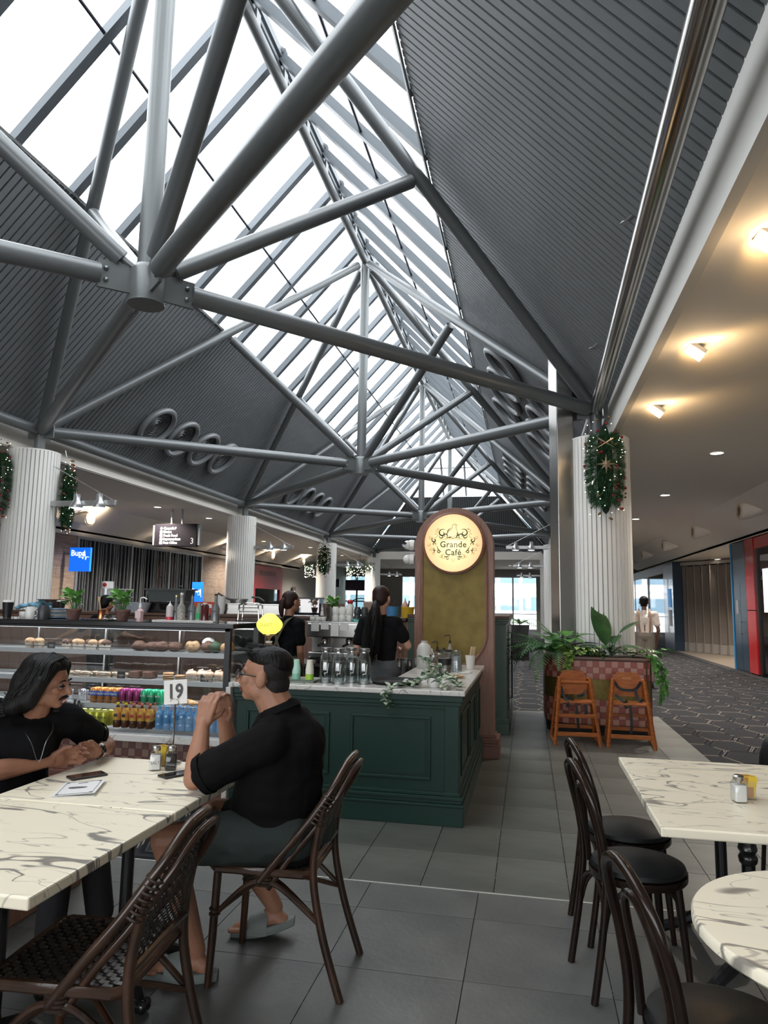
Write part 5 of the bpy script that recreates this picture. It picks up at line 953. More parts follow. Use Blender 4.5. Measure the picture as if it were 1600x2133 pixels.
# ================= TABLES =================
CI = mat('cast_iron', (.010,.010,.011), .22, coat=.4)
def pedestal(t, x, y, zt, feet, r=.026, sc=1.):
    MB().lathe([(.001,.10),(.045,.10),(.05,.13),(.03,.17),(r,.2),(r,.52*1),(r*1.35,.53),(r*1.45,.55),(r*1.1,.565),(r*1.45,.58),(r*1.3,.60),(r,.615),(r*.95,zt-.06),(.05,zt-.05),(.05,zt-.04),(.001,zt-.04)], (x,y,0), 16).build('post', CI, t, True)
    for a in feet:
        d = V((cos(a), sin(a), 0)); m = MB(); m.tube([V((x,y,.15)), V((x,y,0))+d*.08+V((0,0,.15)), V((x,y,0))+d*.19+V((0,0,.075)), V((x,y,0))+d*.27+V((0,0,.035)), V((x,y,0))+d*.31+V((0,0,.02))], [.028,.03,.024,.026,.02], 8)
        q = V((x,y,.028))+d*.29; s_ = V((-d.y, d.x, 0))
        for k in (-1,0,1): m.sph(q+s_*.022*k+d*.02*(1-abs(k)), (.02,.02,.026), 8)
        m.build('claw_foot', CI, t, True)
    MB().bb(x-.16,x+.16,y-.02,y+.02,zt-.055,zt-.038).bb(x-.02,x+.02,y-.16,y+.16,zt-.055,zt-.038).build('top_bracket', CI, t)
def recttable(name_label, x0, x1, y0, y1, zt, m_, posts):
    t = thing('marble_table', name_label, 'table', (0,0,0), 0, 'marble tables'); MB().bb(x0,x1,y0,y1,zt-.036,zt).build('tabletop', m_, t, bevel=.006)
    for x, y, f in posts: pedestal(t, x, y, zt, f)
    return t
recttable('nearest left marble table, its front corner toward the viewer', -2.14, -1.325, 1.79, 2.596, .75, TILET, [(-1.73,2.2,(pi/4,3*pi/4,-pi/4,-3*pi/4))])
recttable('left marble table where the two men lean, joined behind the nearest one', -2.14, -1.325, 2.602, 3.40, .75, TILET2, [(-1.66,2.86,(pi/4,3*pi/4,-pi/4,-3*pi/4))])
recttable('large rectangular marble table at right with two black posts', .47, 1.28, 2.885, 4.14, .75, TILET2, [(.87,3.28,(-.5,-2.7)),(.87,3.72,(.5,2.7,2.0))])
t = thing('round_marble_table', 'round marble table cut by the right frame edge', 'table', (0,0,0), 0, 'marble tables'); MB().lathe([(.001,.714),(.435,.714),(.443,.722),(.443,.742),(.437,.75),(.001,.75)], (.862,2.093,0), 72).build('tabletop', TILET, t, True); pedestal(t, .862, 2.093, .75, (.8,.8+pi/2,.8+pi,.8+3*pi/2))
t = thing('blue_plate', 'blue and white patterned plate on the round table at the frame edge', 'plate', (.80,2.06,.751)); 
def bluep():
    m = mat('willow_pattern', (.62,.66,.72), .25, col2=(.04,.08,.30), nscale=45); return m
MB().lathe([(.001,0),(.07,0),(.12,.012),(.125,.016),(.12,.017),(.07,.005),(.001,.005)], (.0,0,0), 32).build('dish', bluep(), t, True); MB().lathe([(.071,.0052),(.075,.008),(.078,.0085),(.073,.006)], (0,0,0), 28).build('inner_line', mat('cobalt', (.03,.06,.28), .3), t, True)
# ---- bentwood chairs ----
def crv(pts, n=8): # Catmull-Rom
    P = [V(p) for p in pts]; out = []
    for i in range(len(P)-1):
        p0 = P[max(i-1,0)]; p1 = P[i]; p2 = P[i+1]; p3 = P[min(i+2,len(P)-1)]
        for k in range(n):
            u = k/n; out.append(.5*((2*p1)+(-p0+p2)*u+(2*p0-5*p1+4*p2-p3)*u*u+(-p0+3*p1-3*p2+p3)*u**3))
    out.append(P[-1]); return out
def bentwood(label, loc, rz):
    t = thing('bentwood_chair', label, 'chair', loc, rz, 'dark bentwood chairs') # faces local +x
    MB().lathe([(.001,.425),(.195,.425),(.20,.432),(.20,.455),(.001,.455)], (0,0,0), 40).build('seat_ring', DKWOOD, t, True)
    MB().lathe([(.001,.456),(.188,.456),(.196,.464),(.190,.480),(.15,.492),(.001,.497)], (0,0,0), 40).build('seat_cushion', VINYL, t, True)
    # outer hoop with rear legs in one bend
    L = [(-.245,-.17,0),(-.205,-.165,.25),(-.185,-.16,.46),(-.20,-.165,.62),(-.235,-.150,.76),(-.265,-.10,.85),(-.275,0,.885)]
    pts = crv(L+[(x,-y,z) for x,y,z in reversed(L[:-1])], 7); MB().tube(pts, .0155, 10).build('outer_hoop', DKWOOD, t, True)
    for s_ in (-1, 1): pass
    I = [(-.180,-.088,.455),(-.19,-.092,.58),(-.217,-.082,.70),(-.236,-.05,.775),(-.243,0,.795)]
    MB().tube(crv(I+[(x,-y,z) for x,y,z in reversed(I[:-1])], 7), .012, 8).build('inner_hoop', DKWOOD, t, True)
    for s_ in (-1, 1):
        MB().tube([(.12,s_*.115,.43),(.14,s_*.13,.2),(.155,s_*.14,0)], [.019,.016,.012], 10).build('leg', DKWOOD, t, True)
        MB().tube(crv([(.135,s_*.122,.30),(.11,s_*.115,.38),(.03,s_*.12,.42),(-.08,s_*.13,.415),(-.165,s_*.152,.36),(-.195,s_*.162,.27)], 5), .010, 8).build('arch_brace', DKWOOD, t, True)
    MB().tube(crv([(.138,-.125,.30),(.12,-.10,.38),(.11,0,.42),(.12,.10,.38),(.138,.125,.30)], 5), .010, 8).build('arch_brace', DKWOOD, t, True)
    MB().tube(crv([(-.20,-.162,.27),(-.19,-.12,.38),(-.18,0,.42),(-.19,.12,.38),(-.20,.162,.27)], 5), .010, 8).build('arch_brace', DKWOOD, t, True)
    return t
c0 = bentwood('dark bentwood chair with black cushion, middle one at the large right table', (.445,3.33,0), radians(12))
dup(c0, (.47,3.82,0), radians(12), 'dark bentwood chair farthest from the viewer at the large right table')
dup(c0, (.49,2.15,0), radians(16), 'dark bentwood chair nearest the viewer, back rising before the round table')
dup(c0, (1.42,3.42,0), radians(185), 'dark bentwood chair across the large table, only its seat edge in frame')
t = thing('black_handbag', 'black bag with silver ring at the right frame edge beyond the table', 'bag', (1.36,4.38,.50), 0.2); MB().sph((0,0,.20),(.12,.10,.20),18).build('body', VINYL, t, True); MB().tube([(-.10+.03*cos(a*pi/8),-.085,.17+.045*sin(a*pi/8)) for a in range(16)], .006, 6, closed=True).build('metal_ring', CHROME, t, True)
ch = thing('stool', 'black stool under the handbag at the right frame edge', 'stool', (1.38,4.40,0)); MB().lathe([(.001,.47),(.18,.47),(.18,.495),(.001,.497)], (0,0,0), 24).build('seat', VINYL, ch, True)
for a in range(4): MB().tube([(.13*cos(a*pi/2+.7),.13*sin(a*pi/2+.7),.47),(.17*cos(a*pi/2+.7),.17*sin(a*pi/2+.7),0)], .012, 8).build('leg', DKWOOD, ch, True)
# ---- rattan chairs ----
def ribbon(m, pts, w, nrm): # flat strand
    n = len(pts); vs = []
    for i, p in enumerate(pts):
        t = (V(pts[min(i+1,n-1)])-V(pts[max(i-1,0)])).normalized(); s_ = t.cross(V(nrm)).normalized()*w/2; vs += [V(p)-s_, V(p)+s_]
    m.add(vs, [(2*i,2*i+1,2*i+3,2*i+2) for i in range(n-1)])
def rattan(label, loc, rz):
    t = thing('rattan_bistro_chair', label, 'chair', loc, rz, 'rattan bistro chairs') # faces +x
    wv = MB(); N = 19; w = .40/N
    def hseat(x, y): return .475-.012*(1-(x/.2)**2)*(1-(y/.2)**2)
    for i in range(N):
        u = -.20+w*(i+.5); P = []; Q = []
        for j in range(N*2+1):
            s_ = -.20+.20*2*j/(N*2); k = (j//2+i) % 2; dz = .0035*cos(pi*(j/2-.5+.0)+pi*i)
            if abs(u) > .185 and abs(s_) > .185: continue
            P.append((s_, u, hseat(s_,u)+dz)); Q.append((u, s_, hseat(u,s_)-dz))
        ribbon(wv, P, w*.92, (0,0,1)); ribbon(wv, Q, w*.80, (0,0,1))
    wv.build('woven_seat', WEAVEM, t, kind='stuff'); MB().bb(-.19,.19,-.19,.19,.452,.457).build('seat_underlay', BLACKM, t)
    MB().tube([(.205*a,.205*b,.462) for a,b in ((-1,-.9),(-.9,-1),(.9,-1),(1,-.9),(1,.9),(.9,1),(-.9,1),(-1,.9))], .017, 8, closed=True).build('seat_rail', RATTAN, t, True)
    for s_ in (-1, 1):
        MB().tube([(.185,s_*.185,.45),(.195,s_*.19,.2),(.205,s_*.195,0)], [.017,.017,.015], 10).build('leg', RATTAN, t, True)
        MB().tube(crv([(-.345,s_*.20,0),(-.27,s_*.195,.22),(-.225,s_*.19,.42),(-.225,s_*.185,.56),(-.255,s_*.175,.72)], 5), .0165, 10).build('leg', RATTAN, t, True)
        MB().tube(crv([(.185,s_*.19,.28),(.06,s_*.205,.40),(-.02,s_*.21,.425),(-.10,s_*.205,.40),(-.25,s_*.195,.28)], 5), .011, 8).build('side_brace', RATTAN, t, True)
        # binding where the arch meets the post
        wr = MB()
        for k in range(7): c_ = lerp((-.225,s_*.188,.66), (-.275,s_*.172,.76), k/6); wr.tube([c_+V(((.022)*cos(a*pi/6),.020*sin(a*pi/6),.010*cos(a*pi/6))) for a in range(12)], .0045, 5, closed=True)
        wr.build('binding', mat('cane_binding', (.03,.018,.012), .4), t, True, kind='stuff')
        wr = MB()
        for z in (.28,.30): wr.tube([(.190+.02*cos(a*pi/5), s_*.19+.02*sin(a*pi/5), z) for a in range(10)], .005, 5, closed=True)
        for k in range(4): wr.tube([(-.02+.03*cos(a*pi/5), s_*.212+.012*sin(a*pi/5), .415+.012*k) for a in range(10)], .006, 5, closed=True)
        wr.build('binding', mat('cane_binding', (.03,.018,.012), .4), t, True, kind='stuff')
    for sg_, r_ in ((0,.0165),(1,.0135)):
        A = [(-.005+.0*sg_,-.215,.425),(-.10,-.21,.545),(-.20,-.195,.665),(-.285,-.165,.79),(-.33,-.10,.875),(-.342,0,.895)]
        A = [(x-.022*sg_ if z > .5 else x-.03*sg_, y*(1-.08*sg_), z-.028*sg_) for x,y,z in A]
        MB().tube(crv(A+[(x,-y,z) for x,y,z in reversed(A[:-1])], 6), r_, 10).build('arched_arm_rail', RATTAN, t, True)
    MB().tube(crv([(-.225,-.185,.52),(-.235,0,.535),(-.225,.185,.52)], 4), .013, 8).build('back_rail', RATTAN, t, True)
    for a, b in ((.19,-.25),): MB().tube(crv([(.19,-.185,.28),(0,0,.36),(-.255,.195,.28)], 5), .010, 8).build('cross_brace', RATTAN, t, True); MB().tube(crv([(.19,.185,.28),(0,0,.375),(-.255,-.195,.28)], 5), .010, 8).build('cross_brace', RATTAN, t, True)
    # caned back panel
    cb = MB(); N = 22
    def bx(z): return -.228-.10*((z-.53)/.34)**1.3 if z > .53 else -.228
    def hw(z): return .165 if z < .72 else .165*sqrt(max(0, 1-((z-.72)/.15)**2))
    for i in range(N):
        y = -.16+.32*i/(N-1); zs = [.53+.345*j/24 for j in range(25)]; P = [(bx(z)+.002*(1 if (i+j)%2 else -1), y, z) for j, z in enumerate(zs) if hw(z) >= abs(y)]
        if len(P) > 1: ribbon(cb, P, .0095, (1,0,.3))
    for j in range(25):
        z = .53+.345*(j+.5)/25; h = hw(z)
        if h > .02: ribbon(cb, [(bx(z)+.002*(1 if (k+j)%2 else -1), -h+2*h*k/16, z) for k in range(17)], .0085, (1,0,.3))
    cb.build('caned_back', WEAVEM, t, kind='stuff'); return t
r0 = rattan('nearest rattan bistro chair with woven seat, lower left, empty', (-1.34,2.12,0), pi+radians(4))
dup(r0, (-1.09,3.085,0), pi+radians(2), 'rattan bistro chair the man in the black polo shirt sits on')
# banquette
t = thing('banquette', 'dark timber banquette bench along the left behind the table', 'bench', (0,0,0)); MB().bb(-3.0,-2.42,1.2,3.7,0,.40).build('base', WALNUT, t, bevel=.006); MB().bb(-3.0,-2.40,1.2,3.7,.40,.46).build('seat_pad', VINYL, t, bevel=.02)
# ---- table things ----
ZM = .751
t = thing('menu_card', 'white folded menu card with scrolled border on the table', 'menu', (-1.865,2.79,ZM), radians(22)); MB().bb(-.085,.085,-.115,.115,0,.003).build('back_leaf', PAPER, t)
MB().add([(-.085,-.115,.004),(.085,-.115,.014),(.085,.115,.014),(-.085,.115,.004)], [(0,1,2,3)]).build('cover_leaf', PAPER, t); PG = mat('print_grey', (.12,.12,.13), .7)
def onm(x, y): return (x, y, .0045+.01*(x+.085)/.17+.0006)
m = MB(); 
for a, b in (((-.07,-.10),(.07,-.10)),((.07,-.10),(.07,.10)),((.07,.10),(-.07,.10)),((-.07,.10),(-.07,-.10))): m.tube([onm(*a), onm(*b)], .0008, 4)
for x, y in ((-.065,-.095),(.065,-.095),(.065,.095),(-.065,.095)): m.sph(onm(x,y), (.008,.008,.0006), 8)
m.build('printed_border', PG, t); MB().sph(onm(0,.0), (.045,.014,.0012), 20).build('printed_emblem', PG, t)
MB().tube([onm(-.02,.075), onm(.02,.075)], .0012, 4).build('printed_line', PG, t)
def phone(label, loc, rz, wd=.078, ln=.16):
    t = thing('smartphone', label, 'phone', loc, rz); MB().bb(-ln/2,ln/2,-wd/2,wd/2,0,.009).build('body', mat('phone_case', (.02,.02,.022), .4), t, bevel=.003); MB().bb(-ln/2+.004,ln/2-.004,-wd/2+.004,wd/2-.004,.009,.0095).build('screen', BLKG, t); MB().bb(-ln/2+.01,-ln/2+.03,-wd/2+.01,-wd/2+.03,-.0005,.0).build('camera_bump', BLACK, t)
phone('black phone lying beside the forearm of the long haired man', (-1.97,3.0,ZM), radians(55)); phone('black phone lying beside the pepper shaker by the other man', (-1.60,3.13,ZM), radians(60), .074, .15)
def shaker(label, x, y, fill, rz=0, z=ZM, word=None):
    t = thing('seasoning_shaker', label, 'shaker', (x,y,z), rz); s_ = .026
    MB().ring([[V((a*w*s_, b*w*s_, zz)) for a, b in ((-1,-.8),(-.8,-1),(.8,-1),(1,-.8),(1,.8),(.8,1),(-.8,1),(-1,.8))] for w, zz in ((.95,0),(1,.01),(1,.075),(.72,.088),(.72,.09))]).build('glass_body', glassmat('shaker_glass', (.97,.98,.98), .03, .05), t, True)
    MB().bb(-s_*.93,s_*.93,-s_*.93,s_*.93,.003,.072).build('contents', fill, t, bevel=.006); MB().lathe([(.001,.089),(.021,.089),(.022,.104),(.017,.110),(.001,.111)], (0,0,0), 18).build('metal_lid', SSTEEL, t, True)
    if word: text('lettering', word, .020, mat('engraved', (.2,.2,.2), .6), t, (0,-s_-.0012,.036), rot=(pi/2,0,0), ext=.0003); 
    return t
SALT = mat('salt', (.88,.87,.84), .8); PEP = mat('pepper', (.02,.018,.016), .7)
shaker('square glass salt shaker on the left table', -1.745,3.20,SALT,radians(25),word='SALT'); shaker('square glass pepper shaker right of the salt on the left table', -1.675,3.22,PEP,radians(20))
shaker('glass salt shaker standing on the large right table', .860,3.33,SALT,radians(10)); shaker('pepper shaker on the large right table at the frame edge', 1.005,3.27,PEP,radians(-5))
def sugar(label, x, y):
    t = thing('sugar_pot', label, 'sugar pot', (x,y,ZM)); MB().bb(-.024,.024,-.024,.024,0,.075).build('glass_pot', glassmat('shaker_glass', (.97,.98,.98), .03, .05), t); Y1 = mat('sugar_yellow', (.72,.50,.04), .6); Y2 = mat('sugar_brown', (.42,.20,.06), .6)
    for i in range(9): part('sachet', MB().bb(-.017,.017,-.0015,.0015,0,.09).mesh('sachet', Y1 if i%3 else Y2), t, M=Matrix.Translation((.004*sin(i*2),-.018+.0045*i,.006)) @ Euler((.12*sin(i),.15*sin(i*1.9),.1*sin(i*3))).to_matrix().to_4x4())
    return t
sugar('little pot of yellow sugar sachets behind the salt on the left table', -1.76,3.285); sugar('little pot of yellow sugar sachets on the large right table', .915,3.40)
t = thing('table_number_stand', 'chrome stand holding white table number 19', 'table number', (-1.735,3.345,ZM)); MB().lathe([(.001,0),(.045,0),(.045,.006),(.006,.012),(.001,.012)], (0,0,0), 24).build('base', CHROME, t, True); MB().tube([(0,0,.01),(0,0,.29)], .0045, 8).build('rod', CHROME, t, True)
MB().tube(crv([(-.012,0,.275),(-.022,-.008,.295),(-.012,-.01,.31),(.012,-.01,.31),(.022,-.008,.295),(.012,0,.275)], 4), .0018, 6).build('clip', CHROME, t, True)
cd = MB().box((.0,-.002,.345), (.118,.003,.118), M=Euler((radians(-4),radians(-5),radians(8))).to_matrix()).build('number_card', PAPER, t); text('lettering', '19', .098, BLACK, t, (.0,-.006,.345), rot=(pi/2-radians(4), radians(-5), radians(8)), bold=.0025, ext=.0005, sx=.85)
# ---- planter ----
PX0, PX1, PY0, PY1 = .20, 1.47, 9.22, 10.9
t = thing('checkered_planter', 'rounded planter wall clad in rose checkered tiles with gold squares', 'planter')
def outline():
    P = []; r = .42
    for i in range(13): a = pi+pi/2*i/12; P.append((PX0+r+r*cos(a), PY0+r+r*sin(a)))
    for i in range(7): a = -pi/2+pi/2*i/6; P.append((PX1-.10+.10*cos(a), PY0+.10+.10*sin(a)))
    P += [(PX1, PY1-.2),(PX1-.2, PY1),(PX0+.3,PY1),(PX0,PY1-.3)]; return P
OL = outline(); m = MB(); 
def off(P, d): c_ = V((.83,10.0)); return [((p[0]-c_.x)*(1+d)+c_.x, (p[1]-c_.y)*(1+d)+c_.y) for p in P]
TC2 = mat('planter_core', (.09,.05,.04), .7)
m.ring([[V((x,y,z)) for x, y in P] for P, z in ((OL,.12),(OL,.915))]); m.build('core', TC2, t)
MB().ring([[V((x,y,z)) for x, y in P] for P, z in ((off(OL,-.03),0),(off(OL,-.03),.13))]).build('black_kick', BLACKM, t)
MB().ring([[V((x,y,z)) for x, y in P] for P, z in ((off(OL,.012),.915),(off(OL,.012),.94))]).build('timber_rim', mat('planter_rim', (.20,.12,.09), .5), t)
MB().ring([[V((x,y,z)) for x, y in P] for P, z in ((off(OL,-.06),.93),(off(OL,-.06),.945))]).build('soil', mat('soil', (.03,.02,.015), .9), t)
# tiles along front path from left side round to the right corner
path = [(PX0, PY0+.95)]+OL[:20]+[(PX1,PY0+.3)]; L = [0]
for a, b in zip(path, path[1:]): L.append(L[-1]+sqrt((a[0]-b[0])**2+(a[1]-b[1])**2))
def at(s_):
    for i in range(len(path)-1):
        if L[i+1] >= s_: u = (s_-L[i])/(L[i+1]-L[i]); return V((path[i][0]*(1-u)+path[i+1][0]*u, path[i][1]*(1-u)+path[i+1][1]*u, 0))
    return V((*path[-1],0))
tsz = .0745; TA = mat('rose_tile', (.26,.065,.05), .4); TB = mat('blush_tile', (.42,.22,.17), .45)
tma = [MB().bb(-tsz/2+.0012,tsz/2-.0012,-.006,.004,.0012,tsz-.0012).mesh('tile', q) for q in (TA, TB)]; i = 0; gold = MB()
GP = mat('gold_leaf_tile', (.13,.10,.02), .4, .5, col2=(.19,.15,.045), nscale=30)
gp = MB().bb(-tsz*1.5,tsz*1.5,-.008,.004,0,.245).mesh('gold_panel', GP)
while (i+1)*tsz < L[-1]:
    a = at(i*tsz); b = at((i+1)*tsz); c_ = (a+b)/2; R_ = Matrix.Rotation(atan2((b-a).y,(b-a).x), 4, 'Z')
    if c_.y < PY0+.85:
        for j in range(10):
            z = .13+tsz*j if j < 4 else .43+.245+tsz*(j-4)-.005
            if z+tsz > .93: continue
            part('tile', tma[(i+j)%2], t, M=Matrix.Translation((c_.x,c_.y,z)) @ R_)
        if (i//3) % 2 == 0 and False: pass
        part('gold_panel', MB().bb(-tsz/2,tsz/2,-.006,.004,0,.245).mesh('gold_panel', GP if 'gp1' not in MT else GP), t, M=Matrix.Translation((c_.x,c_.y,.43)) @ R_)
    i += 1
# ---- high chairs ----
OAK = mat('orange_wood', (.30,.085,.022), .5, col2=(.42,.14,.04), nscale=8, stretch=(1,1,6), spec=.25); STRAP = mat('black_strap', (.012,.012,.015), .6)
def highchair(label, loc, rz, variant):
    t = thing('wooden_high_chair', label, 'high chair', loc, rz, 'orange wooden high chairs') # faces -y
    for s_ in (-1, 1):
        MB().tube([(s_*.25,-.26,0),(s_*.17,-.10,.73)], .020, 4).build('leg', OAK, t); MB().tube([(s_*.25,.20,0),(s_*.19,.02,.62)], .018, 4).build('leg', OAK, t)
        MB().tube([(s_*.25,-.26,.03),(s_*.25,.20,.03)], .016, 4).build('foot_rail', OAK, t); MB().tube([(s_*.17,-.10,.73),(s_*.165,.08,.72),(s_*.19,.14,.45)], .018, 4).build('arm_rail', OAK, t)
        MB().tube([(s_*.20,-.16,.46),(s_*.19,.12,.46)], .016, 4).build('seat_rail', OAK, t)
    MB().bb(-.235,.235,-.235,-.215,.10,.145).build('front_stretcher', OAK, t, bevel=.003); MB().bb(-.225,.225,.15,.17,.13,.17).build('rear_stretcher', OAK, t)
    if variant == 0: MB().bb(-.215,.215,-.195,-.165,.30,.34).build('foot_rest', OAK, t, bevel=.003); MB().tube([(-.175,-.10,.685),(.175,-.10,.685)], .018, 8).build('front_bar', OAK, t, True)
    else: MB().bb(-.21,.21,.08,.10,.30,.33).build('foot_rest', OAK, t, bevel=.003)
    MB().bb(-.195,.195,-.16,.12,.455,.475).build('seat', OAK, t, bevel=.004)
    bk_ = MB(); bk_.ring([[V((x,y+.1*(z-.55),z)) for x, z in ((-.15,.53),(.15,.53),(.165,.62),(.16,.72),(.115,.80),(-.115,.80),(-.16,.72),(-.165,.62))] for y in (.075,.09)]); bk_.build('backrest', OAK, t)
    if variant: text('lettering', 'BOLERO', .026, mat('pale_print', (.55,.35,.2), .6), t, (0,.088,.735), rot=(pi/2-.1,0,0), ext=.0004)
    m = MB()
    def st(*p, w=.032): ribbon(m, crv([V(q) for q in p], 4), w, (.05,-1,.05))
    if variant: st((-.15,.07,.70),(-.09,.04,.62),(0,.03,.605),(.09,.04,.62),(.15,.07,.70)); st((-.14,.04,.55),(-.08,-.02,.50),(-.03,-.12,.42)); st((.08,.03,.62),(.11,-.05,.50),(.16,-.08,.52)); st((0,-.17,.46),(.01,-.19,.30),(.005,-.19,.16), w=.03); st((-.02,-.1,.5),(-.06,-.12,.47),(-.04,-.18,.44), w=.03)
    else: st((-.14,.06,.62),(-.12,-.03,.52),(-.02,-.10,.49)); st((.03,-.05,.52),(.09,-.05,.54),(.14,.03,.58)); st((-.12,-.1,.50),(-.09,-.17,.46),(-.10,-.17,.41)); st((.0,-.17,.44),(.01,-.19,.3),(.02,-.18,.17), w=.03); st((.10,-.17,.45),(.11,-.18,.38),(.10,-.18,.33))
    o = m.build('safety_straps', STRAP, t); sm_ = o.modifiers.new('s','SOLIDIFY'); sm_.thickness = .003; return t
highchair('left wooden high chair with front bar, before the planter', (.515,8.74,0), radians(4), 0); highchair('right wooden high chair with crossed black straps, before the planter', (1.12,8.74,0), radians(-2), 1)
# ---- plants ----
def leafmesh(name, ln, w, m_, curl=.4, fold=.25, n=8, pw=1.0, tipw=.9):
    m = MB(); vs = []; fs = []
    for i in range(n+1):
        u = i/n; x = ln*u; z = -curl*ln*u*u; hw = w/2*sin(pi*min(1,u**tipw))**pw+1e-4
        for k, q in enumerate((-1,-.5,0,.5,1)): vs.append((x, q*hw, z+abs(q)*hw*fold))
    for i in range(n):
        for k in range(4): a = i*5+k; fs.append((a,a+1,a+6,a+5))
    m.add(vs, fs); return m.mesh(name, m_, True)
def aim(loc, az, el, roll=0, s=1.0): # x axis points along az/el
    return Matrix.Translation(loc) @ Matrix.Rotation(az,4,'Z') @ Matrix.Rotation(-el,4,'Y') @ Matrix.Rotation(roll,4,'X') @ Matrix.Scale(s,4)
ZS = .945
def stemmed(t, base, tip, me, az, el, roll, stemm, s=1., r=.004): MB().tube(crv([base, lerp(base,tip,.5)+V((0,0,.03)), tip], 4), r, 5).build('stem', stemm, t, True); part('leaf', me, t, M=aim(tip, az, el, roll, s))
t = thing('broad_leaf_plant', 'plant with big dark upright leaves right of centre in the planter', 'plant', (1.02,9.42,ZS)); L1 = leafmesh('big_leaf', .42, .17, LEAFD, .25, .12, pw=.8)
for az, el, ln, dx, dz in ((2.1,1.30,1.45,-.06,.12),(.15,.75,.8,.10,.28),(3.0,.15,1.0,-.12,.14),(.3,.1,.9,.12,.12),(4.3,.2,.8,.0,.12),(3.6,.35,.9,-.06,.08),(5.3,.3,.8,.08,.1),(1.2,.6,.8,.02,.15),(5.9,.05,.8,.15,.05)): stemmed(t, V((0,0,0)), V((dx,-.03 if az>3 else .03,dz)), L1, az, el, .2*sin(az*5), LEAFD, ln, .006)
t = thing('philodendron', 'bright green leafy plant at the left end of the planter', 'plant', (.47,9.48,ZS)); L2 = leafmesh('heart_leaf', .20, .14, LEAFG, .5, .2, pw=.6)
for i in range(14): a = i*2.4; e_ = .2+.5*abs(sin(i*1.3)); stemmed(t, V((0,0,0)), V((.14*cos(a)*(.5+.5*sin(i)), .10*sin(a), .08+.16*abs(cos(i*1.1)))), L2, a, e_, 0, LEAFG, .8+.4*abs(sin(i)), .003)
def fern(label, loc, n, ln, az0, az1, m_, name='fern', up=.9):
    t = thing(name, label, 'plant', loc)
    for i in range(n):
        a = az0+(az1-az0)*(i+.5)/n+.1*sin(i*3); el = up*(.6+.5*abs(sin(i*2.3))); L_ = ln*(.75+.3*abs(cos(i*1.7))); m = MB(); p = V((0,0,0)); pts = []; N = 20
        for k in range(N+1):
            u = k/N; e_ = el-2.1*u*(.7+.3*sin(i)); pts.append(p.copy()); p = p+V((cos(a)*cos(e_), sin(a)*cos(e_), sin(e_)))*L_/N
        m.tube(pts, .0025, 4)
        for k in range(2, N+1):
            d = (pts[k]-pts[k-1]).normalized(); s_ = d.cross(V((0,0,1))).normalized(); lw = L_*.14*sin(pi*(k/N)**.8*.92+.1)
            for q in (-1,1):
                b = pts[k]; tip = b+(s_*q*.9+d*.45).normalized()*lw-V((0,0,lw*.25)); w_ = d*.013; m.add([b-w_,b+w_,tip+w_*.2, tip-w_*.2], [(0,1,2,3)])
        m.build('frond', m_, t)
    return t
fern('feathery fern arching out over the left side of the planter', (.36,9.42,ZS), 20, .80, 2.4, 4.7, mat('fern_green', (.03,.11,.03), .45, col2=(.06,.19,.05), nscale=9), up=.75); fern('lighter fern fronds rising beside the stainless pillar', (.42,9.75,ZS), 7, .60, .8, 3.3, LEAFG, up=1.25)
LV = leafmesh('pothos_leaf', .075, .055, LEAFY, .4, .15, 4, pw=.6)
def pothos(label, loc, trails, bush, m_=None, name='pothos'):
    t = thing(name, label, 'plant', loc); me_ = m_ or LV; k = 0
    for i in range(bush): a = i*2.4; r = .16*sqrt(random.random()); part('leaf', me_, t, M=aim((r*1.6*cos(a), r*.6*sin(a)-.02, .03+.09*random.random()), a, random.uniform(-.3,.6), random.uniform(-.4,.4), random.uniform(.8,1.3)))
    for tr in trails:
        pts = crv([V(p) for p in tr], 5); MB().tube(pts, .003, 4).build('vine', LEAFG, t, True)
        for j, p in enumerate(pts[2:]):
            for q in range(2): k += 1; part('leaf', me_, t, M=aim(p, -pi/2+random.uniform(-1.3,1.3), random.uniform(-1.1,.1), random.uniform(-.5,.5), random.uniform(.8,1.3)))
    return t
pothos('lime green variegated vine spilling over the front left of the planter', (.62,9.28,ZS), [[(-.06,0,.03),(-.15,-.08,.02),(-.17,-.09,-.12),(-.16,-.09,-.26)],[(-.05,0,.03),(-.12,-.08,.0),(-.13,-.09,-.1)]], 75)
pothos('long green vine trailing down the right end of the planter', (1.43,9.40,ZS), [[(-.02,0,.04),(.07,-.12,.0),(.11,-.16,-.2),(.17,-.17,-.42)],[(0,0,.03),(.10,-.08,-.02),(.16,-.1,-.25),(.13,-.1,-.5)],[(0,0,.03),(.13,-.02,-.02),(.2,-.05,-.2),(.20,-.05,-.36)]], 40, leafmesh('vine_leaf', .085, .05, LEAFG, .5, .2, 4))
pothos('low dark leafy filler plant in front of the column base', (.88,9.36,ZS), [], 45, leafmesh('filler_leaf', .09, .05, LEAFD, .4, .2, 4), 'filler_plant')
def potherb(label, loc, s=1.):
    t = thing('potted_herb', label, 'potted plant', loc, 0, 'potted herbs'); MB().lathe([(.001,0),(.042,0),(.060,.075),(.064,.075),(.064,.09),(.056,.09),(.052,.08),(.001,.08)], (0,0,0), 20).build('pot', TERRAC, t, True)
    me_ = leafmesh('herb_leaf', .068, .062, mat('herb_green', (.09,.26,.05), .5, col2=(.20,.42,.10), nscale=9), .3, .1, 3, pw=.5); 
    for i in range(13):
        a = i*2.4; r = .02+.05*((i*7)%5)/5; z = .13+.11*((i*5)%7)/7; tip = V((r*cos(a)*1.4, r*sin(a), z)); MB().tube([(.01*cos(a),.01*sin(a),.075), tip], .0025, 4).build('stem', LEAFG, t)
        for q in range(3): part('leaf', me_, t, M=aim(tip, a+q*2.1, .2+.5*((i+q)%3), .5*sin(i+q), .9))
    return t
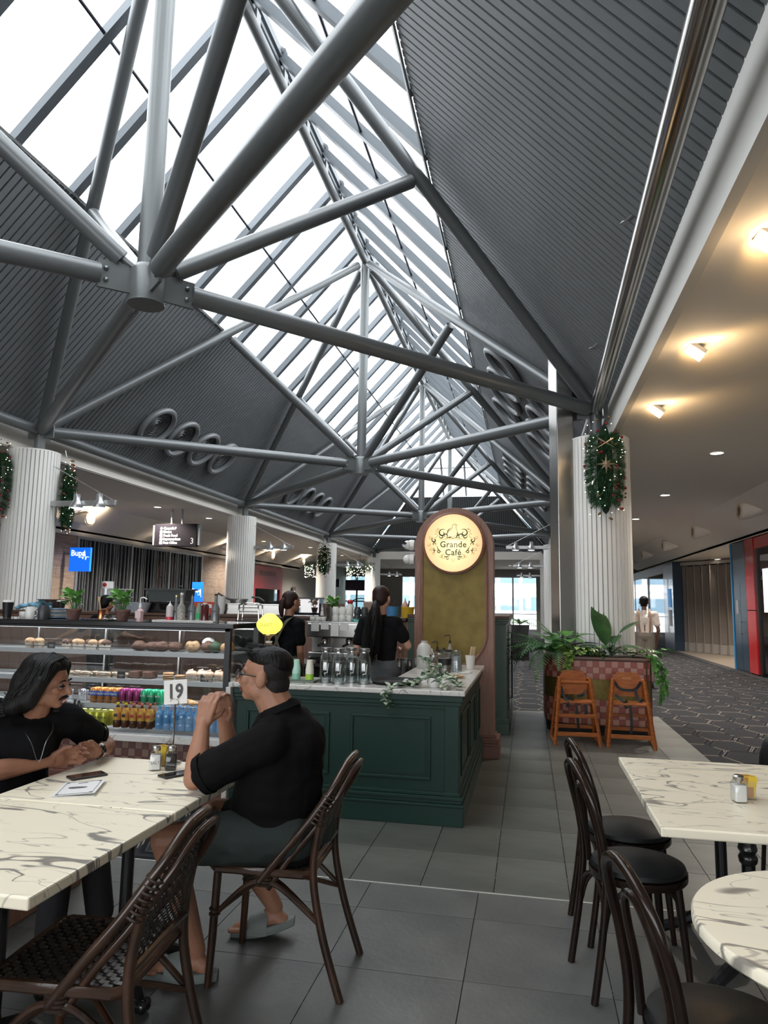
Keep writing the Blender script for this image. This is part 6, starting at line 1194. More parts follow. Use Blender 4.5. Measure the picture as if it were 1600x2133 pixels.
potherb('potted green herb nearer the mugs on the cabinet top', (-3.81,5.45,ZT)); potherb('potted green herb right of the glass lids on the cabinet top', (-3.35,5.45,ZT)); potherb('bushy green herb in a bulb pot above the coffee machine', (-2.50,9.05,1.377))
# silver trailing plant on counter
t = thing('trailing_plant', 'silvery green trailing plant in a white pot on the counter corner', 'potted plant', (-.70,5.40,ZC)); MB().lathe([(.001,0),(.04,0),(.055,.03),(.05,.07),(.044,.07),(.04,.06),(.001,.06)], (0,0,0), 20).build('pot', CERAM, t, True)
ms = leafmesh('silver_leaf', .05, .034, LEAFS, .3, .15, 4, pw=.7); md = leafmesh('dark_leaf', .055, .03, mat('leaf_greygreen', (.05,.11,.06), .5), .3, .15, 4)
for tr in ([(0,0,.08),(-.10,-.02,.05),(-.22,-.06,.02),(-.30,-.18,.012),(-.32,-.235,-.06),(-.31,-.235,-.13)],[(0,0,.08),(-.08,.06,.10),(-.16,.08,.03),(-.22,.06,.02)],[(0,0,.08),(.08,-.05,.08),(.16,-.08,.04),(.21,-.12,.02)],[(0,0,.08),(.08,.05,.10),(.15,.08,.05),(.20,.05,.02)],[(0,0,.08),(-.05,.02,.18),(-.10,.05,.22)],[(0,0,.08),(.03,-.08,.06),(.12,-.14,.02)],[(0,0,.08),(-.08,-.06,.06),(-.14,-.10,.02)],[(0,0,.08),(.02,.05,.13),(.05,.1,.15)]):
    pts = crv([V(p) for p in tr], 5); MB().tube(pts, .002, 4).build('vine', LEAFG, t, True)
    for j, p in enumerate(pts[1:]):
        for q in range(3): part('leaf', ms if (j+q)%4 else md, t, M=aim(p, random.uniform(0,6.28), random.uniform(-.2,.9), random.uniform(-.6,.6), random.uniform(.6,1.15)))
# far potted fern
fern('green fern in a tall dark pot near the end windows', (-.25,21.4,1.0), 14, .62, 0, 6.28, LEAFG, 'potted_fern')
t = thing('tall_dark_pot', 'tall dark square pot on a black crate near the end windows', 'pot', (-.25,21.4,0)); MB().ring([[V((a*w,b*w,z)) for a,b in ((-1,-1),(1,-1),(1,1),(-1,1))] for w, z in ((.20,.45),(.28,1.0))]).build('pot', mat('charcoal_pot', (.04,.04,.042), .6), t); MB().bb(-.26,.26,-.26,.26,0,.42).build('crate', BLACKM, t)
# ---- christmas garlands ----
PINE = mat('pine_needle', (.02,.085,.035), .7, col2=(.05,.15,.06), nscale=20); BERRY = mat('red_berry', (.24,.012,.02), .45); CONE = mat('gold_twig', (.20,.13,.045), .5, .3)
STARM = mat('champagne_star', (.62,.50,.36), .3, .7)
def garland(label, M, H_=1.42, W_=.23, D_=.15, seed=1, scale=1.):
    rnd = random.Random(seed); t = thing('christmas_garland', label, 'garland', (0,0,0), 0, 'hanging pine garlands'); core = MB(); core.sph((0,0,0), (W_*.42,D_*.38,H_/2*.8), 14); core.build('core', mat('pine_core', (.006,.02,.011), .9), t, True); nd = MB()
    for i in range(950):
        z = rnd.uniform(-.97,.97); a = rnd.uniform(-pi-.3,.3); q = sqrt(1-z*z)**.6; r = V((W_*q*cos(a), D_*q*sin(a), z*H_/2)); out = V((cos(a), sin(a)*.8, -.35+.5*z)).normalized(); b = r*.62; L_ = .10
        for k in range(13):
            f = k/13; base = b+out*L_*f; sp_ = V((rnd.uniform(-1,1),rnd.uniform(-1,1),rnd.uniform(-1,1))).normalized(); d = (out*1.0+sp_*.9).normalized(); w_ = d.cross(V((.3,.2,1))).normalized()*.0034; tip = base+d*.055
            nd.add([base-w_, base+w_, tip], [(0,1,2)])
    nd.build('pine_needles', PINE, t, kind='stuff')
    bm_ = MB().sph((0,0,0), .02, 10).mesh('red_berry', BERRY, True); lm = MB().sph((0,0,0), .0055, 6).mesh('fairy_bulb', FAIRY, True); cm2 = MB().lathe([(.001,-.03),(.012,-.02),(.016,0),(.008,.03),(.001,.035)], (0,0,0), 8).mesh('gold_cone', CONE, True)
    def surf(k, lo=-.9, hi=.9): z = rnd.uniform(lo,hi); a = -pi/2+rnd.uniform(-1.5,1.5); q = sqrt(1-z*z)**.6; return V((W_*q*cos(a)*k, D_*q*sin(a)*k, z*H_/2))
    for i in range(17): part('red_berry', bm_, t, surf(1.03))
    for i in range(44): part('fairy_bulb', lm, t, surf(1.1))
    for i in range(14): part('gold_cone', cm2, t, M=Matrix.Translation(surf(1.05)) @ Euler((rnd.random()*3,rnd.random()*3,0)).to_matrix().to_4x4())
    st_ = MB(); c_ = V((0,-D_*1.25,.03)); n = 8
    for k in range(n):
        a = 2*pi*k/n+pi/2; R1 = .135 if k%2 == 0 else .085; d = V((cos(a),0,sin(a))); s_ = V((-sin(a),0,cos(a)))*.018
        o = len(st_.v); st_.v += [tuple(c_+d*R1), tuple(c_+d*.03+s_), tuple(c_+d*.03-s_), tuple(c_+V((0,-.03,0))), tuple(c_+V((0,.02,0)))]; st_.f += [(o,o+1,o+3),(o,o+3,o+2),(o,o+2,o+4),(o,o+4,o+1)]
    st_.build('star', STARM, t)
    sb = MB()
    for sg_ in (-1,1): sb.tube([c_+V((-.10*sg_,0,.22)), c_+V((.09*sg_,.01,.34))], [.004,.012], 5)
    sb.build('twig_bow', STARM, t, True); MB().tube([(0,.02,H_/2-.03),(0,.05,H_/2+.09)], .008, 6).build('hook', SSTEEL, t, True)
    t.matrix_world = M; return t
g1 = garland('large pine garland with star on the column above the planter', Matrix.Translation((1.0,9.47,3.35)), 1.50, .255, .14, 3)
dup(g1, M=Matrix.Translation((-8.18,9.45,3.34)) @ Matrix.Rotation(radians(28),4,'Z') @ Matrix.Scale(1.0,4), label='pine garland with star at the far left frame edge')
dup(g1, M=Matrix.Translation((-7.56,10.35,3.22)) @ Matrix.Rotation(radians(115),4,'Z') @ Matrix.Scale(.95,4), label='pine garland half hidden behind the nearest left column')
dup(g1, M=Matrix.Translation((-7.86,26.82,3.22)) @ Matrix.Rotation(radians(14),4,'Z') @ Matrix.Scale(1.0,4), label='small distant pine garland on the third left column')
# far hanging wreath clusters
rnd = random.Random(5)
for i, (x, lb) in enumerate(((-10.0,'left half-seen dark hanging wreath of lights behind the third column'),(-7.9,'right half-seen dark hanging wreath of lights behind the third column'))):
    t = thing('light_wreath', lb, 'hanging decoration', (x,33.0,3.25)); m = MB()
    for k in range(900): a = rnd.uniform(0,6.28); r = rnd.uniform(.45,.75); p = V((r*cos(a),r*.6*sin(a),rnd.uniform(-.15,.25))); d = V((rnd.uniform(-1,1),rnd.uniform(-1,1),rnd.uniform(-1,1))).normalized()*.12; w_ = d.cross(V((0,0,1)))*.12; m.add([p-w_,p+w_,p+d],[(0,1,2)])
    m.build('foliage', PINE, t, kind='stuff'); l_ = MB()
    for k in range(120): a = rnd.uniform(0,6.28); l_.sph((.62*cos(a),.4*sin(a)-.05,rnd.uniform(-.5,.1)), .014, 5)
    l_.build('fairy_lights', FAIRY, t, kind='stuff'); MB().tube([(0,0,.2),(0,0,.68)], .01, 5).build('cord', BLACK, t)
# ================= PEOPLE =================
def frame3(f, up=(0,0,1)):
    f = V(f).normalized(); s_ = f.cross(V(up)).normalized(); u = s_.cross(f).normalized(); return f, s_, u
def head(m, c, f, up, neck, sc=1., nr=.055):
    F, S_, U = frame3(f, up); c = V(c); P = lambda a, b, e: c+(F*a+S_*b+U*e)*sc; R = Matrix((F, S_, U)).transposed()
    E = lambda a, b, e, r: m.sph(P(a,b,e), tuple(q*sc for q in r), 16, R=R)
    E(-.012,0,.028,(.098,.076,.084)); E(.03,0,-.026,(.062,.060,.076)); E(.056,0,-.080,(.027,.028,.022)); E(.02,0,-.066,(.055,.052,.034))
    for q in (-1,1):
        E(.0,q*.048,-.055,(.045,.020,.032)); E(.060,q*.040,-.018,(.024,.022,.020)); E(-.008,q*.080,-.006,(.022,.010,.034)); m.cap(P(.094,q*.013,-.033), P(.088,q*.015,-.037), .008*sc, .008*sc, 8)
        m.cap(P(.083,q*.012,.020), P(.070,q*.045,.022), .009*sc, .008*sc, 8)
    m.cap(P(.088,0,.010), P(.112,0,-.026), .0085*sc, .0125*sc, 10); m.cap(P(-.02,0,-.05), neck, nr, nr*1.08)
    return P, R, F, S_, U
def face_parts(t, P, R, sc=1., lipm=None, brow=HAIR):
    for q in (-1, 1):
        MB().sph(P(.0785,q*.031,.001), .0115*sc, 10).build('eye', mat('eye_white', (.22,.19,.17), .3), t, True); MB().sph(P(.0870,q*.0325,.0), .0055*sc, 8).build('iris', BLKG, t, True)
        MB().tube([P(.089,q*.013,.024), P(.093,q*.030,.030), P(.080,q*.050,.022)], [.0035*sc,.0045*sc,.002*sc], 6).build('eyebrow', brow, t, True)
        MB().tube([P(.0885,q*.019,.003), P(.0905,q*.032,.0065), P(.081,q*.045,.001)], .0042*sc, 6).build('eyelid', brow, t, True)
    lm = lipm or mat('lips', (.24,.085,.065), .5)
    MB().sph(P(.0885,0,-.055), tuple(q*sc for q in (.007,.021,.005)), 12, R=R).build('upper_lip', lm, t, True); MB().sph(P(.0865,0,-.064), tuple(q*sc for q in (.007,.018,.006)), 12, R=R).build('lower_lip', lm, t, True)
def hand(m, w, d, n, s_, curls=(.5,.55,.6,.7), sc=1., thumb=(.5,.7,.4), gap=.021, off=0.):
    w = V(w); d = V(d).normalized(); n = (V(n)-d*V(n).dot(d)).normalized(); s_ = (V(s_)-d*V(s_).dot(d)-n*V(s_).dot(n)).normalized()
    ln = ((.043,.027,.021),(.048,.031,.022),(.044,.029,.021),(.035,.022,.019))
    for i in range(4):
        o = (1.5-i)*gap+off; kn = w+(d*(.088-.004*abs(i-1))+s_*o)*sc; m.cap(w+s_*(1.5-i)*.013*sc+d*.005, kn, .0155*sc, .0125*sc, 10); p = kn; a = 0
        for j, L_ in enumerate(ln[i]):
            a += curls[i]*(1.0,1.25,.8)[j]; q = p+(d*cos(a)+n*sin(a)+s_*.05*(1.5-i)*(j==0))*L_*sc; m.cap(p, q, (.0092-.0008*j)*sc, (.0086-.0010*j)*sc, 10); p = q
    m.sph(w+d*.045*sc+n*.004, (.034*sc,.034*sc,.018*sc), 12, R=Matrix((d, s_, n)).transposed())
    b = w+(d*.022+s_*.026+n*.006)*sc; k1 = b+(s_*thumb[0]+d*thumb[1]+n*thumb[2]).normalized()*.042*sc; k2 = k1+(s_*thumb[0]*.3+d*(thumb[1]+.25)+n*(thumb[2]+.35)).normalized()*.032*sc
    m.cap(w+s_*.012*sc, b, .017*sc, .016*sc, 10); m.cap(b, k1, .0145*sc, .0115*sc, 10); m.cap(k1, k2, .011*sc, .009*sc, 10)
def nails(): pass
def collar(name, c, d, r, h, m_, t, w=.006):
    d = V(d).normalized(); n_ = d.orthogonal().normalized(); b = d.cross(n_); mm = MB(); P = []
    for rr, hh in ((r,0),(r*.93,h),(r*.93+.004,h+.002),(r+w,0)): P.append([V(c)+d*hh+(n_*cos(2*pi*k/24)+b*sin(2*pi*k/24))*rr for k in range(24)])
    mm.ring(P, False, True); return mm.build(name, m_, t, True)
def strands(P, rnd, n, top, ends, r0=.008, m_=HAIR, t=None, name='hair_strands'):
    m = MB()
    for i in range(n): pts, rr = ends(rnd, i); m.tube(crv([P(*p) for p in pts], 4), [rr*(1-.75*k/(4*(len(pts)-1))) for k in range(4*(len(pts)-1)+1)], 5)
    return m.build(name, m_, t, True)
# ---- man in the black polo ----
t = thing('person', 'man in black polo shirt and glasses seated on the rattan chair with clasped hands', 'person', (0,0,0))
m = MB(); nk = V((-1.085,3.05,1.075)); P2, R2, F2, S2, U2 = head(m, (-1.155,3.045,1.222), (-1,-.08,.10), (.06,0,1), nk, 1.10, .074)
sL, eL, wL = V((-1.07,2.90,.97)), V((-1.385,2.875,.805)), V((-1.405,2.975,1.015)); sR, eR, wR = V((-1.09,3.27,.97)), V((-1.37,3.24,.80)), V((-1.375,3.13,1.01))
for s_, e, w in ((sL,eL,wL),(sR,eR,wR)):
    m.cap(s_, e, .062, .047); m.cap(e, lerp(e,w,.35), .046, .049); m.cap(lerp(e,w,.35), w, .049, .029)
hand(m, wL, (.12,.20,.97), (.0,.95,.25), (.9,.1,0), (.55,.6,.62,.7), 1.05, (.55,.6,.55)); hand(m, wR, (.10,-.20,.97), (.0,-.95,.25), (.9,0,0), (.5,.55,.6,.65), 1.05, (.4,.7,.5), off=-.0105)
m.cap((-1.085,3.06,1.02), nk, .10, .07); m.cap((-1.07,2.93,.98), (-1.08,3.22,.98), .075); m.cap((-1.07,3.08,.88), (-1.07,3.08,.62), .13, .13)
hips = [V((-1.0,2.985,.565)), V((-1.0,3.19,.565))]; kn = [V((-1.50,2.875,.555)), V((-1.44,3.26,.56))]; an = [V((-1.365,2.93,.11)), V((-1.185,3.375,.125))]
for h_, k_, a_ in zip(hips, kn, an): m.cap(h_, k_, .098, .066, 14); m.cap(k_, lerp(k_,a_,.35), .062, .060, 14); m.cap(lerp(k_,a_,.35), a_, .060, .038, 14)
for a_, toe in ((an[0], V((-1.53,2.89,.04))), (an[1], V((-1.35,3.33,.035)))):
    m.cap(a_+V((.035,0,-.055)), a_-V((.02,0,.03)), .034, .035); m.cap(a_-V((.0,0,.045)), toe, .036, .024)
    for k in range(5): m.cap(toe+V((.02,-.034+.017*k,0)), toe+V((-.02-.006*(2-abs(k-1)),-.036+.017*k,-.004)), .011, .009, 8)
organic('body', m, SKIN, t, .005, 3)
face_parts(t, P2, R2, 1.10)
pm = MB()
for z_, x_, r_, ry_ in ((.97,-1.065,.150,.19),(.90,-1.07,.172,.205),(.83,-1.078,.186,.205),(.76,-1.085,.196,.205),(.69,-1.09,.202,.205),(.62,-1.085,.200,.205),(.56,-1.07,.190,.20)): pm.sph((x_,3.08,z_), (r_,ry_,.13), 24)
if 1:
    pm.cap((-1.07,2.925,.985), (-1.07,3.235,.985), .088); pm.sph((-1.0,3.08,.93), (.12,.18,.13), 16); pm.cap((-1.07,3.06,1.00), (-1.065,3.05,1.065), .10, .082)
for s_, e in ((sL,eL),(sR,eR)):
    q = lerp(s_, e, .78); pm.cap(s_, lerp(s_,e,.4), .090, .084); pm.cap(lerp(s_,e,.4), q, .084, .083)
pm.sph((-.99,3.08,.50),(.125,.19,.06),16)
shirt = organic('polo_shirt', pm, POLO, t, .009, 6, .022)
for s_, e in ((sL,eL),(sR,eR)): d = (e-s_).normalized(); collar('sleeve_band', lerp(s_,e,.82), d, .084, .03, POLO, t, .004)
collar('shirt_collar', (-1.078,3.052,1.072), (-.42,0,1), .085, .028, POLO, t, .016)
sh_ = MB()
for h_, k_ in zip(hips, kn): sh_.cap(h_, lerp(h_,k_,.72), .118, .103, 16)
sh_.sph((-1.0,3.085,.575), (.17,.20,.115), 16); organic('shorts', sh_, mat('grey_green_shorts', (.030,.038,.036), .9, spec=.2, bump=.9, bscale=9, stretch=(1,3,1)), t, .009, 5, .026)
hm = MB(); 
for a,b,e,r in ((-.018,0,.068,(.094,.078,.056)),(.030,0,.086,(.056,.064,.034)),(.052,0,.094,(.034,.050,.022)),(-.052,0,.055,(.062,.076,.060))): hm.sph(P2(a,b,e), tuple(q*1.1 for q in r), 16, R=R2)
organic('short_black_hair', hm, HAIR, t, .007, 3)
rnd = random.Random(2)
def shorthair(rnd, i):
    a = rnd.uniform(-.09,.07); b = rnd.uniform(-.06,.06); z = .122-.8*max(0,abs(b)-.02)-.35*max(0,-a-.02); return [(a-.01,b,z-.02),(a,b*1.05,z-.002),(a+.020,b*1.05,z-.002+rnd.uniform(0,.005))], .005
strands(P2, rnd, 260, 0, shorthair, t=t)
fd = MB(); 
fd.sph(P2(-.036,0,.035), tuple(q*1.1 for q in (.074,.0800,.075)), 20, R=R2); fd.sph(P2(-.050,0,-.025), tuple(q*1.1 for q in (.057,.068,.062)), 16, R=R2); fd.sph(P2(-.045,0,-.065), tuple(q*1.1 for q in (.045,.055,.04)), 14, R=R2)
organic('shaved_sides', fd, mat('stubble_hair', (.011,.008,.0075), .8, noise=.3, nscale=120), t, .006, 2)
gl = MB(); 
for q in (-1,1):
    gl.tube([P2(.101-.0*abs(cos(a)),q*.033+.024*cos(a*pi/8),-.002+.019*sin(a*pi/8)) for a in range(16)], .0022, 6, closed=True); gl.tube([P2(.100,q*.057,.006), P2(.05,q*.079,.006), P2(-.008,q*.083,.004), P2(-.022,q*.082,-.015)], .0024, 6)
gl.tube([P2(.101,-.010,.004), P2(.104,0,.006), P2(.101,.010,.004)], .002, 6); gl.build('glasses_frame', BLACK, t, True)
for q in (-1,1): MB().sph(P2(.101,q*.033,-.002), (.0012,.022,.017), 14, R=R2).build('lens', GLASS, t, True)
SLD = mat('grey_slide', (.16,.185,.18), .6)
for (a_, toe, tilt) in ((an[0], V((-1.53,2.89,0)), 0), (an[1], V((-1.35,3.33,0)), .05)):
    heel = V((a_.x+.075, a_.y+.01, 0)); d = (toe-heel).normalized(); s_ = V((-d.y,d.x,0)); L_ = (toe-heel).length+.05; ring = []
    so = MB(); rings = []
    for i in range(13):
        u = i/12; w_ = .046*(sin(pi*min(.96,max(.04,u)))**.35)*(1.0+.15*sin(pi*u*1.2-1)); c_ = heel-d*.02+d*L_*u; zb = tilt*(1-u)**2; rings.append([c_+s_*w_*x+V((0,0,zb+z)) for x, z in ((-1,.0),(1,.0),(1.08,.022),(.95,.038),(-.95,.038),(-1.08,.022))])
    so.ring(rings); so.build('sandal_sole', SLD, t, True, bevel=.004)
    st_ = MB(); rings = []
    for u, h in ((.42,.085),(.52,.088),(.62,.082),(.72,.070)):
        c_ = heel-d*.02+d*L_*u; rings.append([c_+s_*.056*cos(pi*k/10)+V((0,0,.02+h*sin(pi*k/10))) for k in range(11)]+[c_+s_*.050*cos(pi*(10-k)/10)+V((0,0,.02+(h-.008)*sin(pi*(10-k)/10))) for k in range(11)])
    st_.ring(rings); st_.build('sandal_strap', SLD, t, True)
# ---- long haired man ----
t = thing('person', 'long haired man with moustache in black tee leaning on the left table', 'person', (0,0,0))
m = MB(); nk = V((-2.26,2.99,1.015)); F1_ = (1,.16,-.10); P1, R1, F1, S1, U1 = head(m, (-2.185,2.965,1.158), F1_, (.05,0,1), nk, 1.02, .058)
C_ = V((-2.29,3.0,.97)); ax = V((.62,.78,0)).normalized(); sR = C_-ax*.175; sL = C_+ax*.175; eR = V((-2.33,2.70,.80)); wR = V((-2.155,2.985,.812)); eL = V((-2.135,3.40,.805)); wL = V((-2.065,3.215,.815))
for s_, e, w in ((sR,eR,wR),(sL,eL,wL)): m.cap(s_, e, .058, .044); m.cap(e, lerp(e,w,.4), .046, .046); m.cap(lerp(e,w,.4), w, .046, .027)
hand(m, wR, (.42,.88,.10), (.88,-.42,-.1), (0,.1,1), (.45,.45,.5,.5), 1.0, (.5,.7,.3)); hand(m, wL, (-.30,-.92,.10), (.9,-.3,-.1), (0,.1,1), (.40,.45,.5,.55), 1.0, (.5,.7,.1), off=.0105)
m.cap(sR, sL, .07); m.cap(C_+V((0,0,.0)), nk, .085, .062); m.cap((-2.33,3.02,.9), (-2.50,3.05,.6), .13, .14)
hips = [V((-2.50,2.95,.56)), V((-2.50,3.16,.56))]; kn = [V((-2.03,2.93,.56)), V((-2.03,3.13,.56))]; an = [V((-2.02,2.88,.10)), V((-1.93,3.12,.10))]
for h_, k_, a_ in zip(hips, kn, an): m.cap(h_, k_, .085, .06, 14); m.cap(k_, a_, .055, .036, 14); m.cap(a_-V((0,0,.04)), a_+V((.15,-.01,-.06)), .035, .025)
organic('body', m, SKIN2, t, .005, 3); face_parts(t, P1, R1, 1.02)
MB().tube([P1(.082,-.036,-.058), P1(.094,-.018,-.047), P1(.0985,0,-.044), P1(.094,.018,-.047), P1(.082,.036,-.058)], [.002,.0065,.006,.0065,.002], 6).build('moustache', HAIR, t, True)
MB().tube([P1(.093,-.012,-.0635), P1(.0955,0,-.063), P1(.093,.012,-.0635)], .003, 6).build('teeth', CERAM, t, True)
bd_ = MB(); bd_.sph(P1(.062,0,-.112), (.014,.012,.006), 10, R=R1);  bd_.build('faint_beard', mat('stubble_hair', (.035,.022,.018), .8, noise=.3, nscale=120), t, True)
pm = MB(); fw = V((.78,-.62,0)); pm.sph(C_+V((-.03,.01,-.09)), (.15,.20,.16), 20); pm.sph(C_+V((-.09,.03,-.25)), (.145,.18,.18), 20); pm.sph(C_+V((-.16,.05,-.40)), (.15,.18,.12), 16); pm.cap(sR, sL, .083); pm.sph(C_+fw*.06+V((0,0,-.08)), (.11,.12,.11), 16); pm.cap(C_+V((0,0,.0)), nk-V((0,0,.045)), .085, .072)
for s_, e in ((sR,eR),(sL,eL)): pm.cap(s_, lerp(s_,e,.62), .076, .073)
organic('tee_shirt', pm, TEE, t, .009, 6, .022)
for s_, e in ((sR,eR),(sL,eL)): collar('sleeve_hem', lerp(s_,e,.64), e-s_, .074, .022, TEE, t, .004)
tr_ = MB()
for h_, k_, a_ in zip(hips, kn, an): tr_.cap(h_, k_, .10, .075, 14); tr_.cap(k_, lerp(k_,a_,.93), .072, .062, 14)
tr_.sph((-2.50,3.05,.57), (.14,.18,.11), 14); organic('trousers', tr_, mat('black_trousers', (.012,.012,.014), .85, bump=.4, bscale=20), t, .01, 4)
for a_ in an:
    s0 = MB(); rings = []
    for u, w_, h in ((0,.03,.06),(.15,.038,.10),(.35,.04,.095),(.6,.045,.065),(.85,.042,.045),(1,.02,.03)): c_ = V((a_.x-.07+.27*u, a_.y, 0)); rings.append([c_+V((0,w_*cos(2*pi*k/12),.012+h*.5+h*.5*sin(2*pi*k/12))) for k in range(12)])
    s0.ring(rings); s0.build('trainer_upper', BLACK, t, True); MB().bb(a_.x-.08,a_.x+.19,a_.y-.044,a_.y+.044,0,.022).build('trainer_sole', mat('trainer_sole', (.06,.055,.05), .6), t, bevel=.01); text('lettering', 'N', .055, mat('trainer_mark', (.2,.19,.18), .5), t, (a_.x+.03,a_.y-.047,.06), ext=.0005)
hm = MB(); 
for a,b,e,r in ((-.035,0,.058,(.098,.092,.082)),(.012,0,.090,(.070,.070,.047)),(-.085,0,-.02,(.075,.098,.11)),(-.09,0,-.075,(.078,.11,.07)),(-.125,0,-.115,(.062,.10,.038))): hm.sph(P1(a,b,e), r, 16, R=R1)
for q in (-1,1): hm.cap(P1(.048,q*.052,.088), P1(.020,q*.085,.02), .026, .030); hm.cap(P1(.016,q*.088,.02), P1(-.025,q*.098,-.07), .034, .042); hm.cap(P1(-.03,q*.095,-.06), P1(-.085,q*.105,-.105), .042, .038)
organic('long_black_hair', hm, HAIR, t, .008, 4); rnd = random.Random(4)
def longhair(rnd, i):
    q = rnd.choice((-1,1)); a0 = rnd.uniform(-.08,.06); st0 = (a0, q*.01, .135-.25*abs(a0)); b1 = .085+rnd.uniform(0,.02); a1 = a0*.7-.01; a2 = -.03+a0*.6-.02; w = rnd.uniform(-.012,.012)
    if a0 < -.04: b1 *= rnd.uniform(.2,1)
    f_ = rnd.uniform(0,.05)+.02; return [st0,(a1+.015,q*b1*.75,.10),(a1+w,q*b1,.03),(a2-w,q*(b1+.012),-.045),(a2-.02+w,q*(b1+.010),-.09),(a2-.05-f_,q*(b1+w+.01),-.125+rnd.uniform(-.02,.02)),(a2-.09-f_*1.5,q*(b1+.01),-.12+rnd.uniform(-.02,.04))], .008
strands(P1, rnd, 230, 0, longhair, t=t)
nm = MB(); cp = nk+fw*.07; nm.tube(crv([nk+ax*-.075+V((0,0,-.02)), nk+fw*.10-ax*.06+V((0,0,-.06)), C_+fw*.185-ax*.03+V((0,0,-.06)), C_+fw*.205+V((0,0,-.14)), C_+fw*.185+ax*.03+V((0,0,-.06)), nk+fw*.10+ax*.06+V((0,0,-.06)), nk+ax*.075+V((0,0,-.02))], 6), .0017, 5); nm.build('silver_necklace', mat('dull_silver', (.30,.30,.30), .35, 1.), t, True)
collar('wrist_watch', wL+V((-.002,.0,0))-(wL-eL).normalized()*.02, (wL-eL), .034, .022, BLKG, t, .006)
for k in range(5): a = k*1.2; MB().sph(wL-(wL-eL).normalized()*.0+V((.033*cos(a),0,.033*sin(a))), .007, 8).build('bracelet_bead', CHROME if k%2 else BLKG, t, True)
# ---- standing people ----
def standing(label, x, y, h, face, hairm, topm, botm, arms, skin=SKIN, shoulder=.17, hair='pony', sc=1., extra=None, lean=(0,0)):
    t = thing('person', label, 'person', (0,0,0)); k = h/1.70; F, S_, U = frame3((face[0],face[1],0)); B = V((x,y,0)); Q = lambda a, b, z: B+F*a+S_*b+V((0,0,z*k)); L_ = V((lean[0],lean[1],0))
    m = MB(); nk = Q(.0,0,1.43)+L_; P, R, Fh, Sh, Uh = head(m, Q(.03,0,1.585)+L_*1.2, face, (0,0,1), nk, .97*k, .047)
    sh = [Q(0,-shoulder,1.36)+L_, Q(0,shoulder,1.36)+L_]
    for i in (0,1):
        e, w, d, n_, cu = arms[i]; e = V(e); w = V(w); m.cap(sh[i], e, .045, .036); m.cap(e, w, .037, .024); hand(m, w, d, n_, (Q(0,0,0)-B-F*0+F) if i == 0 else F, cu, .92)
    m.cap(sh[0], sh[1], .055); m.cap(Q(0,0,1.3)+L_, Q(0,0,1.0), .10, .10)
    for q in (-.085,.085): m.cap(Q(0,q,.92), Q(.01,q,.5), .085, .055); m.cap(Q(.01,q,.5), Q(-.02,q*1.1,.09), .055, .036); m.cap(Q(-.03,q*1.1,.05), Q(.14,q*1.2,.03), .035, .025)
    organic('body', m, skin, t, .006, 3); face_parts(t, P, R, .97*k)
    pm = MB(); pm.sph(Q(0,0,1.25)+L_*.8, (.125,.155 if abs(F.y) < .5 else .125,.15), 18); pm.cap(sh[0], sh[1], .066); pm.cap(Q(0,-.06,1.25)+L_, Q(0,-.05,1.02), .105, .11); pm.cap(Q(0,.06,1.25)+L_, Q(0,.05,1.02), .105, .11); pm.cap(Q(0,0,1.36)+L_, Q(0,0,1.40)+L_, .08, .066)
    for i in (0,1): pm.cap(sh[i], lerp(sh[i], V(arms[i][0]), .62), .060, .062)
    organic('tee_shirt', pm, topm, t, .009, 5, .022)
    bm_ = MB(); bm_.cap(Q(0,-.06,.95), Q(0,.06,.95), .13); 
    for q in (-.085,.085): bm_.cap(Q(0,q,.92), Q(.0,q,.5), .115, .085); bm_.cap(Q(0,q,.5), Q(-.02,q*1.1,.14), .085, .07)
    organic('trousers', bm_, botm, t, .01, 4)
    for q in (-.085,.085): s0 = MB(); s0.cap(Q(-.06,q*1.1,.045), Q(.17,q*1.2,.035), .045, .035); s0.build('shoe', BLACK, t, True)
    hm = MB(); hm.sph(P(-.030,0,.045), (.092*k,.084*k,.078*k), 16, R=R); hm.sph(P(-.05,0,.0), (.07*k,.076*k,.085*k), 14, R=R)
    if hair == 'short': organic('short_hair', hm, hairm, t, .008, 3)
    else: organic('hair_cap', hm, hairm, t, .008, 3)
    return t, P, R, Q, F, S_
rest = (.3,.3,.35,.4)
t, P, R, Q, F, S_ = standing('barista with brown ponytail and crossed olive apron straps beside the coffee machine', -2.42, 7.02, 1.665, (.55,.83,-.05), HAIRB, TEE, mat('dark_apron_skirt', (.03,.03,.028), .8),
    [((-2.62,6.98,1.05), (-2.60,7.10,.82), (0,.2,-1), (.3,.8,0), rest), ((-2.255,6.92,1.06), (-2.27,7.04,.82), (0,.2,-1), (-.5,.5,0), rest)], SKIN, .165)
# arms order: index0 is +S? keep both close to the body
m = MB(); b0 = P(-.085,0,-.01); m.tube(crv([P(-.075,0,.02), P(-.115,0,.01), P(-.135,0,-.05), P(-.13,0,-.12), P(-.115,0,-.17)], 5), [.018,.021,.024,.027,.029,.03,.031,.031,.031,.030,.030,.029,.028,.027,.026,.024,.022,.019,.016,.012,.006], 10); m.build('ponytail', HAIRB, t, True); MB().lathe([(.012,-.006),(.022,-.006),(.022,.006),(.012,.006)], tuple(P(-.100,0,.012)), 12, 'X').build('hair_tie', BRASS, t, True)
OLV = mat('olive_strap', (.10,.095,.06), .7)
for a, b in (((-.11,.10,1.385),(-.14,-.09,1.02)),((-.11,-.10,1.385),(-.14,.09,1.02))): mm = MB(); ribbon(mm, crv([Q(0,a[1],1.43), Q(*a), Q(-.145,(a[1]+b[1])/2,1.2), Q(*b)], 5), .034, -F); o = mm.build('apron_strap', OLV, t); s_ = o.modifiers.new('s','SOLIDIFY'); s_.thickness = .004
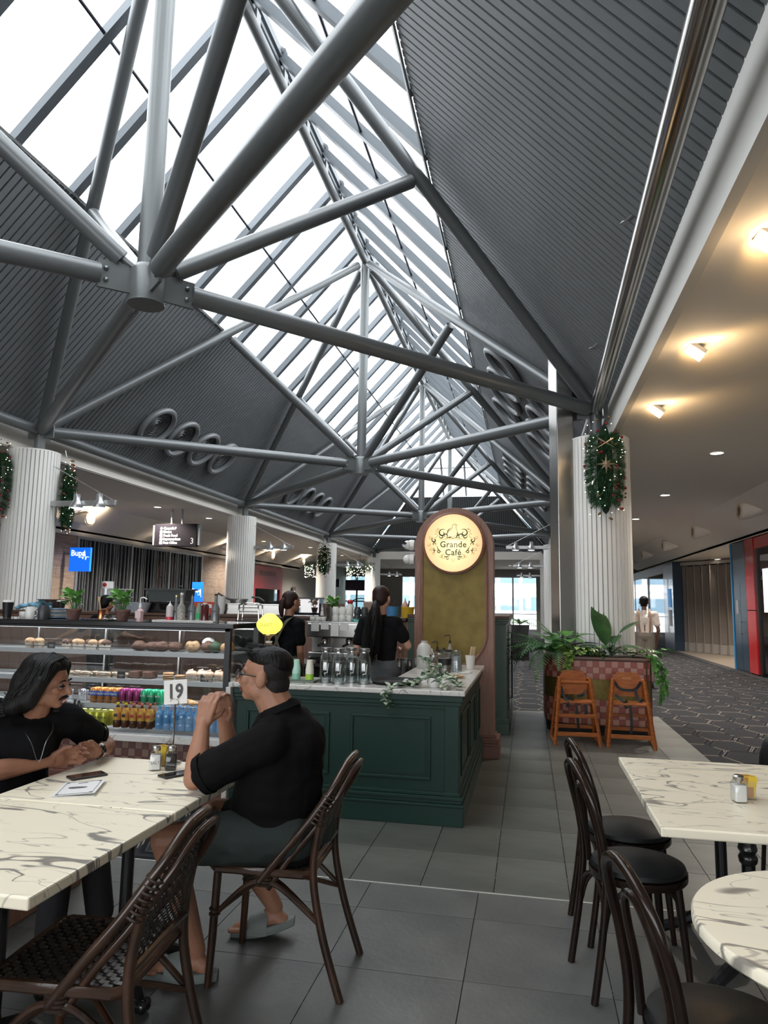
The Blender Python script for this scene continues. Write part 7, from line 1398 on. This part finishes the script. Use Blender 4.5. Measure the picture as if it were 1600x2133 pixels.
mm = MB(); mm.tube([Q(.14*cos(a*pi/10), .17*sin(a*pi/10), 1.0) for a in range(20)], .02, 6, closed=True); mm.build('apron_waistband', OLV, t, True); MB().cap(P(0,-.083,-.035), P(0,-.083,-.036), .006).build('earring', BRASS, t, True)
t, P, R, Q, F, S_ = standing('tall barista with very long dark ponytail, black tee and grey skirt, back turned', -1.375, 6.62, 1.715, (.22,.96,-.18), HAIRB, TEE, mat('grey_skirt', (.075,.082,.09), .85, bump=.5, bscale=12),
    [((-1.60,6.60,1.10), (-1.56,6.82,1.02), (.3,.8,0), (.3,0,-1), rest), ((-1.115,6.66,1.165), (-1.20,6.86,1.10), (-.3,.8,.1), (-.6,0,-.6), rest)], SKIN3, .165)
m = MB(); rnd = random.Random(9)
MB().tube(crv([P(-.08,0,-.04), P(-.115,.0,-.07), P(-.145,.01,-.14), P(-.15,.015,-.28), P(-.155,.02,-.42), P(-.15,.015,-.55), P(-.15,.01,-.62)], 5), [.018+.030*min(1,i/10)-.038*max(0,(i-14)/16) for i in range(31)], 12).build('ponytail', HAIR, t, True)
for i in range(70):
    a = rnd.uniform(0,6.28); r = rnd.uniform(.03,.075); w = rnd.uniform(.0,6); m.tube(crv([P(-.085,0,-.045), P(-.125+.3*r*cos(a),.3*r*sin(a),-.09), P(-.15+r*cos(a)*.7,r*sin(a)+.012*sin(w),-.22), P(-.155+r*cos(a)*.7,r*1.1*sin(a)-.012*sin(w+1),-.38), P(-.155+.7*r*cos(a),r*sin(a)+.015*sin(w+2),-.52), P(-.15,r*.6*sin(a)+.01*sin(w),-.66+.05*rnd.random())], 4), [.006]*16+[.005,.004,.003,.002,.001], 4)
m.build('ponytail_strands', HAIR, t, True); MB().sph(P(-.10,0,-.05), .022, 10).build('silver_hair_tie', mat('silver', (.6,.6,.6), .25, 1.), t, True)
mm = MB(); rings = []
for z, r in ((1.02,.135),(.95,.165),(.85,.185),(.7,.20),(.55,.21)): rings.append([Q((r+.008*cos(6*a))*cos(a)*.85, (r+.008*cos(6*a))*sin(a), z) for a in [2*pi*k/48 for k in range(48)]])
MB().ring(rings, False).build('pleated_skirt', mat('grey_skirt', (.075,.082,.09), .85, bump=.5, bscale=12), t, True)
t, P, R, Q, F, S_ = standing('kitchen worker with short black hair bending behind the potted herbs', -5.42, 8.35, 1.60, (.3,.95,-.2), HAIR, TEE, mat('black_trousers', (.012,.012,.014), .85, bump=.4, bscale=20),
    [((-5.75,8.2,1.12), (-5.92,8.1,1.02), (-1,-.2,-.3), (0,0,-1), rest), ((-5.12,8.4,1.1), (-5.05,8.6,1.05), (.3,.8,0), (0,0,-1), rest)], SKIN, .17, 'short', lean=(.0,.04))
t, P, R, Q, F, S_ = standing('man in pale shirt with pack straps walking away behind the planter column', 2.27, 15.0, 1.79, (.1,.99,0), HAIR, mat('cream_shirt', (.70,.62,.56), .85, bump=.5, bscale=14), mat('stone_shorts', (.20,.17,.14), .85),
    [((2.03,14.9,1.12), (2.04,15.05,.88), (0,.2,-1), (.4,0,0), rest), ((2.52,14.95,1.12), (2.50,15.1,.88), (0,.2,-1), (-.4,0,0), rest)], mat('skin_dark', (.17,.085,.055), .5), .20, 'short')
for q in (-1,1): mm = MB(); ribbon(mm, crv([Q(-.10,q*.09,1.02), Q(-.165,q*.11,1.2), Q(-.13,q*.10,1.40), Q(0,q*.10,1.455)], 5), .03, -F); o = mm.build('pack_strap', mat('tan_strap', (.35,.2,.13), .7), t); s_ = o.modifiers.new('s','SOLIDIFY'); s_.thickness = .006
